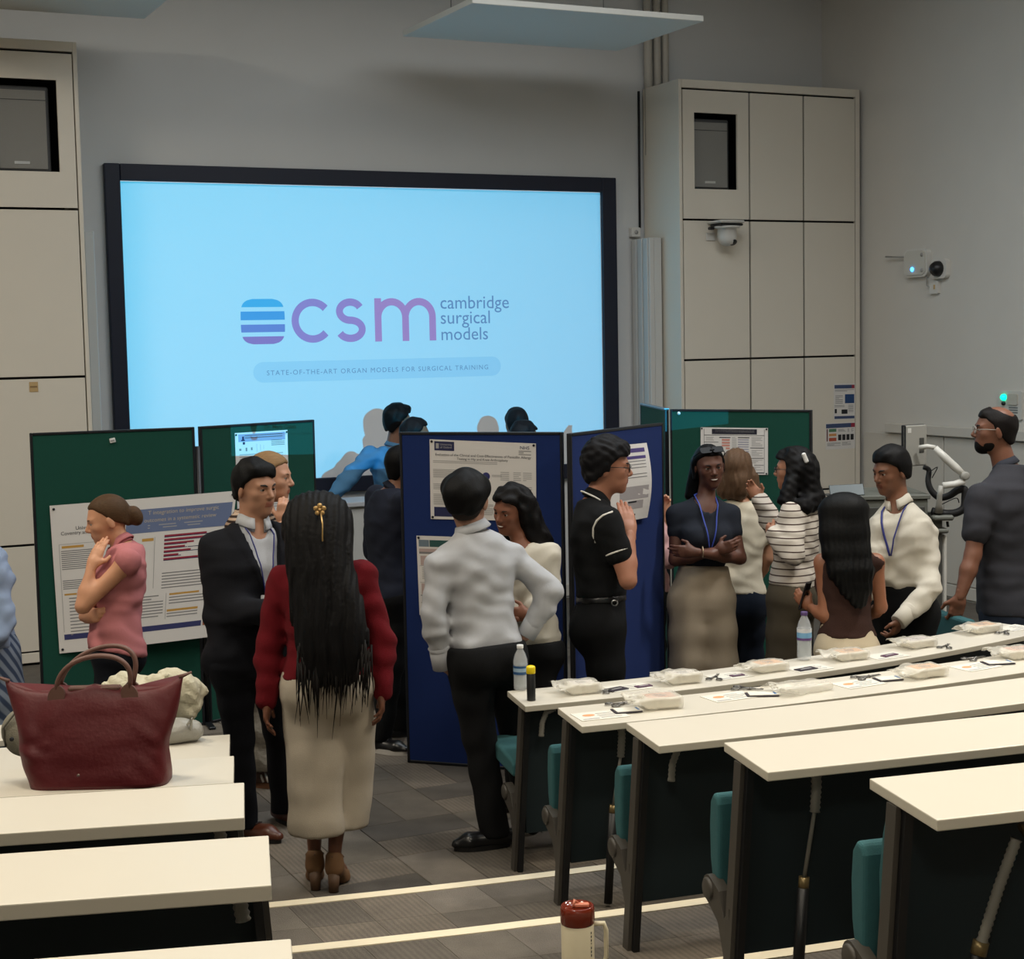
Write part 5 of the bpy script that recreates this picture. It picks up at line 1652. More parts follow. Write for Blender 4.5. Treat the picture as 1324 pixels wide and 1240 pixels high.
        for sd in (1, -1):
            side = [on_front(sd * half * (1 - j / 8) + 0.004 * sd, .02 + drop * j / 8) for j in range(9)]
            up = [s.neck + l * sd * .062 * k + ax * .035 * k + f * .0, s.neck - f * .055 * k + ax * .045 * k + l * sd * .02]
            pts.append((side, up))
        a, b = pts
        path = list(reversed(a[0])) + a[1] + list(reversed(b[1])) + b[0]
        path = [p - s.o for p in path]
        o = MB().tube(path, r, 6, flat=.5).build(name, m, s.root)
        e = a[0][-1] - s.o
        if badge is not None:
            M = frame_M(e - ax * .05 + f * .006, l, ax, f)
            MB().box((-.032, -.048, -.002), (.032, .048, .002), .004, M=M).build('badge', badge, s.root)
            MB().box((-.006, .044, -.004), (.006, .058, .004), .002, M=M).build('badge_clip', mat('clip_metal', (150, 150, 150), .3, 1.0), s.root)
        return o
    def glasses(s, m, r=.019):
        k = s.hk
        lens = glass_mat('spectacle_lens', (200, 210, 215), .05, .15)
        o = None
        for sd in (1, -1):
            c = s.hp(.098, .032 * sd, .000)
            pts = [c + (s.hL * math.cos(a) * r * 1.15 + s.hU * math.sin(a) * r * .9 - s.hF * .3 * (1 - math.cos(a) * sd) * 0) * k - s.o for a in np.linspace(0, 2 * math.pi, 17)]
            MB().tube(pts, .0022 * k, 6).build('glasses_rim', m, s.root)
            MB().lathe([(r * .85 * k, -.0006), (r * .85 * k, .0006), (0, .0006)], 16, M=frame_M(c - s.o, s.hL, s.hU, s.hF)).build('glasses_lens', lens, s.root)
            MB().tube([s.hp(.096, .054 * sd, .004) - s.o, s.hp(.05, .076 * sd, .006) - s.o, s.hp(-.008, .081 * sd, .005) - s.o], .002 * k, 6).build('glasses_arm', m, s.root)
        MB().tube([s.hp(.1, .011, .003) - s.o, s.hp(.107, 0, .006) - s.o, s.hp(.1, -.011, .003) - s.o], .002 * k, 6).build('glasses_bridge', m, s.root)
    def cuff(s, sd, m, r0=.053, r1=.046, ln=.085):
        dv = unit(s.wr[sd] - s.el[sd]); w = s.wr[sd] - s.o
        MB().tube([w - dv * ln, w - dv * (ln - .012), w - dv * .058, w - dv * .054, w + dv * .030, w + dv * .033], [r0 * .8, r0, r1 * .98, r1 * 1.05, r1, r1 * .9], 20).build('cuff', m, s.root)
    def strap(s, pts, r, m, name):
        return MB().tube([np.asarray(p) - s.o for p in pts], r, 8).build(name, m, s.root)
    def sdf(s, name, f, pts, pad, h, m):
        lo, hi = bbox(pts, pad); V, Q = nets(f, lo, hi, h)
        return np_mesh(name, V, Q, m, s.root, s.o)
# ================================================================== PEOPLE
C_NAVY = cloth_mat('cloth_navy_suit', (11, 13, 21)); C_BLACK = cloth_mat('cloth_black', (8, 9, 11)); C_WHITE = cloth_mat('cloth_white_cotton', (176, 178, 182), .8)
C_CREAMW = cloth_mat('cloth_white_warm', (196, 190, 176), .8)
LEATHER = mat('leather_black', (16, 16, 18), .3); SOLE_W = mat('sole_white', (200, 196, 190), .5); SOLE_B = mat('sole_black', (14, 14, 15), .5)
LAN_B = mat('lanyard_blue', (36, 42, 112), .6); BADGE = mat('badge_white', (214, 214, 214), .4)
BLACKHAIR = (7, 7, 8)
# ---- man in white shirt seen from behind
p = Person('man in white shirt seen from behind, right hand on hip, before the blue board', 7.5, 1.80, face=203, hyaw=170, head=(604, 647), neck=(613, 691), pelvis=(627, 846), skin=(150, 112, 92), bw=.88, hs=1.14)
p.sh[1] = p.P(568, 735, -.08); p.sh[-1] = p.P(659, 720, .08)
p.arm(1, (561, 797, -.12), (571, 856, -.06), curl=.5, thumb=VA, hdir=VR * .55 - UPZ * .8 + VA * .25)
p.arm(-1, (713, 765, .06), (684, 815, .06), hdir=p.P(672, 832, .08) - p.P(686, 812, .06), thumb=VA + UPZ * .2, curl=.35)
p.legs({1: (643, 1095), -1: (690, 1074)})
p.toe[1] = unit(-VR - VA * .25); p.toe[-1] = unit(VA + VR * .2)
p.body()
p.hair(BLACKHAIR, th=.014, noise=.003, nfreq=90, line=[(-.14, -.045), (-.085, -.050), (-.05, -.03), (-.03, -.004), (-.012, .014), (.006, .014), (.018, .038), (.05, .058), (.12, .07)], top=.006, prims=[(cone(p.hp(-.02, .055, .055), p.hp(-.02, -.055, .055), .048 * p.hk, .048 * p.hk), .03), (cone(p.hp(-.07, .035, .03), p.hp(-.07, -.035, .03), .048 * p.hk, .048 * p.hk), .03)], h=.006)
p.hair((46, 38, 34), th=.003, name='faded_nape', line=[(-.14, -.075), (-.085, -.078), (-.05, -.065), (-.02, -.04), (.0, -.02), (.018, .035), (.05, .058), (.12, .07)], rough=.7)
p.top(C_WHITE, 1.76, hem=.02, loose=.018, seed=4, wr=.0055, sl_add=.008, add=.013, tuck=.12)
p.collar(C_WHITE, .070, .044, flare=.020)
p.cuff(1, C_WHITE); p.cuff(-1, C_WHITE)
p.strap([p.neck + p.L * .06 + UPZ * .03 - p.F * .035, p.neck + UPZ * .045 - p.F * .068, p.neck - p.L * .04 + UPZ * .034 - p.F * .062, p.neck - p.L * .072 + UPZ * .022 - p.F * .01], .004, LAN_B, 'lanyard')
p.trousers(C_BLACK, waist=.09, radii=(.108, .090, .074, .068), hem=.05, add=.018)
p.belt(LEATHER, .062, .021)
p.shoes(LEATHER, SOLE_B)

# ---- woman with long black hair in the red cardigan
p = Person('woman in dark red cardigan and cream culottes with waist-long black hair, seen from behind', 6.87, 1.68, True, face=176, hyaw=178, head=(410, 682), neck=(413, 731), pelvis=(424, 888), skin=(112, 70, 50), bw=1.08)
p.sh[1] = p.P(366, 750, .02); p.sh[-1] = p.P(466, 744, .02)
p.arm(1, (348, 832, .02), (345, 906, -.02), curl=.3, thumb=VA)
p.arm(-1, (494, 828, .02), (494, 893, -.02), curl=.3, thumb=VA)
p.legs({1: (408, 1147), -1: (434, 1150)}, toes=(12, 4))
t0_ = dict(p.toe)
for sd in (1, -1):
    p.an[sd] = p.an[sd] + UPZ * .075; p.toe[sd] = unit(p.toe[sd] - UPZ * .5)
p.body()
p.toe = t0_
p._hpts = [p.P(415, 720), p.P(430, 800), p.P(434, 915), p.P(400, 900), p.P(470, 900)]
A_ = [VA, VR, UPZ]
w_ = waves(3, 40)
def hstrip(cx_, cy_, a, b, dd=-.10): return (p.P(cx_, cy_, dd), a, b)
hl = [(cone(p.P(410, 690, -.055), p.P(410, 690, -.055), .095, .095), 0)]
path_ = [(410, 668, .070, .095, -.03), (411, 700, .070, .078, -.085), (414, 735, .085, .066, -.125), (422, 775, .118, .056, -.160), (427, 810, .138, .048, -.185), (430, 840, .135, .038, -.195), (431, 862, .12, .024, -.195), (431, 880, .09, .012, -.19)]
def dense(path, n=3):
    a = np.array(path, float); t = np.arange(len(a)); tt = np.linspace(0, len(a) - 1, (len(a) - 1) * n + 1)
    return [tuple(np.interp(v, t, a[:, c]) for c in range(a.shape[1])) for v in tt]
path_ = dense(path_)
for (x0, y0, a0, b0, d0), (x1, y1, a1, b1, d1) in zip(path_, path_[1:]):
    for o_ in (-.66, -.22, .22, .66):
        hl.append((cone(p.P(x0, y0, d0) + VR * a0 * o_, p.P(x1, y1, d1) + VR * a1 * o_, b0, b1), .05))
hx = union(hl)
def strands(P, d): return d + .003 + .0042 * np.sin((P @ VR) * 210 + 1.5 * np.sin((P @ UPZ) * 7) + 2 * w_(P)) + .003 * np.sin((P @ VR) * 95 + 3 * w_(P)) * np.clip((p.hc[2] + .1 - P[:, 2]) * 4, .15, 1)
p.hair((7, 6, 7), th=.012, prims=[(hx, .0)], line=[(-.2, -.5), (-.02, -.5), (.0, -.2), (.02, .03), (.05, .055), (.12, .07)], extra=strands, k2=.04, h=.0085)
rg = random.Random(5)
HB = hair_mat('hair_strand_dark', (15, 12, 11))
for i in range(110):
    x = 384 + 96 * (i + rg.random()) / 110; y0 = 835 + rg.uniform(-8, 25); y1 = 880 + rg.uniform(0, 78) * rg.random() ** .6 * (1 if abs(x - 428) < 45 else .7)
    pts = [p.P(x, y0, -.235), p.P(x + rg.uniform(-3, 3), (y0 + y1) / 2, -.232), p.P(x + rg.uniform(-5, 5), y1, -.215)]
    MB().tube([q - p.o for q in pts], [.0050, .0036, .0006], 5).build('hair_lock', HB, p.root)
p.top(cloth_mat('cloth_dark_red_knit', (96, 9, 20), .95, .4), 2.0, hem=.09, loose=.018, seed=8, wr=.005, sl_add=.012)
cream = cloth_mat('cloth_cream_linen', (172, 162, 146), .9)
p.kn = {1: p.P(408, 985, -.02), -1: p.P(447, 985, .07)}
p.trousers(cream, waist=.18, radii=(.122, .126, .124, .124), hem=.27, add=.016, wr=.005, join=.05, crease=.006, flat=.72, ends={1: p.P(409, 1078, -.02), -1: p.P(440, 1070, .09)})
p.shoes(mat('suede_tan', (112, 80, 50), .8), mat('sole_tan', (92, 66, 44), .6), 'heeled_shoe', sides=())
TAN = mat('suede_tan', (112, 80, 50), .8); TANH = mat('heel_tan', (86, 62, 42), .6)
for sd in (1, -1):
    a = p.an[sd]; t = p.toe[sd]; l = np.cross(UPZ, t); g = a.copy(); g[2] = 0
    u = union([(cone(a - UPZ * .062 - t * .012, a - UPZ * .015 - t * .008, .036, .038), 0), (cone(a - UPZ * .055, g + t * .10 + UPZ * .022, .034, .036), .03), (cone(g + t * .10 + UPZ * .022, g + t * .155 + UPZ * .018, .037, .026), .02)])
    c2 = cone(a + UPZ * .06, a - UPZ * .03 + t * .03, .036, .030)
    sh = p.sdf('heeled_shoe', lambda P, u=u, g=g, c2=c2: smax(smax(u(P), .006 - P[:, 2], .004), -(c2(P) + .001), .006), [a, g + t * .18], .07, .0065, TAN)
    mb = MB(); mb.tube([g - t * .035 + UPZ * .0 - p.o, a - UPZ * .075 - t * .022 - p.o], [.021, .027], 12); mb.build('heel', TANH, sh)
    MB().tube([a + l * .036 - UPZ * .01 - p.o, a + t * .034 + UPZ * .005 - p.o, a - l * .036 - UPZ * .01 - p.o, a - t * .040 - p.o, a + l * .036 - UPZ * .01 - p.o], .006, 6).build('ankle_strap', TANH, sh)
GOLD = mat('hair_clip_gold', (196, 160, 104), .3, .7)
c = p.P(413.5, 659, -.172)
cl = MB()
for i in range(5):
    a = 2 * math.pi * i / 5 + .3
    q = c + (VR * math.cos(a) + UPZ * math.sin(a)) * .017 - p.o
    cl.lathe([(0, .006), (.009, .004), (.011, 0), (.009, -.004), (0, -.006)], 10, M=frame_M(q, VR, UPZ, -VA))
cl.lathe([(0, .01), (.007, .006), (.008, 0)], 10, M=frame_M(c - p.o, VR, UPZ, -VA))
cl.build('hair_clip', GOLD, p.root)
p.strap([p.P(415, 664, -.176), p.P(417, 678, -.19), p.P(417, 700, -.212)], .0035, GOLD, 'clip_chain')

# ---- man in the navy suit
p = Person('man in navy suit and open white shirt with lanyard, looking right', 7.45, 1.82, face=34, hyaw=52, hpitch=4, head=(330, 631), neck=(327, 684), pelvis=(322, 852), skin=(172, 126, 100), hs=1.04)
p.sh[-1] = p.P(281, 712, -.03); p.sh[1] = p.P(368, 706, .05)
p.arm(-1, (283, 793, -.05), (343, 790, -.30), curl=.4, thumb=UPZ + VA * .1, hdir=VR - VA * .2)
p.arm(1, (377, 795, -.05), (350, 800, -.26), hand=False)
p.legs({-1: (318, 1083), 1: (368, 1062)}, toes=(0, 0))
p.toe[-1] = unit(VR * .9 - VA * .5); p.toe[1] = unit(VR * .6 - VA * .6)
p.body(); p.face_parts(brow_w=1.2)
hk = p.hk
p.hair(BLACKHAIR, th=.013, noise=.004, nfreq=80, top=.010, line=[(-.14, -.05), (-.085, -.06), (-.05, -.045), (-.02, -.022), (.004, -.012), (.016, .028), (.04, .050), (.07, .058), (.12, .06)],
       prims=[(cone(p.hp(.055, .035, .086), p.hp(.05, -.045, .088), .018 * hk, .020 * hk), .02)], h=.0055)
p.top(C_WHITE, 1.2, hem=.02, loose=.004, seed=2, wr=.002, add=.008, vneck=.03)
p.collar(C_WHITE, .067, .052, open_front=.35)
p.top(C_NAVY, 1.97, hem=-.14, add=.022, loose=.016, seed=12, wr=.004, vcut=(.33, .085, .055), sl_add=.014, name='jacket', smooth_arm=.05, neck_r=.066)
p.lanyard(LAN_B, drop=.27, half=.055, badge=BADGE, lift=.02)
p.trousers(C_NAVY, waist=.18, radii=(.095, .078, .062, .058), hem=.06)
BR = mat('leather_brown', (84, 44, 28), .35)
p.shoes(BR, SOLE_B, lace=mat('lace_brown', (40, 24, 16), .7))

# ---- woman in the pink sleeveless shirt
p = Person('woman in pink sleeveless shirt with hair in a bun, hand to her cheek', 7.7, 1.64, True, face=-72, hyaw=-74, hpitch=13, head=(139, 672), neck=(161, 706), pelvis=(146, 843), skin=(206, 150, 116), bw=1.04)
p.sh[1] = p.P(165, 727, -.17); p.sh[-1] = p.P(160, 722, .15)
p.arm(1, (107, 784, -.20), (119, 731, -.17), hdir=p.P(136, 688, -.12) - p.P(119, 731, -.17), thumb=VR * .8 + UPZ * .5, curl=.12)
p.arm(-1, (116, 796, .10), (112, 797, -.10), hdir=VR * .8 - VA * .5 + UPZ * .15, thumb=UPZ, curl=.75)
p.legs(None, .1)
p.body(); p.face_parts(iris=(60, 50, 40), brow=(92, 66, 46))
hk = p.hk
p.hair((78, 57, 38), th=.007, line=[(-.14, -.06), (-.09, -.055), (-.05, -.03), (-.02, -.005), (.0, .012), (.02, .040), (.05, .064), (.085, .074), (.12, .078)], noise=.001,
       prims=[(ell(p.hp(-.125, 0, -.012), [p.hF, p.hL, p.hU], V3(.040, .040, .046) * hk), .02), (ell(p.hp(-.135, .0, -.035), [p.hF, p.hL, p.hU], V3(.025, .03, .03) * hk), .02)], k2=.012, stretch=(6, 60, 60))
MB().tube([p.hp(-.098 + .004 * math.cos(a), .032 * math.sin(a), .004 + .034 * math.cos(a)) - p.o for a in np.linspace(0, 2 * math.pi, 17)], .008, 8).build('scrunchie', mat('scrunchie_black', (18, 16, 18), .9), p.root)
PK = cloth_mat('cloth_pink_cotton', (186, 116, 118), .85)
p.top(PK, .10, sleeves=(), hem=-.02, loose=.020, seed=15, wr=.006, neck_r=.06, sl_add=.012, smooth_arm=.03, hem_drop=lambda P: .03 * np.sin((P @ VR) * 9))
p.collar(PK, .058, .036, open_front=.2)
p.trousers(cloth_mat('cloth_dark_navy', (14, 17, 26)), waist=.04, radii=(.10, .082, .066, .06), hem=.06)
p.shoes(LEATHER, SOLE_B)

# ---- blonde woman behind the suited man
p = Person('fair haired woman in profile behind the man in the navy suit, hand at chin', 8.45, 1.77, True, face=75, hyaw=84, hpitch=4, head=(350, 617), neck=(326, 664), pelvis=(314, 800), skin=(196, 146, 118), hs=1.14)
p.arm(-1, (352, 730, -.16), (366, 674, -.10), hdir=UPZ + VR * .1, thumb=-VR + UPZ * .3, curl=.6)
p.arm(1, (345, 735, .18), (360, 700, .05), hand=False)
p.legs({-1: (337, 1017), 1: (350, 1003)})
p.toe[-1] = unit(VR * .95 - VA * .2); p.toe[1] = unit(VR)
p.body(); p.face_parts(iris=(70, 60, 50), brow=(120, 92, 66))
hk = p.hk
p.hair((140, 110, 76), th=.009, noise=.0015, line=[(-.14, -.07), (-.09, -.065), (-.05, -.035), (-.02, -.005), (.0, .005), (.02, .038), (.05, .062), (.085, .072), (.12, .076)], stretch=(6, 60, 60),
       prims=[(ell(p.hp(-.115, 0, -.03), [p.hF, p.hL, p.hU], V3(.035, .04, .06) * hk), .03)])
ST = cloth_mat('cloth_brown_stripe', (120, 96, 78))
def stripes(m, c1, c2, scale, direction='Z', rough=.85, lo=.45, hi=.55, dist=.6):
    nt = m.node_tree; b = nt.nodes['Principled BSDF']
    tc = nt.nodes.new('ShaderNodeTexCoord'); w = nt.nodes.new('ShaderNodeTexWave'); w.bands_direction = direction
    w.inputs['Scale'].default_value = scale; w.inputs['Distortion'].default_value = dist; w.inputs['Detail Scale'].default_value = .6
    r = nt.nodes.new('ShaderNodeValToRGB'); r.color_ramp.elements[0].position = lo; r.color_ramp.elements[1].position = hi
    r.color_ramp.elements[0].color = lin(*c1); r.color_ramp.elements[1].color = lin(*c2)
    nt.links.new(tc.outputs['Object'], w.inputs['Vector']); nt.links.new(w.outputs['Fac'], r.inputs[0]); nt.links.new(r.outputs[0], b.inputs['Base Color'])
stripes(ST, (50, 36, 30), (176, 150, 128), 13, 'Z', dist=2.0)
p.top(ST, 1.5, hem=-.05, loose=.018, seed=22)
SV = mat('cloth_silver_crinkle', (150, 144, 132), .4, bump=.8, bscale=40)
p.trousers(SV, waist=.0, hem=.10, radii=(.105, .095, .09, .088), wr=.010)
p.shoes(mat('trainer_brown', (76, 52, 40), .6), mat('sole_gum', (110, 72, 46), .6), 'trainer', sole_h=.03)
for q in range(3):
    for sd in (1, -1):
        g = p.an[sd].copy(); g[2] = 0; tt = p.toe[sd]; ll = np.cross(UPZ, tt)
        c_ = g + tt * (.02 + .028 * q)
        p.strap([c_ - ll * .041 + UPZ * .035 + tt * .012, c_ - ll * .036 + UPZ * .065, c_ - ll * .022 + UPZ * .088 - tt * .012], .006, mat('stripe_white', (210, 206, 200), .6), 'shoe_stripe')

# ---- man in the light blue shirt at the screen
p = Person('man in light blue shirt reaching left in front of the screen', 13.1, 1.83, face=150, hyaw=118, head=(515, 545), neck=(508, 580), pelvis=(516, 668), skin=(120, 84, 64))
p.sh[1] = p.P(478, 590, -.05)
p.arm(1, (455, 613, -.25), (426, 645, -.35), curl=.3, thumb=UPZ)
p.arm(-1, (536, 625, -.1), (540, 660, -.2), hand=False)
p.legs(None, .11)
p.body(); p.face_parts()
p.hair(BLACKHAIR, th=.016, noise=.006, nfreq=60, top=.012, prims=[(cone(p.hp(.08, .03, .095), p.hp(.07, -.03, .098), .026, .026), .03)])
LB_ = cloth_mat('cloth_light_blue', (78, 124, 160), .8)
p.top(LB_, 1.95, hem=-.05, loose=.02, seed=31, wr=.008, sl_add=.016)
p.collar(LB_, .062, .04)
p.trousers(C_BLACK, waist=.02, hem=.05)
p.shoes(LEATHER, SOLE_B)

# ---- heads above the blue board
for lab, d_, H_, hc_, yaw_ in (('dark haired person behind the left end of the blue board, only the hair showing', 12.5, 1.75, (538, 562.5), 100), ('dark haired person farther back above the blue board, close to the screen', 13.2, 1.78, (667.5, 548.5), 200),
                               ('dark haired person above the blue board, in front of another dark head', 12.3, 1.71, (679, 566.5), 120)):
    p = Person(lab, d_, H_, face=yaw_, hyaw=yaw_, head=hc_, neck=(hc_[0] - 3, hc_[1] + .30 * 2085 / d_ * .62), pelvis=(hc_[0] - 3, hc_[1] + .72 * 2085 / d_), skin=(120, 86, 66))
    for sd in (1, -1):
        p.el[sd] = p.sh[sd] - UPZ * .29 + p.L * sd * .03; p.wr[sd] = p.el[sd] - UPZ * .22 + p.F * .08; p.hd[sd] = (unit(-UPZ + p.F * .2), p.F, .35, 0)
    p.legs(None, .1)
    p.body(); p.face_parts()
    p.hair((20, 18, 20), th=.014, noise=.005, nfreq=70, top=.006)
    p.top(cloth_mat('cloth_charcoal', (36, 38, 44)), 1.9, hem=-.05, loose=.018, seed=int(d_ * 10))
    p.trousers(C_BLACK, waist=.02, hem=.05)
    p.shoes(LEATHER, SOLE_B)

# ---- man in the navy polo half hidden by the blue board
p = Person('man in navy polo shirt and black trainers half hidden by the blue board', 9.3, 1.74, face=118, hyaw=108, head=(524, 603), neck=(505, 637), pelvis=(507, 770), skin=(126, 84, 60), bw=1.04)
p.arm(-1, (514, 716, -.10), (552, 716, .04), curl=.3, thumb=UPZ, hdir=VR)
p.arm(1, (482, 715, .2), (520, 730, .3), hand=False)
p.legs({-1: (489, 972), 1: (520, 957)})
p.toe[-1] = unit(VR * .85 - VA * .45); p.toe[1] = unit(VR * .9 + VA * .2)
p.body(); p.face_parts()
p.hair(BLACKHAIR, th=.008, noise=.002, nfreq=90)
k = p.hk; Ah = [p.hF, p.hL, p.hU]
p.sdf('beard', lambda P: smax(union([(ell(p.hp(.036, 0, -.070), Ah, V3(.055, .057, .046) * k), 0)])(P), np.maximum(((P - p.hc) @ p.hU) / 1 + .045 * k, .0 - ((P - p.hc) @ p.hF)), .008), [p.hp(.03, 0, -.07)], .09, .006, hair_mat('beard_black', (20, 17, 16), .7))
NP = cloth_mat('cloth_navy_polo', (27, 31, 44), .9)
p.top(NP, .95, hem=-.02, loose=.02, seed=41, sl_add=.016)
p.collar(NP, .062, .036)
p.strap([p.neck - p.L * .05 + UPZ * .03 - p.F * .03, p.neck - p.L * .085 + UPZ * .0 + p.F * .02, p.neck - p.L * .10 - UPZ * .05 + p.F * .07], .005, mat('lanyard_sky', (70, 110, 190), .6), 'lanyard')
p.trousers(C_BLACK, waist=.04, radii=(.105, .088, .070, .066), hem=.07)
p.shoes(LEATHER, SOLE_W, 'trainer', lace=mat('lace_black', (30, 30, 32), .7), sole_h=.028)

# ---- smiling woman beside the man in white
p = Person('smiling curly haired woman in cream top beside the man in the white shirt', 8.0, 1.62, True, face=-40, hyaw=-42, hpitch=12, hroll=-6, head=(661, 659), neck=(677, 706), pelvis=(684, 842), skin=(128, 80, 58), hs=1.06)
p.arm(1, (707, 775, -.10), (682, 795, -.20), hdir=-VR + UPZ * .1, thumb=UPZ, curl=.4)
p.arm(-1, (655, 780, .0), (668, 800, -.2), hand=False)
p.legs(None, .09)
p.body(smile=1.0); p.face_parts(iris=(30, 20, 16), brow=(20, 16, 16), teeth=True)
p._hpts = [p.P(698, 690), p.P(700, 725), p.P(650, 690)]
hk = p.hk
cur = [(cone(p.hp(-.03, .07, .03), p.P(697, 700, .02), .055, .062), .04), (cone(p.P(697, 700, .02), p.P(695, 728, -.03), .06, .038), .03), (cone(p.hp(-.04, -.06, .03), p.P(655, 696, .10), .05, .045), .04), (cone(p.hp(-.06, 0, 0), p.P(685, 715, .12), .07, .07), .05)]
wv = waves(11, 75); wv2 = waves(12, 140)
p.hair((11, 9, 10), th=.020, prims=cur, k2=.04, extra=lambda P, d: d + .010 * wv(P) + .006 * wv2(P), line=[(-.2, -.3), (-.03, -.3), (-.01, -.12), (.01, -.03), (.03, .045), (.06, .066), (.12, .074)], h=.0065)
p.top(C_CREAMW, 1.55, hem=.02, loose=.022, seed=51, wr=.006, sl_add=.02, tuck=.14)
p.trousers(C_BLACK, waist=.10, hem=.06)
p.shoes(LEATHER, SOLE_B)
# ---- man in black polo with white piping
p = Person('man in black polo with white piping and glasses, hand to his chin', 8.15, 1.85, face=88, hyaw=88, hpitch=3, head=(786, 604), neck=(769, 650), pelvis=(779, 808), skin=(164, 112, 88), hs=1.08, bw=.97)
p.sh[-1] = p.P(786, 676, -.18); p.sh[1] = p.P(775, 670, .18)
p.arm(-1, (812, 751, -.22), (814, 688, -.14), hdir=p.P(806, 640, -.06) - p.P(814, 688, -.14), thumb=-VR + UPZ * .3, curl=.16)
p.arm(1, (800, 745, .16), (800, 690, .02), hdir=p.P(797, 660, -.02) - p.P(800, 690, .02), thumb=-VR, curl=.85)
p.legs(None, .10)
p.body(); p.face_parts(brow_w=1.2)
hk = p.hk; wv = waves(21, 85); wv2 = waves(22, 150)
p.hair((15, 14, 17), th=.020, top=.016, extra=lambda P, d: d + .007 * wv(P) + .006 * wv2(P), h=.0055, prims=[(cone(p.hp(.06, .035, .09), p.hp(.055, -.035, .092), .028 * hk, .028 * hk), .03)],
       line=[(-.14, -.06), (-.085, -.072), (-.05, -.05), (-.02, -.028), (.004, -.014), (.016, .022), (.05, .050), (.085, .058), (.12, .06)])
p.glasses(mat('glasses_dark', (28, 22, 22), .3))
BP = cloth_mat('cloth_black_polo', (10, 11, 13), .9)
p.top(BP, .52, tuck=.26, hem=.16, loose=.014, seed=61, sl_add=.016)
p.collar(BP, .064, .044)
TRIM = mat('trim_white_knit', (214, 210, 200), .8)
sh_, el_ = p.sh[-1], p.el[-1]; axv = unit(el_ - sh_); sd1 = unit(np.cross(axv, p.F)); sd2 = np.cross(sd1, axv)
cu = sh_ + (el_ - sh_) * .505
p.strap([cu + (sd1 * math.cos(a) + sd2 * math.sin(a)) * .0615 for a in np.linspace(0, 2 * math.pi, 25)], .0055, TRIM, 'cuff_stripe')
tor = union(p.torso_prims(.011, .013) + [(g, .03) for g, _ in p.arm_prims(-1, .013, .88, loose=.005)])
def skinpt(pt, dirn):
    ts = np.linspace(.25, -.1, 141); P = pt + ts[:, None] * dirn; d = tor(P); i = np.where(d < .002)[0]
    return P[i[0]] if len(i) else pt
p.strap([skinpt(p.P(x, y, -.05), -VA) for x, y in ((799, 658), (788, 657), (777, 661), (769, 668), (765, 678), (765, 688), (768, 697))], .0055, TRIM, 'shoulder_piping')
ca = unit((p.hc - p.hU * .05) - p.neck); f_ = unit(p.F - (p.F @ ca) * ca); l_ = np.cross(ca, f_)
p.strap([p.neck + (f_ * math.cos(a) + l_ * math.sin(a)) * .087 + ca * (.022 - .012 * max(0, math.cos(a)) - .016 * max(0, (math.cos(a) - .3))) for a in np.linspace(.2, 2 * math.pi - .2, 25)], .0045, TRIM, 'collar_stripe')
p.trousers(C_BLACK, waist=.24, radii=(.104, .09, .074, .068), hem=.05, add=.012)
p.belt(LEATHER, .22, .018)
bk = p.P(792, 772, -.16)
MB().lathe([(.012, 0), (.018, .002), (.018, .004), (.012, .006)], 14, M=frame_M(skinpt(p.P(792, 773, -.02), -VA) - p.o - VA * .012, VR, UPZ, -VA)).build('buckle', mat('buckle_silver', (190, 190, 190), .3, 1.0), p.root)
p.shoes(LEATHER, SOLE_B)

# ---- smiling woman with crossed arms
p = Person('smiling woman in dark T-shirt with crossed arms, lanyard and wide khaki trousers', 9.3, 1.72, True, face=10, hyaw=9, hpitch=5, hroll=4, head=(917, 603), neck=(911, 648), pelvis=(908, 778), skin=(96, 60, 46), hs=1.08)
p.sh[-1] = p.P(875, 666, .0); p.sh[1] = p.P(944, 666, .0)
p.arm(1, (957, 722, -.04), (897, 714, -.24), hdir=-VR + VA * .15 + UPZ * .05, thumb=UPZ, curl=.3)
p.arm(-1, (873, 724, -.04), (928, 712, -.16), hdir=VR * .9 + UPZ * .35 - VA * .3, thumb=UPZ - VR * .3, curl=.45)
p.legs(None, .10)
p.body(smile=1.0); p.face_parts(iris=(26, 18, 14), brow=(16, 14, 14), teeth=True)
hk = p.hk; wv = waves(31, 110)
p._hpts = [p.P(893, 650, .1)]
p.hair((9, 8, 10), th=.010, prims=[(cone(p.hp(-.07, -.03, .0), p.P(893, 640, .08), .06, .035), .04), (cone(p.hp(-.02, -.078, .02), p.hp(-.01, -.082, -.06), .018, .014), .02), (cone(p.hp(-.02, .078, .02), p.hp(-.02, .08, -.03), .016, .012), .02)], extra=lambda P, d: d + .003 * wv(P),
       line=[(-.14, -.09), (-.06, -.09), (-.03, -.06), (-.015, -.03), (.0, .01), (.02, .042), (.05, .064), (.085, .072), (.12, .076)])
SG = mat('sunglasses_black', (6, 6, 8), .35, spec=.2)
for sd in (1, -1):
    c = p.hp(.072, .034 * sd, .104)
    M = frame_M(c - p.o, p.hL, unit(p.hF * -.75 + p.hU * .6))
    MB().prism(rbox(.031 * hk, .021 * hk, .012 * hk), -.003, .003, M=M).build('sunglasses_lens', SG, p.root)
    MB().tube([p.hp(.07, .062 * sd, .10) - p.o, p.hp(.02, .088 * sd, .07) - p.o, p.hp(-.03, .088 * sd, .03) - p.o], .003, 6).build('sunglasses_arm', SG, p.root)
MB().tube([p.hp(.076, .012, .106) - p.o, p.hp(.078, -.012, .106) - p.o], .004, 6).build('sunglasses_bridge', SG, p.root)
TS = cloth_mat('cloth_dark_tshirt', (33, 37, 46), .9)
p.top(TS, .40, tuck=.40, hem=.26, loose=.004, add=.009, seed=71, neck_r=.072, neck_drop=.02, sl_add=.001, wr=.0025)
p.lanyard(mat('lanyard_mid_blue', (60, 80, 170), .6), drop=.26, half=.05, lift=.012)
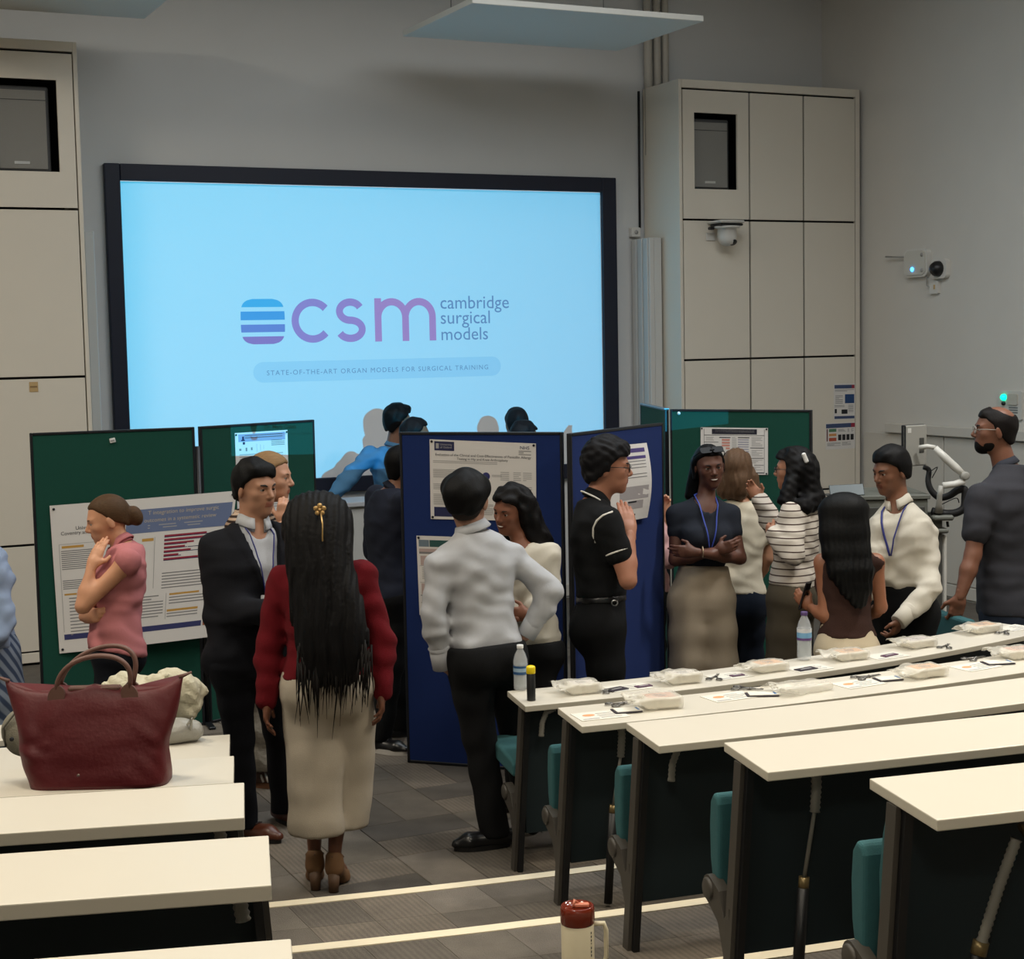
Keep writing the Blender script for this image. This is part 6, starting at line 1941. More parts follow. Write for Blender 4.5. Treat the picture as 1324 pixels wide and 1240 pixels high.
KH = cloth_mat('cloth_khaki', (160, 146, 126), .9)
p.trousers(KH, waist=.36, radii=(.112, .112, .110, .110), hem=.04, add=.018, join=.04, crease=.04)
p.strap([p.wr[1] + (VA * math.cos(a) + UPZ * math.sin(a)) * .030 + VR * .05 for a in np.linspace(0, 2 * math.pi, 17)], .003, mat('bracelet', (190, 170, 140), .4, .6), 'bracelet')
p.shoes(LEATHER, SOLE_W)

# ---- person in pink behind the board edge
p = Person('person in pink top mostly hidden behind the angled blue board', 10.0, 1.60, True, face=80, hyaw=70, head=(834, 616), neck=(837, 655), pelvis=(842, 772), skin=(196, 146, 118))
p.arm(-1, (864, 722, -.14), (872, 690, .06), hdir=UPZ, thumb=-VR, curl=.4)
p.arm(1, (856, 715, .18), (858, 662, .10), hdir=UPZ + VR * .2, thumb=-VR, curl=.6)
p.legs(None, .09)
p.body(); p.face_parts()
p.hair((26, 22, 22), th=.012)
p.top(cloth_mat('cloth_pale_pink', (204, 160, 158), .85), 1.2, hem=.05, loose=.018, seed=81, sl_add=.02, wr=.006)
p.trousers(C_BLACK, waist=.25, hem=.05)
p.shoes(LEATHER, SOLE_B)

# ---- woman in cream T-shirt seen from behind
p = Person('woman with brown bobbed hair and cream T-shirt facing the right green board', 9.75, 1.67, True, face=172, hyaw=158, head=(953, 608), neck=(958, 652), pelvis=(952, 783), skin=(190, 140, 110), bw=1.02)
p.sh[-1] = p.P(990, 664, .0); p.sh[1] = p.P(926, 664, .0)
p.arm(-1, (992, 722, .02), (975, 760, .16), hand=False)
p.arm(1, (916, 720, .02), (925, 740, .2), hand=False)
p.legs(None, .09)
p.body()
hk = p.hk; wv = waves(41, 60); p._hpts = [p.P(955, 640)]
p.hair((92, 70, 52), th=.020, extra=lambda P, d: d + .005 * wv(P) + .003 * np.sin((P @ VR) * 190 + 3 * wv(P)), prims=[(cone(p.P(936, 620, -.02), p.P(938, 635, -.02), .045, .05), .05), (cone(p.P(972, 618, .0), p.P(972, 635, .0), .045, .05), .05), (cone(p.P(955, 622, -.07), p.P(955, 634, -.06), .06, .06), .05)],
       line=[(-.3, -.14), (-.02, -.13), (.0, -.10), (.02, -.06), (.04, .03), (.07, .066), (.12, .074)], k2=.04)
p.top(cloth_mat('cloth_cream_tee', (216, 206, 184), .8), .5, hem=.12, loose=.012, seed=91, sl_add=.016, wr=.005)
p.trousers(cloth_mat('cloth_dark_denim', (22, 30, 44), .9), waist=.3, radii=(.104, .09, .076, .07), hem=.05)
p.shoes(LEATHER, SOLE_W)

# ---- woman in striped top
p = Person('woman in cream striped top with curly black hair and white hair clip', 9.2, 1.68, True, face=-118, hyaw=-112, head=(1026, 607), neck=(1035, 652), pelvis=(1023, 772), skin=(176, 124, 96), bw=1.06)
p.arm(1, (1026, 716, -.22), (1000, 690, -.14), hdir=-VR * .3 + UPZ * .2 + VA, thumb=UPZ, curl=.6)
p.arm(-1, (1006, 690, .22), (982, 645, .26), hdir=-VR * .6 + UPZ * .8, thumb=VR * .3 + UPZ, curl=.4)
p.legs(None, .10)
p.body(); p.face_parts()
p.glasses(mat('glasses_dark', (28, 22, 22), .3))
hk = p.hk; wv = waves(51, 70); wv2 = waves(52, 130); p._hpts = [p.P(1055, 650), p.P(1020, 650)]
p.hair((11, 10, 11), th=.020, extra=lambda P, d: d + .010 * wv(P) + .006 * wv2(P), prims=[(cone(p.hp(-.07, .02, .0), p.P(1050, 645, -.04), .075, .065), .05), (cone(p.P(1050, 645, -.05), p.P(1040, 655, -.14), .06, .05), .04), (cone(p.hp(-.03, .06, .0), p.P(1016, 648, -.12), .05, .045), .04)],
       line=[(-.3, -.2), (-.03, -.2), (-.01, -.08), (.01, -.02), (.03, .045), (.06, .062), (.12, .072)], k2=.04, h=.006)
c = p.P(1041, 592, -.125)
MB().box((-.012, -.03, -.008), (.012, .03, .008), .006, M=frame_M(c - p.o, VR + UPZ * .4, UPZ - VR * .4, -VA)).build('hair_clip', mat('clip_white', (226, 224, 220), .4), p.root)
SP = cloth_mat('cloth_cream_striped', (206, 196, 180)); stripes(SP, (74, 58, 52), (206, 197, 184), 8.5, 'Z', lo=.06, hi=.12, dist=.4)
p.top(SP, 1.95, hem=.12, loose=.020, seed=101, sl_add=.022, wr=.006)
p.strap([p.neck + p.L * .07 + UPZ * .01 - p.F * .02, p.neck + p.L * .075 + p.F * .03 - UPZ * .02, p.neck + p.L * .06 + p.F * .11 - UPZ * .10], .005, LAN_B, 'lanyard')
p.trousers(cloth_mat('cloth_olive_brown', (84, 76, 62), .9), waist=.3, radii=(.116, .106, .104, .104), hem=.04)
p.shoes(LEATHER, SOLE_B)

# ---- woman in brown sleeveless top
p = Person('woman with long straight black hair and brown sleeveless top seen from behind', 8.3, 1.53, True, face=-158, hyaw=-158, hpitch=4, head=(1090, 671), neck=(1094, 713), pelvis=(1094, 842), skin=(150, 98, 70), bw=1.02)
p.sh[1] = p.P(1064, 727, .0); p.sh[-1] = p.P(1132, 727, .0)
p.arm(1, (1067, 797, -.04), (1046, 784, .06), hdir=-VR * .6 + UPZ * .6 + VA * .3, thumb=UPZ + VR * .2, curl=.5)
p.arm(-1, (1139, 785, .0), (1120, 800, .2), hand=False)
p.legs(None, .09)
p.body()
p._hpts = [p.P(1095, 700), p.P(1105, 770), p.P(1075, 740)]
w_ = waves(61, 30)
hl = []
path_ = [(1091, 662, .070, .09, -.02), (1092, 690, .082, .072, -.05), (1095, 715, .098, .056, -.08), (1100, 738, .100, .05, -.105), (1106, 760, .070, .034, -.11), (1110, 780, .030, .016, -.105)]
for (x0, y0, a0, b0, d0), (x1, y1, a1, b1, d1) in zip(path_, path_[1:]):
    for o_ in (-.62, 0, .62): hl.append((cone(p.P(x0, y0, d0) + VR * a0 * o_, p.P(x1, y1, d1) + VR * a1 * o_, b0, b1), .04))
p.hair((7, 7, 7), th=.012, prims=[(union(hl), 0)], line=[(-.2, -.5), (-.02, -.5), (.0, -.2), (.02, .03), (.05, .055), (.12, .07)], extra=lambda P, d: d + .0035 * np.sin((P @ VR) * 240 + 3 * w_(P)) * np.clip((p.hc[2] + .08 - P[:, 2]) * 4, .1, 1), k2=.04, h=.0075)
p.top(cloth_mat('cloth_brown_knit', (58, 38, 32), .95, .4), .05, hem=.14, loose=.008, sleeves=(), seed=111, open_arm=.058, neck_r=.075, wr=.003)
p.trousers(cloth_mat('cloth_beige', (190, 176, 150), .9), waist=.3, radii=(.108, .10, .09, .088), hem=.04)
c = p.P(1041, 770, .07)
ph = MB().box((-.036, -.075, -.005), (.036, .075, .005), .006, M=frame_M(c, VA * .6 + VR * .4, UPZ + VR * .3)).build('phone', mat('phone_black', (14, 14, 16), .25))
ph['label'] = 'dark phone held by the woman in the brown sleeveless top'; ph['category'] = 'phone'
p.shoes(LEATHER, SOLE_B)

# ---- man in white shirt on the right
p = Person('man in white shirt with blue lanyard looking down to the left, on the right', 8.8, 1.71, face=-38, hyaw=-62, hpitch=10, head=(1152, 609), neck=(1163, 655), pelvis=(1169, 790), skin=(126, 84, 62), hs=1.06, bw=.94)
p.sh[1] = p.P(1197, 690, .02); p.sh[-1] = p.P(1136, 684, .0)
p.arm(1, (1202, 762, -.16), (1166, 800, -.24), hdir=-VR * .35 - UPZ * .85 + VA * .2, thumb=-VR * .6 - VA * .6, curl=.55)
p.arm(-1, (1128, 745, -.06), (1122, 775, -.2), hand=False)
p.legs(None, .10)
p.body(); p.face_parts(brow_w=1.3)
hk = p.hk; wv = waves(71, 90)
p.hair((9, 8, 9), th=.016, top=.010, extra=lambda P, d: d + .005 * wv(P), prims=[(cone(p.hp(.05, .035, .092), p.hp(.045, -.035, .093), .020 * hk, .020 * hk), .03)], h=.006,
       line=[(-.14, -.05), (-.085, -.062), (-.05, -.045), (-.02, -.02), (.006, -.01), (.018, .030), (.05, .056), (.085, .066), (.12, .07)])
p.top(C_CREAMW, 1.72, hem=.16, loose=.014, seed=121, sl_add=.014, wr=.006, tuck=.28)
p.collar(C_CREAMW, .067, .050, open_front=.3)
p.cuff(1, C_CREAMW)
p.lanyard(LAN_B, drop=.24, half=.055, badge=None, lift=.014)
p.trousers(C_BLACK, waist=.25, hem=.05, radii=(.104, .088, .07, .066))
p.shoes(LEATHER, SOLE_B)

# ---- man in grey polo at the right edge
p = Person('tall bearded balding man in dark grey polo shirt at the right edge', 9.35, 1.93, face=-112, hyaw=-98, hpitch=-2, head=(1286, 556), neck=(1302, 606), pelvis=(1299, 795), skin=(120, 78, 58), hs=1.10, bw=1.14)
p.sh[1] = p.P(1268, 644, -.16); p.sh[-1] = p.P(1328, 640, .14)
p.arm(1, (1258, 718, -.20), (1241, 773, -.24), hdir=-UPZ - VR * .25, thumb=-VR + UPZ * .1, curl=.6)
p.arm(-1, (1335, 720, .1), (1330, 780, .1), hand=False)
p.legs(None, .11)
p.body(); p.face_parts(brow_w=1.4)
hk = p.hk; Ah = [p.hF, p.hL, p.hU]; wv = waves(81, 110)
def bald(fq, lq, uq, g, k_):
    crown = .058 - ((fq + .035) ** 2 + lq ** 2) ** .5
    return np.maximum(g, np.where(uq > .03, crown * k_ * .8, -1))
p.hair((22, 18, 17), th=.008, cut=bald, extra=lambda P, d: d + .0025 * wv(P), h=.0055, prims=[(cone(p.hp(.055, .03, .080), p.hp(.055, -.03, .080), .014 * hk, .014 * hk), .02)])
p.sdf('beard', lambda P: smax(union([(ell(p.hp(.022, 0, -.064), Ah, V3(.070, .0615, .054) * hk), 0), (ell(p.hp(.06, 0, -.085), Ah, V3(.034, .034, .036) * hk), .02)])(P) + .002 * wv(P), np.maximum(np.maximum(((P - p.hc) @ p.hU) + .034 * hk - .35 * (.05 * hk - (P - p.hc) @ p.hF), -.020 * hk - ((P - p.hc) @ p.hF)), -9.0), .008), [p.hp(.04, 0, -.07)], .09, .0055, hair_mat('beard_black', (20, 17, 16), .7))
p.glasses(mat('glasses_clear', (150, 146, 138), .3))
GP = cloth_mat('cloth_dark_grey_polo', (52, 52, 57), .9)
p.top(GP, .60, hem=-.0, loose=.022, seed=131, sl_add=.022)
p.collar(cloth_mat('cloth_grey_collar', (50, 52, 60), .9), .064, .040)
p.trousers(cloth_mat('cloth_jeans', (34, 42, 56), .9), waist=.05, radii=(.112, .094, .076, .07), hem=.05)
p.shoes(LEATHER, SOLE_W)

# ---- person cut off by the left edge
p = Person('person in pale denim shirt and patterned trousers cut off by the left edge', 7.6, 1.70, True, face=60, hyaw=60, head=(-40, 650), neck=(-36, 702), pelvis=(-24, 848), skin=(190, 136, 104))
p.arm(1, (3, 806, -.02), (-24, 836, -.14), hdir=-VR, thumb=UPZ, curl=.5)
p.arm(-1, (-60, 800, -.1), (-30, 830, -.2), hand=False)
p.sh[1] = p.P(-10, 728, .0)
p.legs(None, .10)
p.body(); p.face_parts()
p.hair((60, 44, 32), th=.014)
p.top(cloth_mat('cloth_pale_denim', (150, 168, 196), .85), 1.7, hem=.05, loose=.02, seed=141, sl_add=.02, wr=.007)
PT = cloth_mat('cloth_blue_check', (90, 104, 128)); stripes(PT, (66, 80, 106), (140, 152, 170), 9, 'DIAGONAL', lo=.3, hi=.7, dist=1.5)
p.trousers(PT, waist=.25, radii=(.12, .118, .112, .11), hem=.04)
p.shoes(LEATHER, SOLE_W)
# ================================================================== LECTERN CORNER
M_LG = mat('lectern_grey', (104, 106, 98), .5); M_LGD = mat('lectern_dark', (66, 66, 62), .5); M_MON = mat('monitor_grey', (158, 156, 148), .45)
M_ARM = mat('arm_white', (214, 212, 204), .35); M_CB = mat('cable_black', (22, 22, 24), .6)
D_L = 10.7
def LP(x, y, dd=0.0): return at_d(x, y, D_L + dd)
c0 = LP(1150, 640); c0z = c0[2]
t = thing('lectern', 'grey lectern cabinet behind the man in the white shirt', 'lectern', (c0[0], c0[1], 0))
Mx = frame_M((0, 0, 0), VR, VA, UPZ)
hw = (LP(1199.5, 640) - LP(1102, 640)) @ VR / 2
MB().box((-hw, -.02, .04), (hw, .55, c0z - .03), .006, M=Mx).build('cabinet', M_LG, t)
MB().box((-hw - .015, -.035, c0z - .03), (hw + .015, .56, c0z), .005, M=Mx).build('worktop', M_LG, t)
MB().box((-hw + .02, -.024, .12), (-.01, -.018, c0z - .08), .003, M=Mx).build('door', M_LGD, t)
MB().box((.01, -.024, .12), (hw - .02, -.018, c0z - .08), .003, M=Mx).build('door', M_LGD, t)
lp = LP(1096, 641)
t = thing('laptop', 'open grey laptop lid on the lectern left of the man in the white shirt', 'laptop', lp)
MB().box((-.115, 0, -.012), (.115, .20, -.002), .003, M=frame_M((0, 0, 0), VR, VA, UPZ)).build('keyboard_base', M_LGD, t)
MB().box((-.115, 0, 0), (.115, .008, .085), .004, M=frame_M((0, -.0, 0), VR + UPZ * .03, unit(VA - UPZ * .6))).build('lid', mat('laptop_lid', (74, 82, 84), .4, .3), t)
# small stand under the laptop keeps it on the worktop
MB().box((-.10, .03, -(lp[2] - c0z) if lp[2] > c0z else -.03), (.10, .18, -.012), .003, M=frame_M((0, 0, 0), VR, VA, UPZ)).build('stand', M_LGD, t)
m0 = LP(1183, 576)
t = thing('monitor', 'grey monitor on a white arm turned away above the lectern', 'monitor', m0)
nrm = unit(VR * .45 + VA * -.9); sdv = unit(np.cross(UPZ, -nrm)); sdv = sdv if sdv @ VR > 0 else -sdv
wd = .092; ht = .135
Mm = frame_M((0, 0, 0), sdv, UPZ)
MB().box((-wd, -ht, -.012), (wd, ht, .012), .006, M=Mm).build('back_cover', M_MON, t)
MB().box((-wd - .004, -ht - .003, -.026), (wd, ht + .003, -.012), .004, M=Mm).build('screen_bezel', M_CB, t)
MB().box((-wd, -ht, -.030), (-wd + .006, ht, .014), .002, M=Mm).build('edge', M_CB, t)
MB().box((.026, -.05, .011), (.066, .05, .016), .003, M=Mm).build('mount_recess', M_LGD, t)
MB().box((-wd + .02, ht - .05, .012), (-wd + .05, ht - .018, .014), .001, M=Mm).build('sticker', M_ARM, t)
def rel2(t_, p): return np.asarray(p) - np.array(t_.location)
a = [LP(1189, 579, -.05), LP(1199, 577, -.08), LP(1209.5, 578.5, -.10)]
MB().tube([rel2(t, q) for q in a], [.018, .016, .014], 10).build('tilt_head', M_ARM, t)
b = [LP(1209, 579, -.10), LP(1222, 592, -.10), LP(1236, 605, -.10), LP(1245, 613, -.10)]
MB().tube([rel2(t, q) for q in b], [.020, .027, .026, .020], 12).build('upper_arm', M_ARM, t)
MB().lathe([(.028, -.03), (.028, .03), (.02, .035), (0, .035)], 16, M=frame_M(rel2(t, LP(1247, 615, -.10)), VR, UPZ)).build('elbow_joint', M_MON, t)
c = [LP(1247, 622, -.10), LP(1234, 626, -.10), LP(1219, 628, -.10)]
MB().tube([rel2(t, q) for q in c], [.022, .022, .022], 12).build('lower_arm', M_ARM, t)
MB().tube([rel2(t, q) for q in (LP(1217, 628, -.10), LP(1215, 640, -.10), LP(1214, 652, -.06), LP(1214, 662, -.04))], [.018, .018, .020, .03], 10).build('clamp_post', M_MON, t)
# cable hose bundle
pts = [LP(1194, 604), LP(1201, 608), LP(1200, 622), LP(1204, 634), LP(1214, 643), LP(1227, 641, -.02), LP(1238, 634, -.04), LP(1247, 633, -.05), LP(1248, 645, -.05), LP(1246, 657, -.05), LP(1236, 663, -.03), LP(1222, 664), LP(1205, 661)]
def smooth_path(pts, n=5):
    P = [np.asarray(q) for q in pts]; out = []
    for i in range(len(P) - 1):
        p0, p1, p2, p3 = P[max(i - 1, 0)], P[i], P[i + 1], P[min(i + 2, len(P) - 1)]
        for k in range(n):
            u = k / n
            out.append(.5 * (2 * p1 + (p2 - p0) * u + (2 * p0 - 5 * p1 + 4 * p2 - p3) * u * u + (-p0 + 3 * p1 - 3 * p2 + p3) * u ** 3))
    out.append(P[-1]); return out
sp = smooth_path(pts)
o = MB().tube(sp, [.016 + .010 * min(1, i / 30) for i in range(len(sp))], 10).build('cable_sleeve', M_CB)
tag(o, 'thick black cable sleeve looping under the white monitor arm', 'cable')
for ofs in ((1200, 612, 1212, 604, 1205, 618), (1218, 652, 1236, 644, 1240, 650)):
    q = [LP(ofs[0], ofs[1], -.03), LP(ofs[2], ofs[3], -.05), LP(ofs[4], ofs[5], -.03)]
    o = MB().tube(smooth_path(q), .0035, 6).build('loose_wire', M_CB)
    tag(o, 'thin loose wire ' + ('near the monitor' if ofs[0] == 1200 else 'below the monitor arm'), 'cable')
s0 = LP(1219, 668, -.02)
t = thing('equipment_stand', 'narrow dark equipment column with a small shelf beside the grey polo man', 'stand', (s0[0], s0[1], 0))
zz = lambda y: LP(1219, y)[2]
MB().box((-.075, -.05, zz(672)), (.065, .22, zz(665)), .012, M=Mx).build('shelf', M_LG, t)
MB().box((-.06, -.03, zz(689)), (.035, .18, zz(683)), .01, M=Mx).build('lower_shelf', M_LG, t)
MB().box((-.07, 0, .02), (.0, .15, zz(665)), .008, M=Mx).build('column', M_LGD, t)
MB().box((.004, .02, .02), (.036, .14, zz(692)), .012, M=Mx).build('white_post', M_ARM, t)
MB().box((-.12, -.06, 0), (.10, .2, .022), .006, M=Mx).build('base', M_LGD, t)
MB().tube([(.03 * VR[0] , .03 * VR[1], zz(674)), (.035 * VR[0], .035 * VR[1], zz(681))], .009, 8).build('key_fob', M_CB, t)
# counter in front of the screen
YC_ = 11.45
q0 = on_y(404, 649, YC_); zc_ = on_y(460, 649, YC_)[2]
t = thing('presentation_counter', 'pale counter below the screen behind the reaching man', 'counter', (q0[0], YC_, 0))
wq = on_y(506, 645, YC_)[0] - q0[0]
MB().box((-.2, 0, 0), (wq, .36, zc_ - .035), .004).build('cabinet', mat('counter_white', (186, 186, 182), .5), t)
MB().box((-.22, -.03, zc_ - .035), (wq + .02, .38, zc_), .004).build('worktop', mat('counter_top', (176, 178, 182), .35), t)

# ================================================================== THINGS ON THE DESKS
def desk_pt(px, py, row): return on_z(px, py, zrow(row) + .0008)
FILM = glass_mat('bag_film', (236, 232, 220), .25, .40)
CARD = mat('carton_white', (226, 220, 204), .6)
PRT = {'orange': mat('carton_print_orange', (222, 168, 116), .6), 'pink': mat('carton_print_pink', (206, 160, 138), .6), 'white': mat('carton_print_pale', (222, 214, 206), .6), 'lilac': mat('carton_print_lilac', (196, 184, 186), .6)}
def packet(px, py, row, ang, colr, label, w=.15, dp=.105, ht=.042, flap=1, flat=False):
    c = desk_pt(px, py, row)
    t = thing('suture_packet', label, 'packet', c, ang, 'packets laid out on the right desks')
    if not flat:
        MB().box((-w / 2, -dp / 2, .004), (w / 2, dp / 2, ht - .004), .006).build('carton', CARD, t)
        MB().box((-w / 2 + .012, -dp / 2 + .01, ht - .004), (w / 2 - .012, dp / 2 - .01, ht - .0025)).build('printed_top', PRT[colr], t)
        sd = int(px)
        for i in range(3):
            MB().box((-w * .2, -dp * .2 + i * dp * .17, ht - .0025), (w * (.12 + .04 * ((sd + i) % 3)), -dp * .2 + i * dp * .17 + .006, ht - .0018)).build('print_line', P_GREY, t)
    wv_ = waves(int(px), 70); wv2_ = waves(int(px) + 1, 130)
    B = np.array([w / 2 + .012, dp / 2 + .012, ht / 2 + .001])
    fe = np.array([-(w / 2 + .055) * flap, 0, ht * .55 + .008])
    def f(P):
        q = np.abs(P - np.array([0, 0, ht / 2 + .001])) - B + .012
        d = np.sqrt((np.maximum(q, 0) ** 2).sum(1)) + np.minimum(q.max(1), 0) - .012
        # flared open end of the bag
        s = np.clip((P[:, 0] * -flap - w * .3) / (w * .55), 0, 1)
        hz = (ht * .5 + .012 * s * np.sin(P[:, 1] * 60 + px)) ; th = ht * .45 * (1 - s) + .004
        q2 = np.stack([np.abs(P[:, 0] + flap * w * .62) - w * .36, np.abs(P[:, 1]) - (dp / 2 + .014 + .016 * s), np.abs(P[:, 2] - hz - .012 * s * s) - th], 1)
        d2 = np.sqrt((np.maximum(q2, 0) ** 2).sum(1)) + np.minimum(q2.max(1), 0)
        d = smin(d, d2, .015) + .004 * wv_(P) + .0025 * wv2_(P)
        return np.maximum(d, .0005 - P[:, 2])
    V, Q = nets(f, (-w * 1.2, -dp, -.01), (w * 1.2, dp, ht + .06), .0075)
    np_mesh('plastic_bag', V, Q, FILM, t, (0, 0, 0))
    return t
row_ang = lambda r, px: math.atan2(*(lambda T: (T[1], T[0]))(RB[r]['T'][int(np.clip((on_z(px, 900, zrow(r))[0] - RB[r]['P'][0][0]) / (RB[r]['P'][-1][0] - RB[r]['P'][0][0]) * 14, 0, 14))]))
for args in (
    (752, 895, 1, 'white', 'plain white bagged packet nearest the water bottle on the front desk', .13, .10, .05, 1),
    (882, 882, 1, 'white', 'second white bagged packet along the front desk from the water bottle', .14, .10, .05, 1),
    (993, 867, 1, 'orange', 'orange topped packet on the front desk left of the purple capped bottle', .15, .10, .045, 1),
    (1098, 852, 1, 'orange', 'orange topped packet on the front desk right of the purple capped bottle', .15, .10, .045, 1),
    (1186, 836, 1, 'lilac', 'lilac topped packet on the front desk before the white shirted man', .15, .10, .045, 1),
    (1270, 817, 1, 'orange', 'orange topped packet at the right end of the front desk', .16, .10, .045, 1),
    (853, 914, 2, 'pink', 'pinkish topped packet nearest the aisle on the second desk', .14, .10, .05, 1),
    (1195, 874, 2, 'orange', 'orange topped packet on the second desk, before the lilac one', .15, .10, .045, 1),
    (1318, 850, 2, 'pink', 'packet cut by the right edge of the picture on the second desk', .15, .10, .045, 1)):
    packet(args[0], args[1], args[2], row_ang(args[2], args[0]) + random.uniform(-.12, .12), args[3], args[4], *args[5:8], flap=args[8])
packet(1042, 892, 2, row_ang(2, 1042) + .1, 'white', 'empty crumpled clear bag on the second desk', .17, .11, .03, 1, flat=True)
METAL = mat('steel_instrument', (120, 118, 114), .3, .9); DARKC = mat('card_dark', (44, 36, 46), .5); PURP = mat('card_purple', (84, 48, 74), .5)
PAPER = mat('leaflet_paper', (222, 218, 206), .6); OR_ = mat('leaflet_orange', (214, 154, 108), .6); BL_ = mat('leaflet_blue', (90, 124, 170), .6)
def leaflet(px, py, row, da, label, dark=None, orange=True, w=.2, dp=.13):
    c = desk_pt(px, py, row); t = thing('leaflet', label, 'leaflet', c, row_ang(row, px) + da, 'leaflets on the right desks')
    MB().box((-w / 2, -dp / 2, 0), (w / 2, dp / 2, .0016)).build('sheet', PAPER, t)
    if orange: MB().prism([(-w * .22 + .026 * math.cos(a), .012 + .017 * math.sin(a)) for a in np.linspace(0, 6.28, 13)[:-1]], .0016, .0022).build('printed_picture', OR_, t)
    for i in range(4):
        MB().box((-w * .05, -dp * .32 + i * dp * .17, .0016), (w * .38 - .02 * (i % 2), -dp * .32 + i * dp * .17 + .005, .0021)).build('print_line', P_GREY, t)
    MB().box((-w * .44, -dp * .4, .0016), (-w * .1, -dp * .3, .0021)).build('print_line', P_PALE, t)
    return t
def booklet(px, py, row, da, label, m, w=.11, dp=.075, card=True):
    c = desk_pt(px, py, row); t = thing('booklet', label, 'booklet', c + np.array([0, 0, .002]), row_ang(row, px) + da, 'booklets on the right desks')
    MB().box((-w / 2, -dp / 2, 0), (w / 2, dp / 2, .004), .001).build('cover', m, t)
    if card:
        o = MB().box((-w * .42, -dp * .42, .004), (w * .55, dp * .48, .007), .001).build('white_card', PAPER, t)
        MB().box((w * .36, -dp * .3, .007), (w * .44, dp * .3, .0076)).build('blue_strip', BL_, t)
    else:
        MB().box((-w * .3, -.006, .004), (w * .3, .004, .0046)).build('title_line', P_PALE, t)
    return t
def scissors(px, py, row, da, label, L=.13):
    c = desk_pt(px, py, row); t = thing('scissors', label, 'scissors', c + np.array([0, 0, .006]), row_ang(row, px) + da, 'steel instruments on the right desks')
    for s in (1, -1):
        MB().tube([(-L * .42, .018 * s, 0), (-L * .1, .006 * s, 0), (.0, 0, 0), (L * .5, -.005 * s, 0)], [.004, .004, .0045, .0015], 6).build('blade', METAL, t)
        MB().tube([(-L * .52 + .016 * math.cos(a), .024 * s + .013 * math.sin(a), 0) for a in np.linspace(0, 2 * math.pi, 13)], .0035, 6).build('finger_loop', METAL, t)
    MB().lathe([(.006, -.005), (.006, .005), (0, .006)], 8).build('pivot', METAL, t)
    return t
leaflet(812, 889, 1, .05, 'leaflet on the front desk between its first two packets', orange=False)
booklet(797, 892, 1, .3, 'dark folded booklet on the front desk left of a purple card', DARKC, .10, .06, card=False)
booklet(832, 888, 1, .1, 'purple card on the front desk between its first two packets', PURP, .08, .035, card=False)
scissors(786, 894, 1, .5, 'steel scissors on the front desk beside the first packet', .08)
leaflet(943, 874, 1, .05, 'leaflet on the front desk between second and third packets', orange=False)
booklet(953, 874, 1, .05, 'purple card on the front desk between second and third packets', PURP, .07, .03, card=False)
scissors(926, 876, 1, .9, 'steel scissors on the front desk between second and third packets', .12)
leaflet(1046, 864, 1, .0, 'leaflet under the purple capped bottle', orange=False)
booklet(1042, 866, 1, .1, 'dark card at the foot of the purple capped bottle', DARKC, .11, .05, card=False)
leaflet(1146, 848, 1, .0, 'leaflet on the front desk left of the lilac packet', orange=False)
booklet(1150, 848, 1, .2, 'dark purple card on the front desk left of the lilac packet', PURP, .10, .035, card=False)
scissors(1224, 836, 1, .6, 'steel scissors on the front desk right of the lilac packet', .11)
leaflet(1312, 812, 1, .1, 'leaflet at the right end of the front desk', orange=False, w=.18)
scissors(1300, 818, 1, .4, 'steel scissors at the right end of the front desk', .1)
leaflet(776, 925, 2, .0, 'leaflet with orange picture at the aisle end of the second desk')
booklet(810, 920, 2, -.1, 'white card booklet left of the pinkish packet on the second desk', DARKC)
scissors(806, 911, 2, .2, 'steel scissors behind the white card booklet on the second desk', .1)
leaflet(943, 901, 2, .1, 'leaflet with orange picture left of the empty clear bag')
booklet(985, 899, 2, -.35, 'dark folded booklet left of the empty clear bag', DARKC, .13, .07)
scissors(970, 892, 2, -.7, 'steel scissors left of the empty clear bag', .11)
leaflet(1110, 884, 2, .1, 'leaflet with orange picture right of the empty clear bag')
booklet(1148, 879, 2, -.15, 'white card booklet beside the orange packet on the second desk', DARKC)
scissors(1124, 876, 2, .1, 'steel scissors right of the empty clear bag', .12)
leaflet(1262, 862, 2, .1, 'leaflet with orange picture near the right end of the second desk')
booklet(1290, 858, 2, -.25, 'white card booklet near the right end of the second desk', DARKC, .13, .08)
scissors(1263, 852, 2, .2, 'steel scissors near the right end of the second desk', .11)

# ---- bottles
CLEAR = bpy.data.materials.new('bottle_plastic'); CLEAR.use_nodes = True
_b = CLEAR.node_tree.nodes['Principled BSDF']
_b.inputs['Base Color'].default_value = (0.92, 0.95, 0.97, 1); _b.inputs['Roughness'].default_value = 0.06; _b.inputs['Alpha'].default_value = 0.30; _b.inputs['Specular IOR Level'].default_value = 0.8
WATER = glass_mat('bottle_water', (170, 182, 186), .03, .35)
def bottle(px, py, row, h, r, cap, bands, label):
    c = desk_pt(px, py, row); t = thing('water_bottle', label, 'bottle', c)
    pr = [(0, .004), (r * .7, 0), (r * .95, .006), (r, .02)]
    n = 9
    for i in range(n): 
        z = .025 + i * .055 * h / .2 / 1.0 * .18
        pr += [(r, z), (r * .955, z + .004)]
    z0 = pr[-1][1]
    pr += [(r, z0 + .006), (r, h * .64), (r * .97, h * .68), (r * .75, h * .80), (r * .42, h * .90), (r * .40, h * .93)]
    MB().lathe(pr, 24).build('bottle_body', CLEAR, t)
    MB().lathe([(0, .006)] + [(a * .95, b) for a, b in pr[3:] if b < h * .60] + [(r * .93, h * .60), (0, h * .60)], 20).build('water', WATER, t)
    MB().lathe([(r * .46, h * .925), (r * .47, h * .93), (r * .47, h * .995), (r * .43, h), (0, h)], 20).build('cap', cap, t)
    for z0, z1, m in bands:
        MB().lathe([(r * 1.012, z0 * h), (r * 1.012, z1 * h)], 24).build('label_band', m, t)
    return t
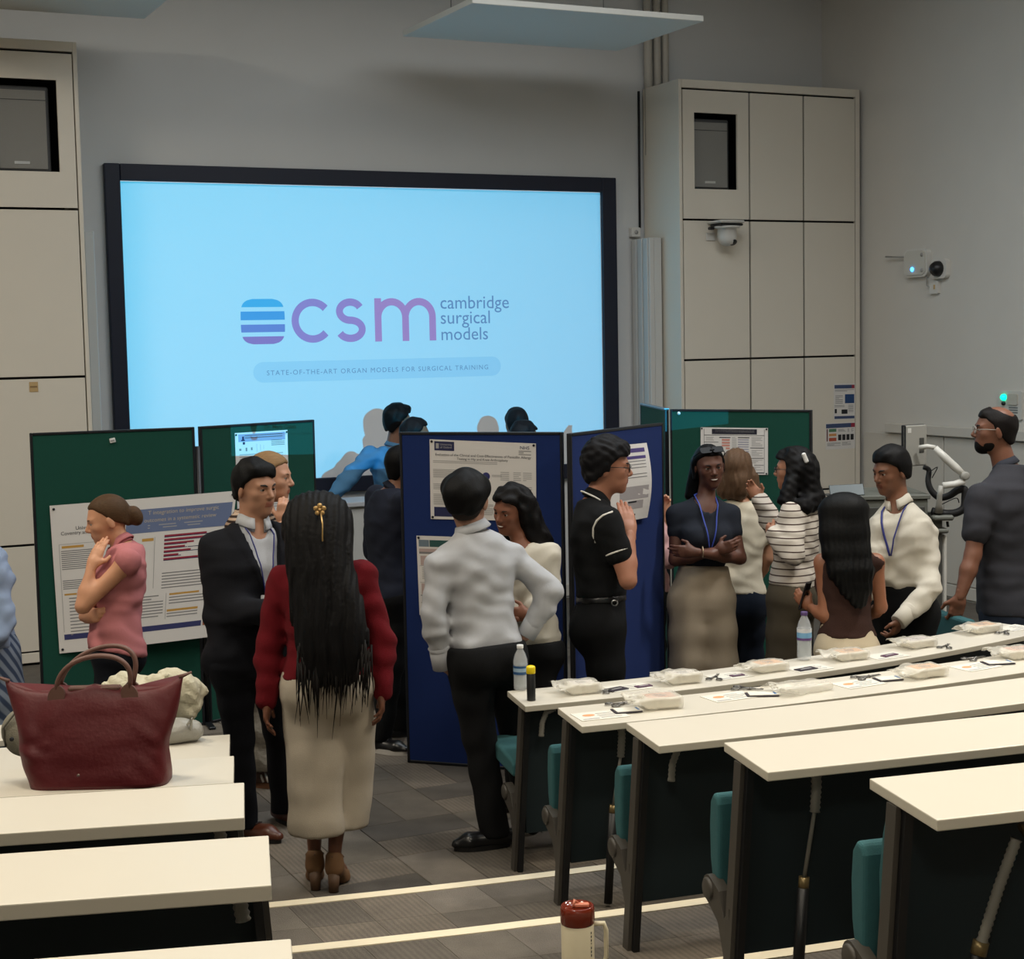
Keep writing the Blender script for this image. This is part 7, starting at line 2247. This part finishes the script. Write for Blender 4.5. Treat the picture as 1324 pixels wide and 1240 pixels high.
bottle(673.5, 892, 1, .208, .033, mat('cap_white', (222, 222, 220), .4), [(.36, .42, mat('label_deep_blue', (46, 84, 130), .4)), (.42, .50, mat('label_pale_blue', (150, 176, 196), .4)), (.50, .55, MATS['label_deep_blue'])], 'white capped water bottle at the aisle end of the front desk')
bottle(1040, 853, 1, .238, .036, mat('cap_purple', (84, 64, 110), .4), [(.42, .47, mat('label_purple', (96, 66, 120), .4)), (.47, .58, mat('label_sky', (120, 170, 206), .4)), (.58, .66, mat('label_white', (214, 216, 220), .4))], 'purple capped water bottle on the front desk before the woman in brown')
c = desk_pt(687, 905.5, 1)
t = thing('marker_tube', 'black tube with bright yellow cap beside the white capped bottle', 'tube', c)
MB().lathe([(0, 0), (.019, 0), (.0195, .004), (.0195, .120), (.018, .122)], 20).build('barrel', mat('tube_black', (26, 28, 30), .4), t)
MB().lathe([(.0195, .121), (.0205, .123), (.0205, .147), (.018, .153), (.009, .156), (0, .156)], 20).build('cap', mat('cap_yellow', (244, 214, 20), .4), t)

# ---- burgundy tote
c = on_z(120, 1020, zrow(2) + .001)
TB = mat('tote_nylon_burgundy', (86, 15, 21), .5, noise=.12, nscale=8, bump=.15, bscale=60)
TL = mat('tote_leather', (104, 72, 62), .5, noise=.1, nscale=40)
ta = math.atan2(VR[1], VR[0]) + .02
t = thing('tote_bag', 'burgundy tote bag with brown leather handles on the left desk', 'bag', c, ta)
c2 = np.array([0, .085, 0])
N = 72; Lv = 26; V = []; F = []
wv_ = waves(9, 16); fo = folds(4, (1, 0, .4), 34); fo2 = folds(6, (.5, 0, 1), 60)
def tote_pt(u, v):
    a = 2 * math.pi * u
    wb, wt = .230, .300
    hwid = wb + (wt - wb) * v ** 1.6; dpt = .085 * (1 - v) ** .55 * (1 - .1 * v) + .010
    e = 2 / (5.5 if v < .6 else 5.5 - 3 * (v - .6) / .4)
    x = hwid * math.copysign(abs(math.cos(a)) ** e, math.cos(a)); y = dpt * math.copysign(abs(math.sin(a)) ** (2 / 4.0), math.sin(a))
    ax_ = abs(x) / hwid
    z = .335 * v - .035 * math.sin(math.pi * max(0, min(1, (1 - ax_)))) * v ** 6 * .6 + .030 * ax_ ** 8 * v ** 4
    x += .012 * math.sin(v * 9 + (1 if x > 0 else 2)) * ax_ ** 3 * (1 - v)
    p = np.array([x, y, z])
    amp = .021 * math.sin(math.pi * min(1, v * 1.05)) ** .7
    s = (wv_(p[None])[0] * .7 + fo(p[None])[0] * .34 + fo2(p[None])[0] * .2) * amp
    p[1] += math.copysign(s, y) if abs(y) > .002 else 0
    p[1] = max(-.1, min(.1, p[1]))
    return p + c2
for j in range(Lv + 1):
    for i in range(N): V.append(tote_pt(i / N, j / Lv))
for j in range(Lv):
    for i in range(N): F.append((j * N + i, j * N + (i + 1) % N, (j + 1) * N + (i + 1) % N, (j + 1) * N + i))
F.append(tuple(reversed(range(N)))); F.append(tuple(Lv * N + i for i in range(N)))
raw('bag_body', V, F, TB, t, smooth=True)
for s in (-1, 1):     # leather tips, handle bases, handles
    MB().tube([c2 + (.285 * s, 0, .352), c2 + (.325 * s, 0, .368)], [.012, .006], 8, flat=.6).build('leather_tip', TL, t)
for yy in (-1, 1):
    pts = []
    y0 = c2[1] + .022 * yy
    lean = .055 if yy > 0 else .03
    for a in np.linspace(0, math.pi, 25):
        pts.append((-.122 * math.cos(a) + lean * math.sin(a), y0 + .012 * yy * math.sin(a), .325 + (.122 + .010 * yy) * math.sin(a) ** .75))
    MB().tube(pts, .0105, 10, flat=.8).build('handle', TL, t)
    for s in (-1, 1):
        M = frame_M((.122 * s, y0 - .0 + yy * .004, .300), (1, 0, -.25 * s), (0, 0, 1))
        MB().prism([(.030 * math.cos(a), .034 * math.sin(a) * (1 if math.sin(a) < 0 else 1.1)) for a in np.linspace(0, 2 * math.pi, 21)[:-1]], -.006, .006, M=M).build('handle_base', TL, t)
MB().box((-.088, c2[1] - .016, .312), (.088, c2[1] + .016, .330), .006).build('closing_flap', TL, t)
MB().lathe([(.008, 0), (.008, .003), (.004, .005), (0, .005)], 14, M=frame_M((-.045, c2[1] - .084, .045), (1, 0, 0), (0, 0, 1))).build('snap_button', mat('snap_metal', (150, 140, 130), .3, .9), t)
# ---- crumpled bags behind it
def crumple(name, label, cat, px, py, row, size, m, seed, ang=0, parts=None, freq=22, amp=.03, sharp=True, dy=0.0):
    c = on_z(px, py, zrow(row) + .001); c = c + np.array([0, dy, 0])
    t = thing(name, label, cat, c, ta + ang)
    w1, w2, w3 = waves(seed, freq), waves(seed + 1, freq * 2.2), waves(seed + 2, freq * 4)
    E = [(ell(np.array(q[:3]), np.eye(3), np.array(q[3:])), .05) for q in size]
    U = union(E)
    def f(P):
        d = U(P) - amp * np.abs(w1(P)) - amp * .5 * np.abs(w2(P)) - amp * .2 * np.abs(w3(P)) + amp * .5
        return np.maximum(d, .001 - P[:, 2])
    R_ = np.array([q[:3] for q in size]); S_ = np.array([q[3:] for q in size])
    lo = (R_ - S_).min(0) - .07; hi = (R_ + S_).max(0) + .07; lo[2] = -.02
    V, Q = nets(f, lo, hi, .0095)
    o = np_mesh('bag_body', V, Q, m, t, (0, 0, 0))
    if sharp:
        for q in o.data.polygons: q.use_smooth = False
    return t
t = crumple('crumpled_paper_bag', 'crumpled cream paper bag behind the burgundy tote', 'bag', 236, 948, 1, [(-.02, .02, .17, .12, .08, .10), (-.20, .03, .16, .14, .07, .09), (.05, .02, .13, .06, .06, .08)], mat('paper_cream', (206, 200, 176), .8, bump=.4, bscale=60), 21, amp=.05, freq=26, dy=.06)
MB().box((-.01, -.085, .17), (.025, -.075, .19), .002).build('dark_tear', P_BLACK, t)
t = crumple('grey_plastic_bag', 'crumpled grey plastic bag low behind the right side of the tote', 'bag', 226, 956, 1, [(.0, 0, .045, .11, .06, .05), (-.12, .0, .04, .1, .05, .05)], mat('plastic_grey_bag', (150, 148, 140), .4, bump=.3, bscale=50), 31, amp=.03, dy=-.05)
MB().tube([(.05, -.05, .08), (.07, -.06, .11), (.06, -.04, .06)], .006, 8).build('knot', mat('plastic_grey_bag2', (166, 164, 156), .4), t)
t = crumple('canvas_bag', 'grey canvas bag slumped at the left of the burgundy tote', 'bag', 34, 985, 2, [(-.01, .02, .09, .06, .07, .085), (.03, .03, .06, .06, .07, .06)], mat('canvas_grey', (126, 122, 108), .8, bump=.5, bscale=200), 41, amp=.018, sharp=False, freq=16, dy=.06)
MB().tube([(-.055, -.02, .05), (-.055, -.04, .12), (-.01, -.04, .175), (.03, -.02, .17)], .008, 8, flat=.5).build('strap', mat('canvas_dark', (86, 84, 76), .8), t)
MB().lathe([(.008, 0), (.008, .003), (0, .004)], 10, M=frame_M((-.02, -.062, .085), (1, 0, 0), (0, 0, 1))).build('eyelet', P_BLACK, t)

# ---- cream tumbler with a brown lid on the aisle step
tp = at_d(746.5, 1180, 4.62)
t = thing('tumbler', 'cream tumbler with translucent brown lid standing on the aisle step', 'tumbler', (tp[0], tp[1], STEP * 3 + .004))
hT = at_d(746.5, 1170, 4.62)[2] - STEP * 3 - .004
CR = mat('tumbler_cream', (206, 196, 168), .4); LD = mat('tumbler_lid_brown', (110, 38, 20), .15); LD.node_tree.nodes['Principled BSDF'].inputs['Alpha'].default_value = .9
rT = .0475
MB().lathe([(0, 0), (rT * .86, 0), (rT * .88, .006), (rT, .07), (rT, hT - .052), (rT * .97, hT - .050)], 28).build('cup', CR, t)
MB().lathe([(rT * 1.0, hT - .052), (rT * 1.04, hT - .046), (rT * 1.04, hT - .012), (rT * .98, hT), (rT * .9, hT + .001), (rT * .86, hT - .006), (0, hT - .006)], 28).build('lid', LD, t)
MB().box((-.012, -.008, hT - .006), (.034, .010, hT + .006), .003, M=Matrix.Rotation(-.5, 4, 'Z')).build('sip_slider', mat('slider_pink', (206, 126, 100), .4), t)
MB().tube([(-.012, .0, hT - .004), (-.006, .004, hT + .014), (.004, .002, hT + .004)], .005, 8).build('straw_tip', MATS['slider_pink'], t)
ha = VR * 1.0
MB().tube([ha * rT * .95 + UPZ * (hT - .055), ha * (rT + .028) + UPZ * (hT - .055), ha * (rT + .034) + UPZ * (hT - .075), ha * (rT + .034) + UPZ * (hT - .15), ha * (rT + .028) + UPZ * (hT - .168), ha * rT * .95 + UPZ * (hT - .168)], .009, 10, flat=.8).build('handle', CR, t)
tdir = unit(VR * .78 - VA * .63); tu = unit(np.cross(UPZ, tdir))
mb = MB()
for i in range(7):
    z = hT - .068 - i * .011
    a0 = math.atan2(tdir[1], tdir[0])
    q = [((rT + .0007) * math.cos(a0 + s * .05), (rT + .0007) * math.sin(a0 + s * .05)) for s in (-1, 1)]
    mb.quad([(*q[0], z), (*q[1], z), (*q[1], z - (.007 if i != 3 else .003)), (*q[0], z - (.007 if i != 3 else .003))])
o = mb.build('vertical_print', P_BLACK, t); o['kind'] = 'stuff'
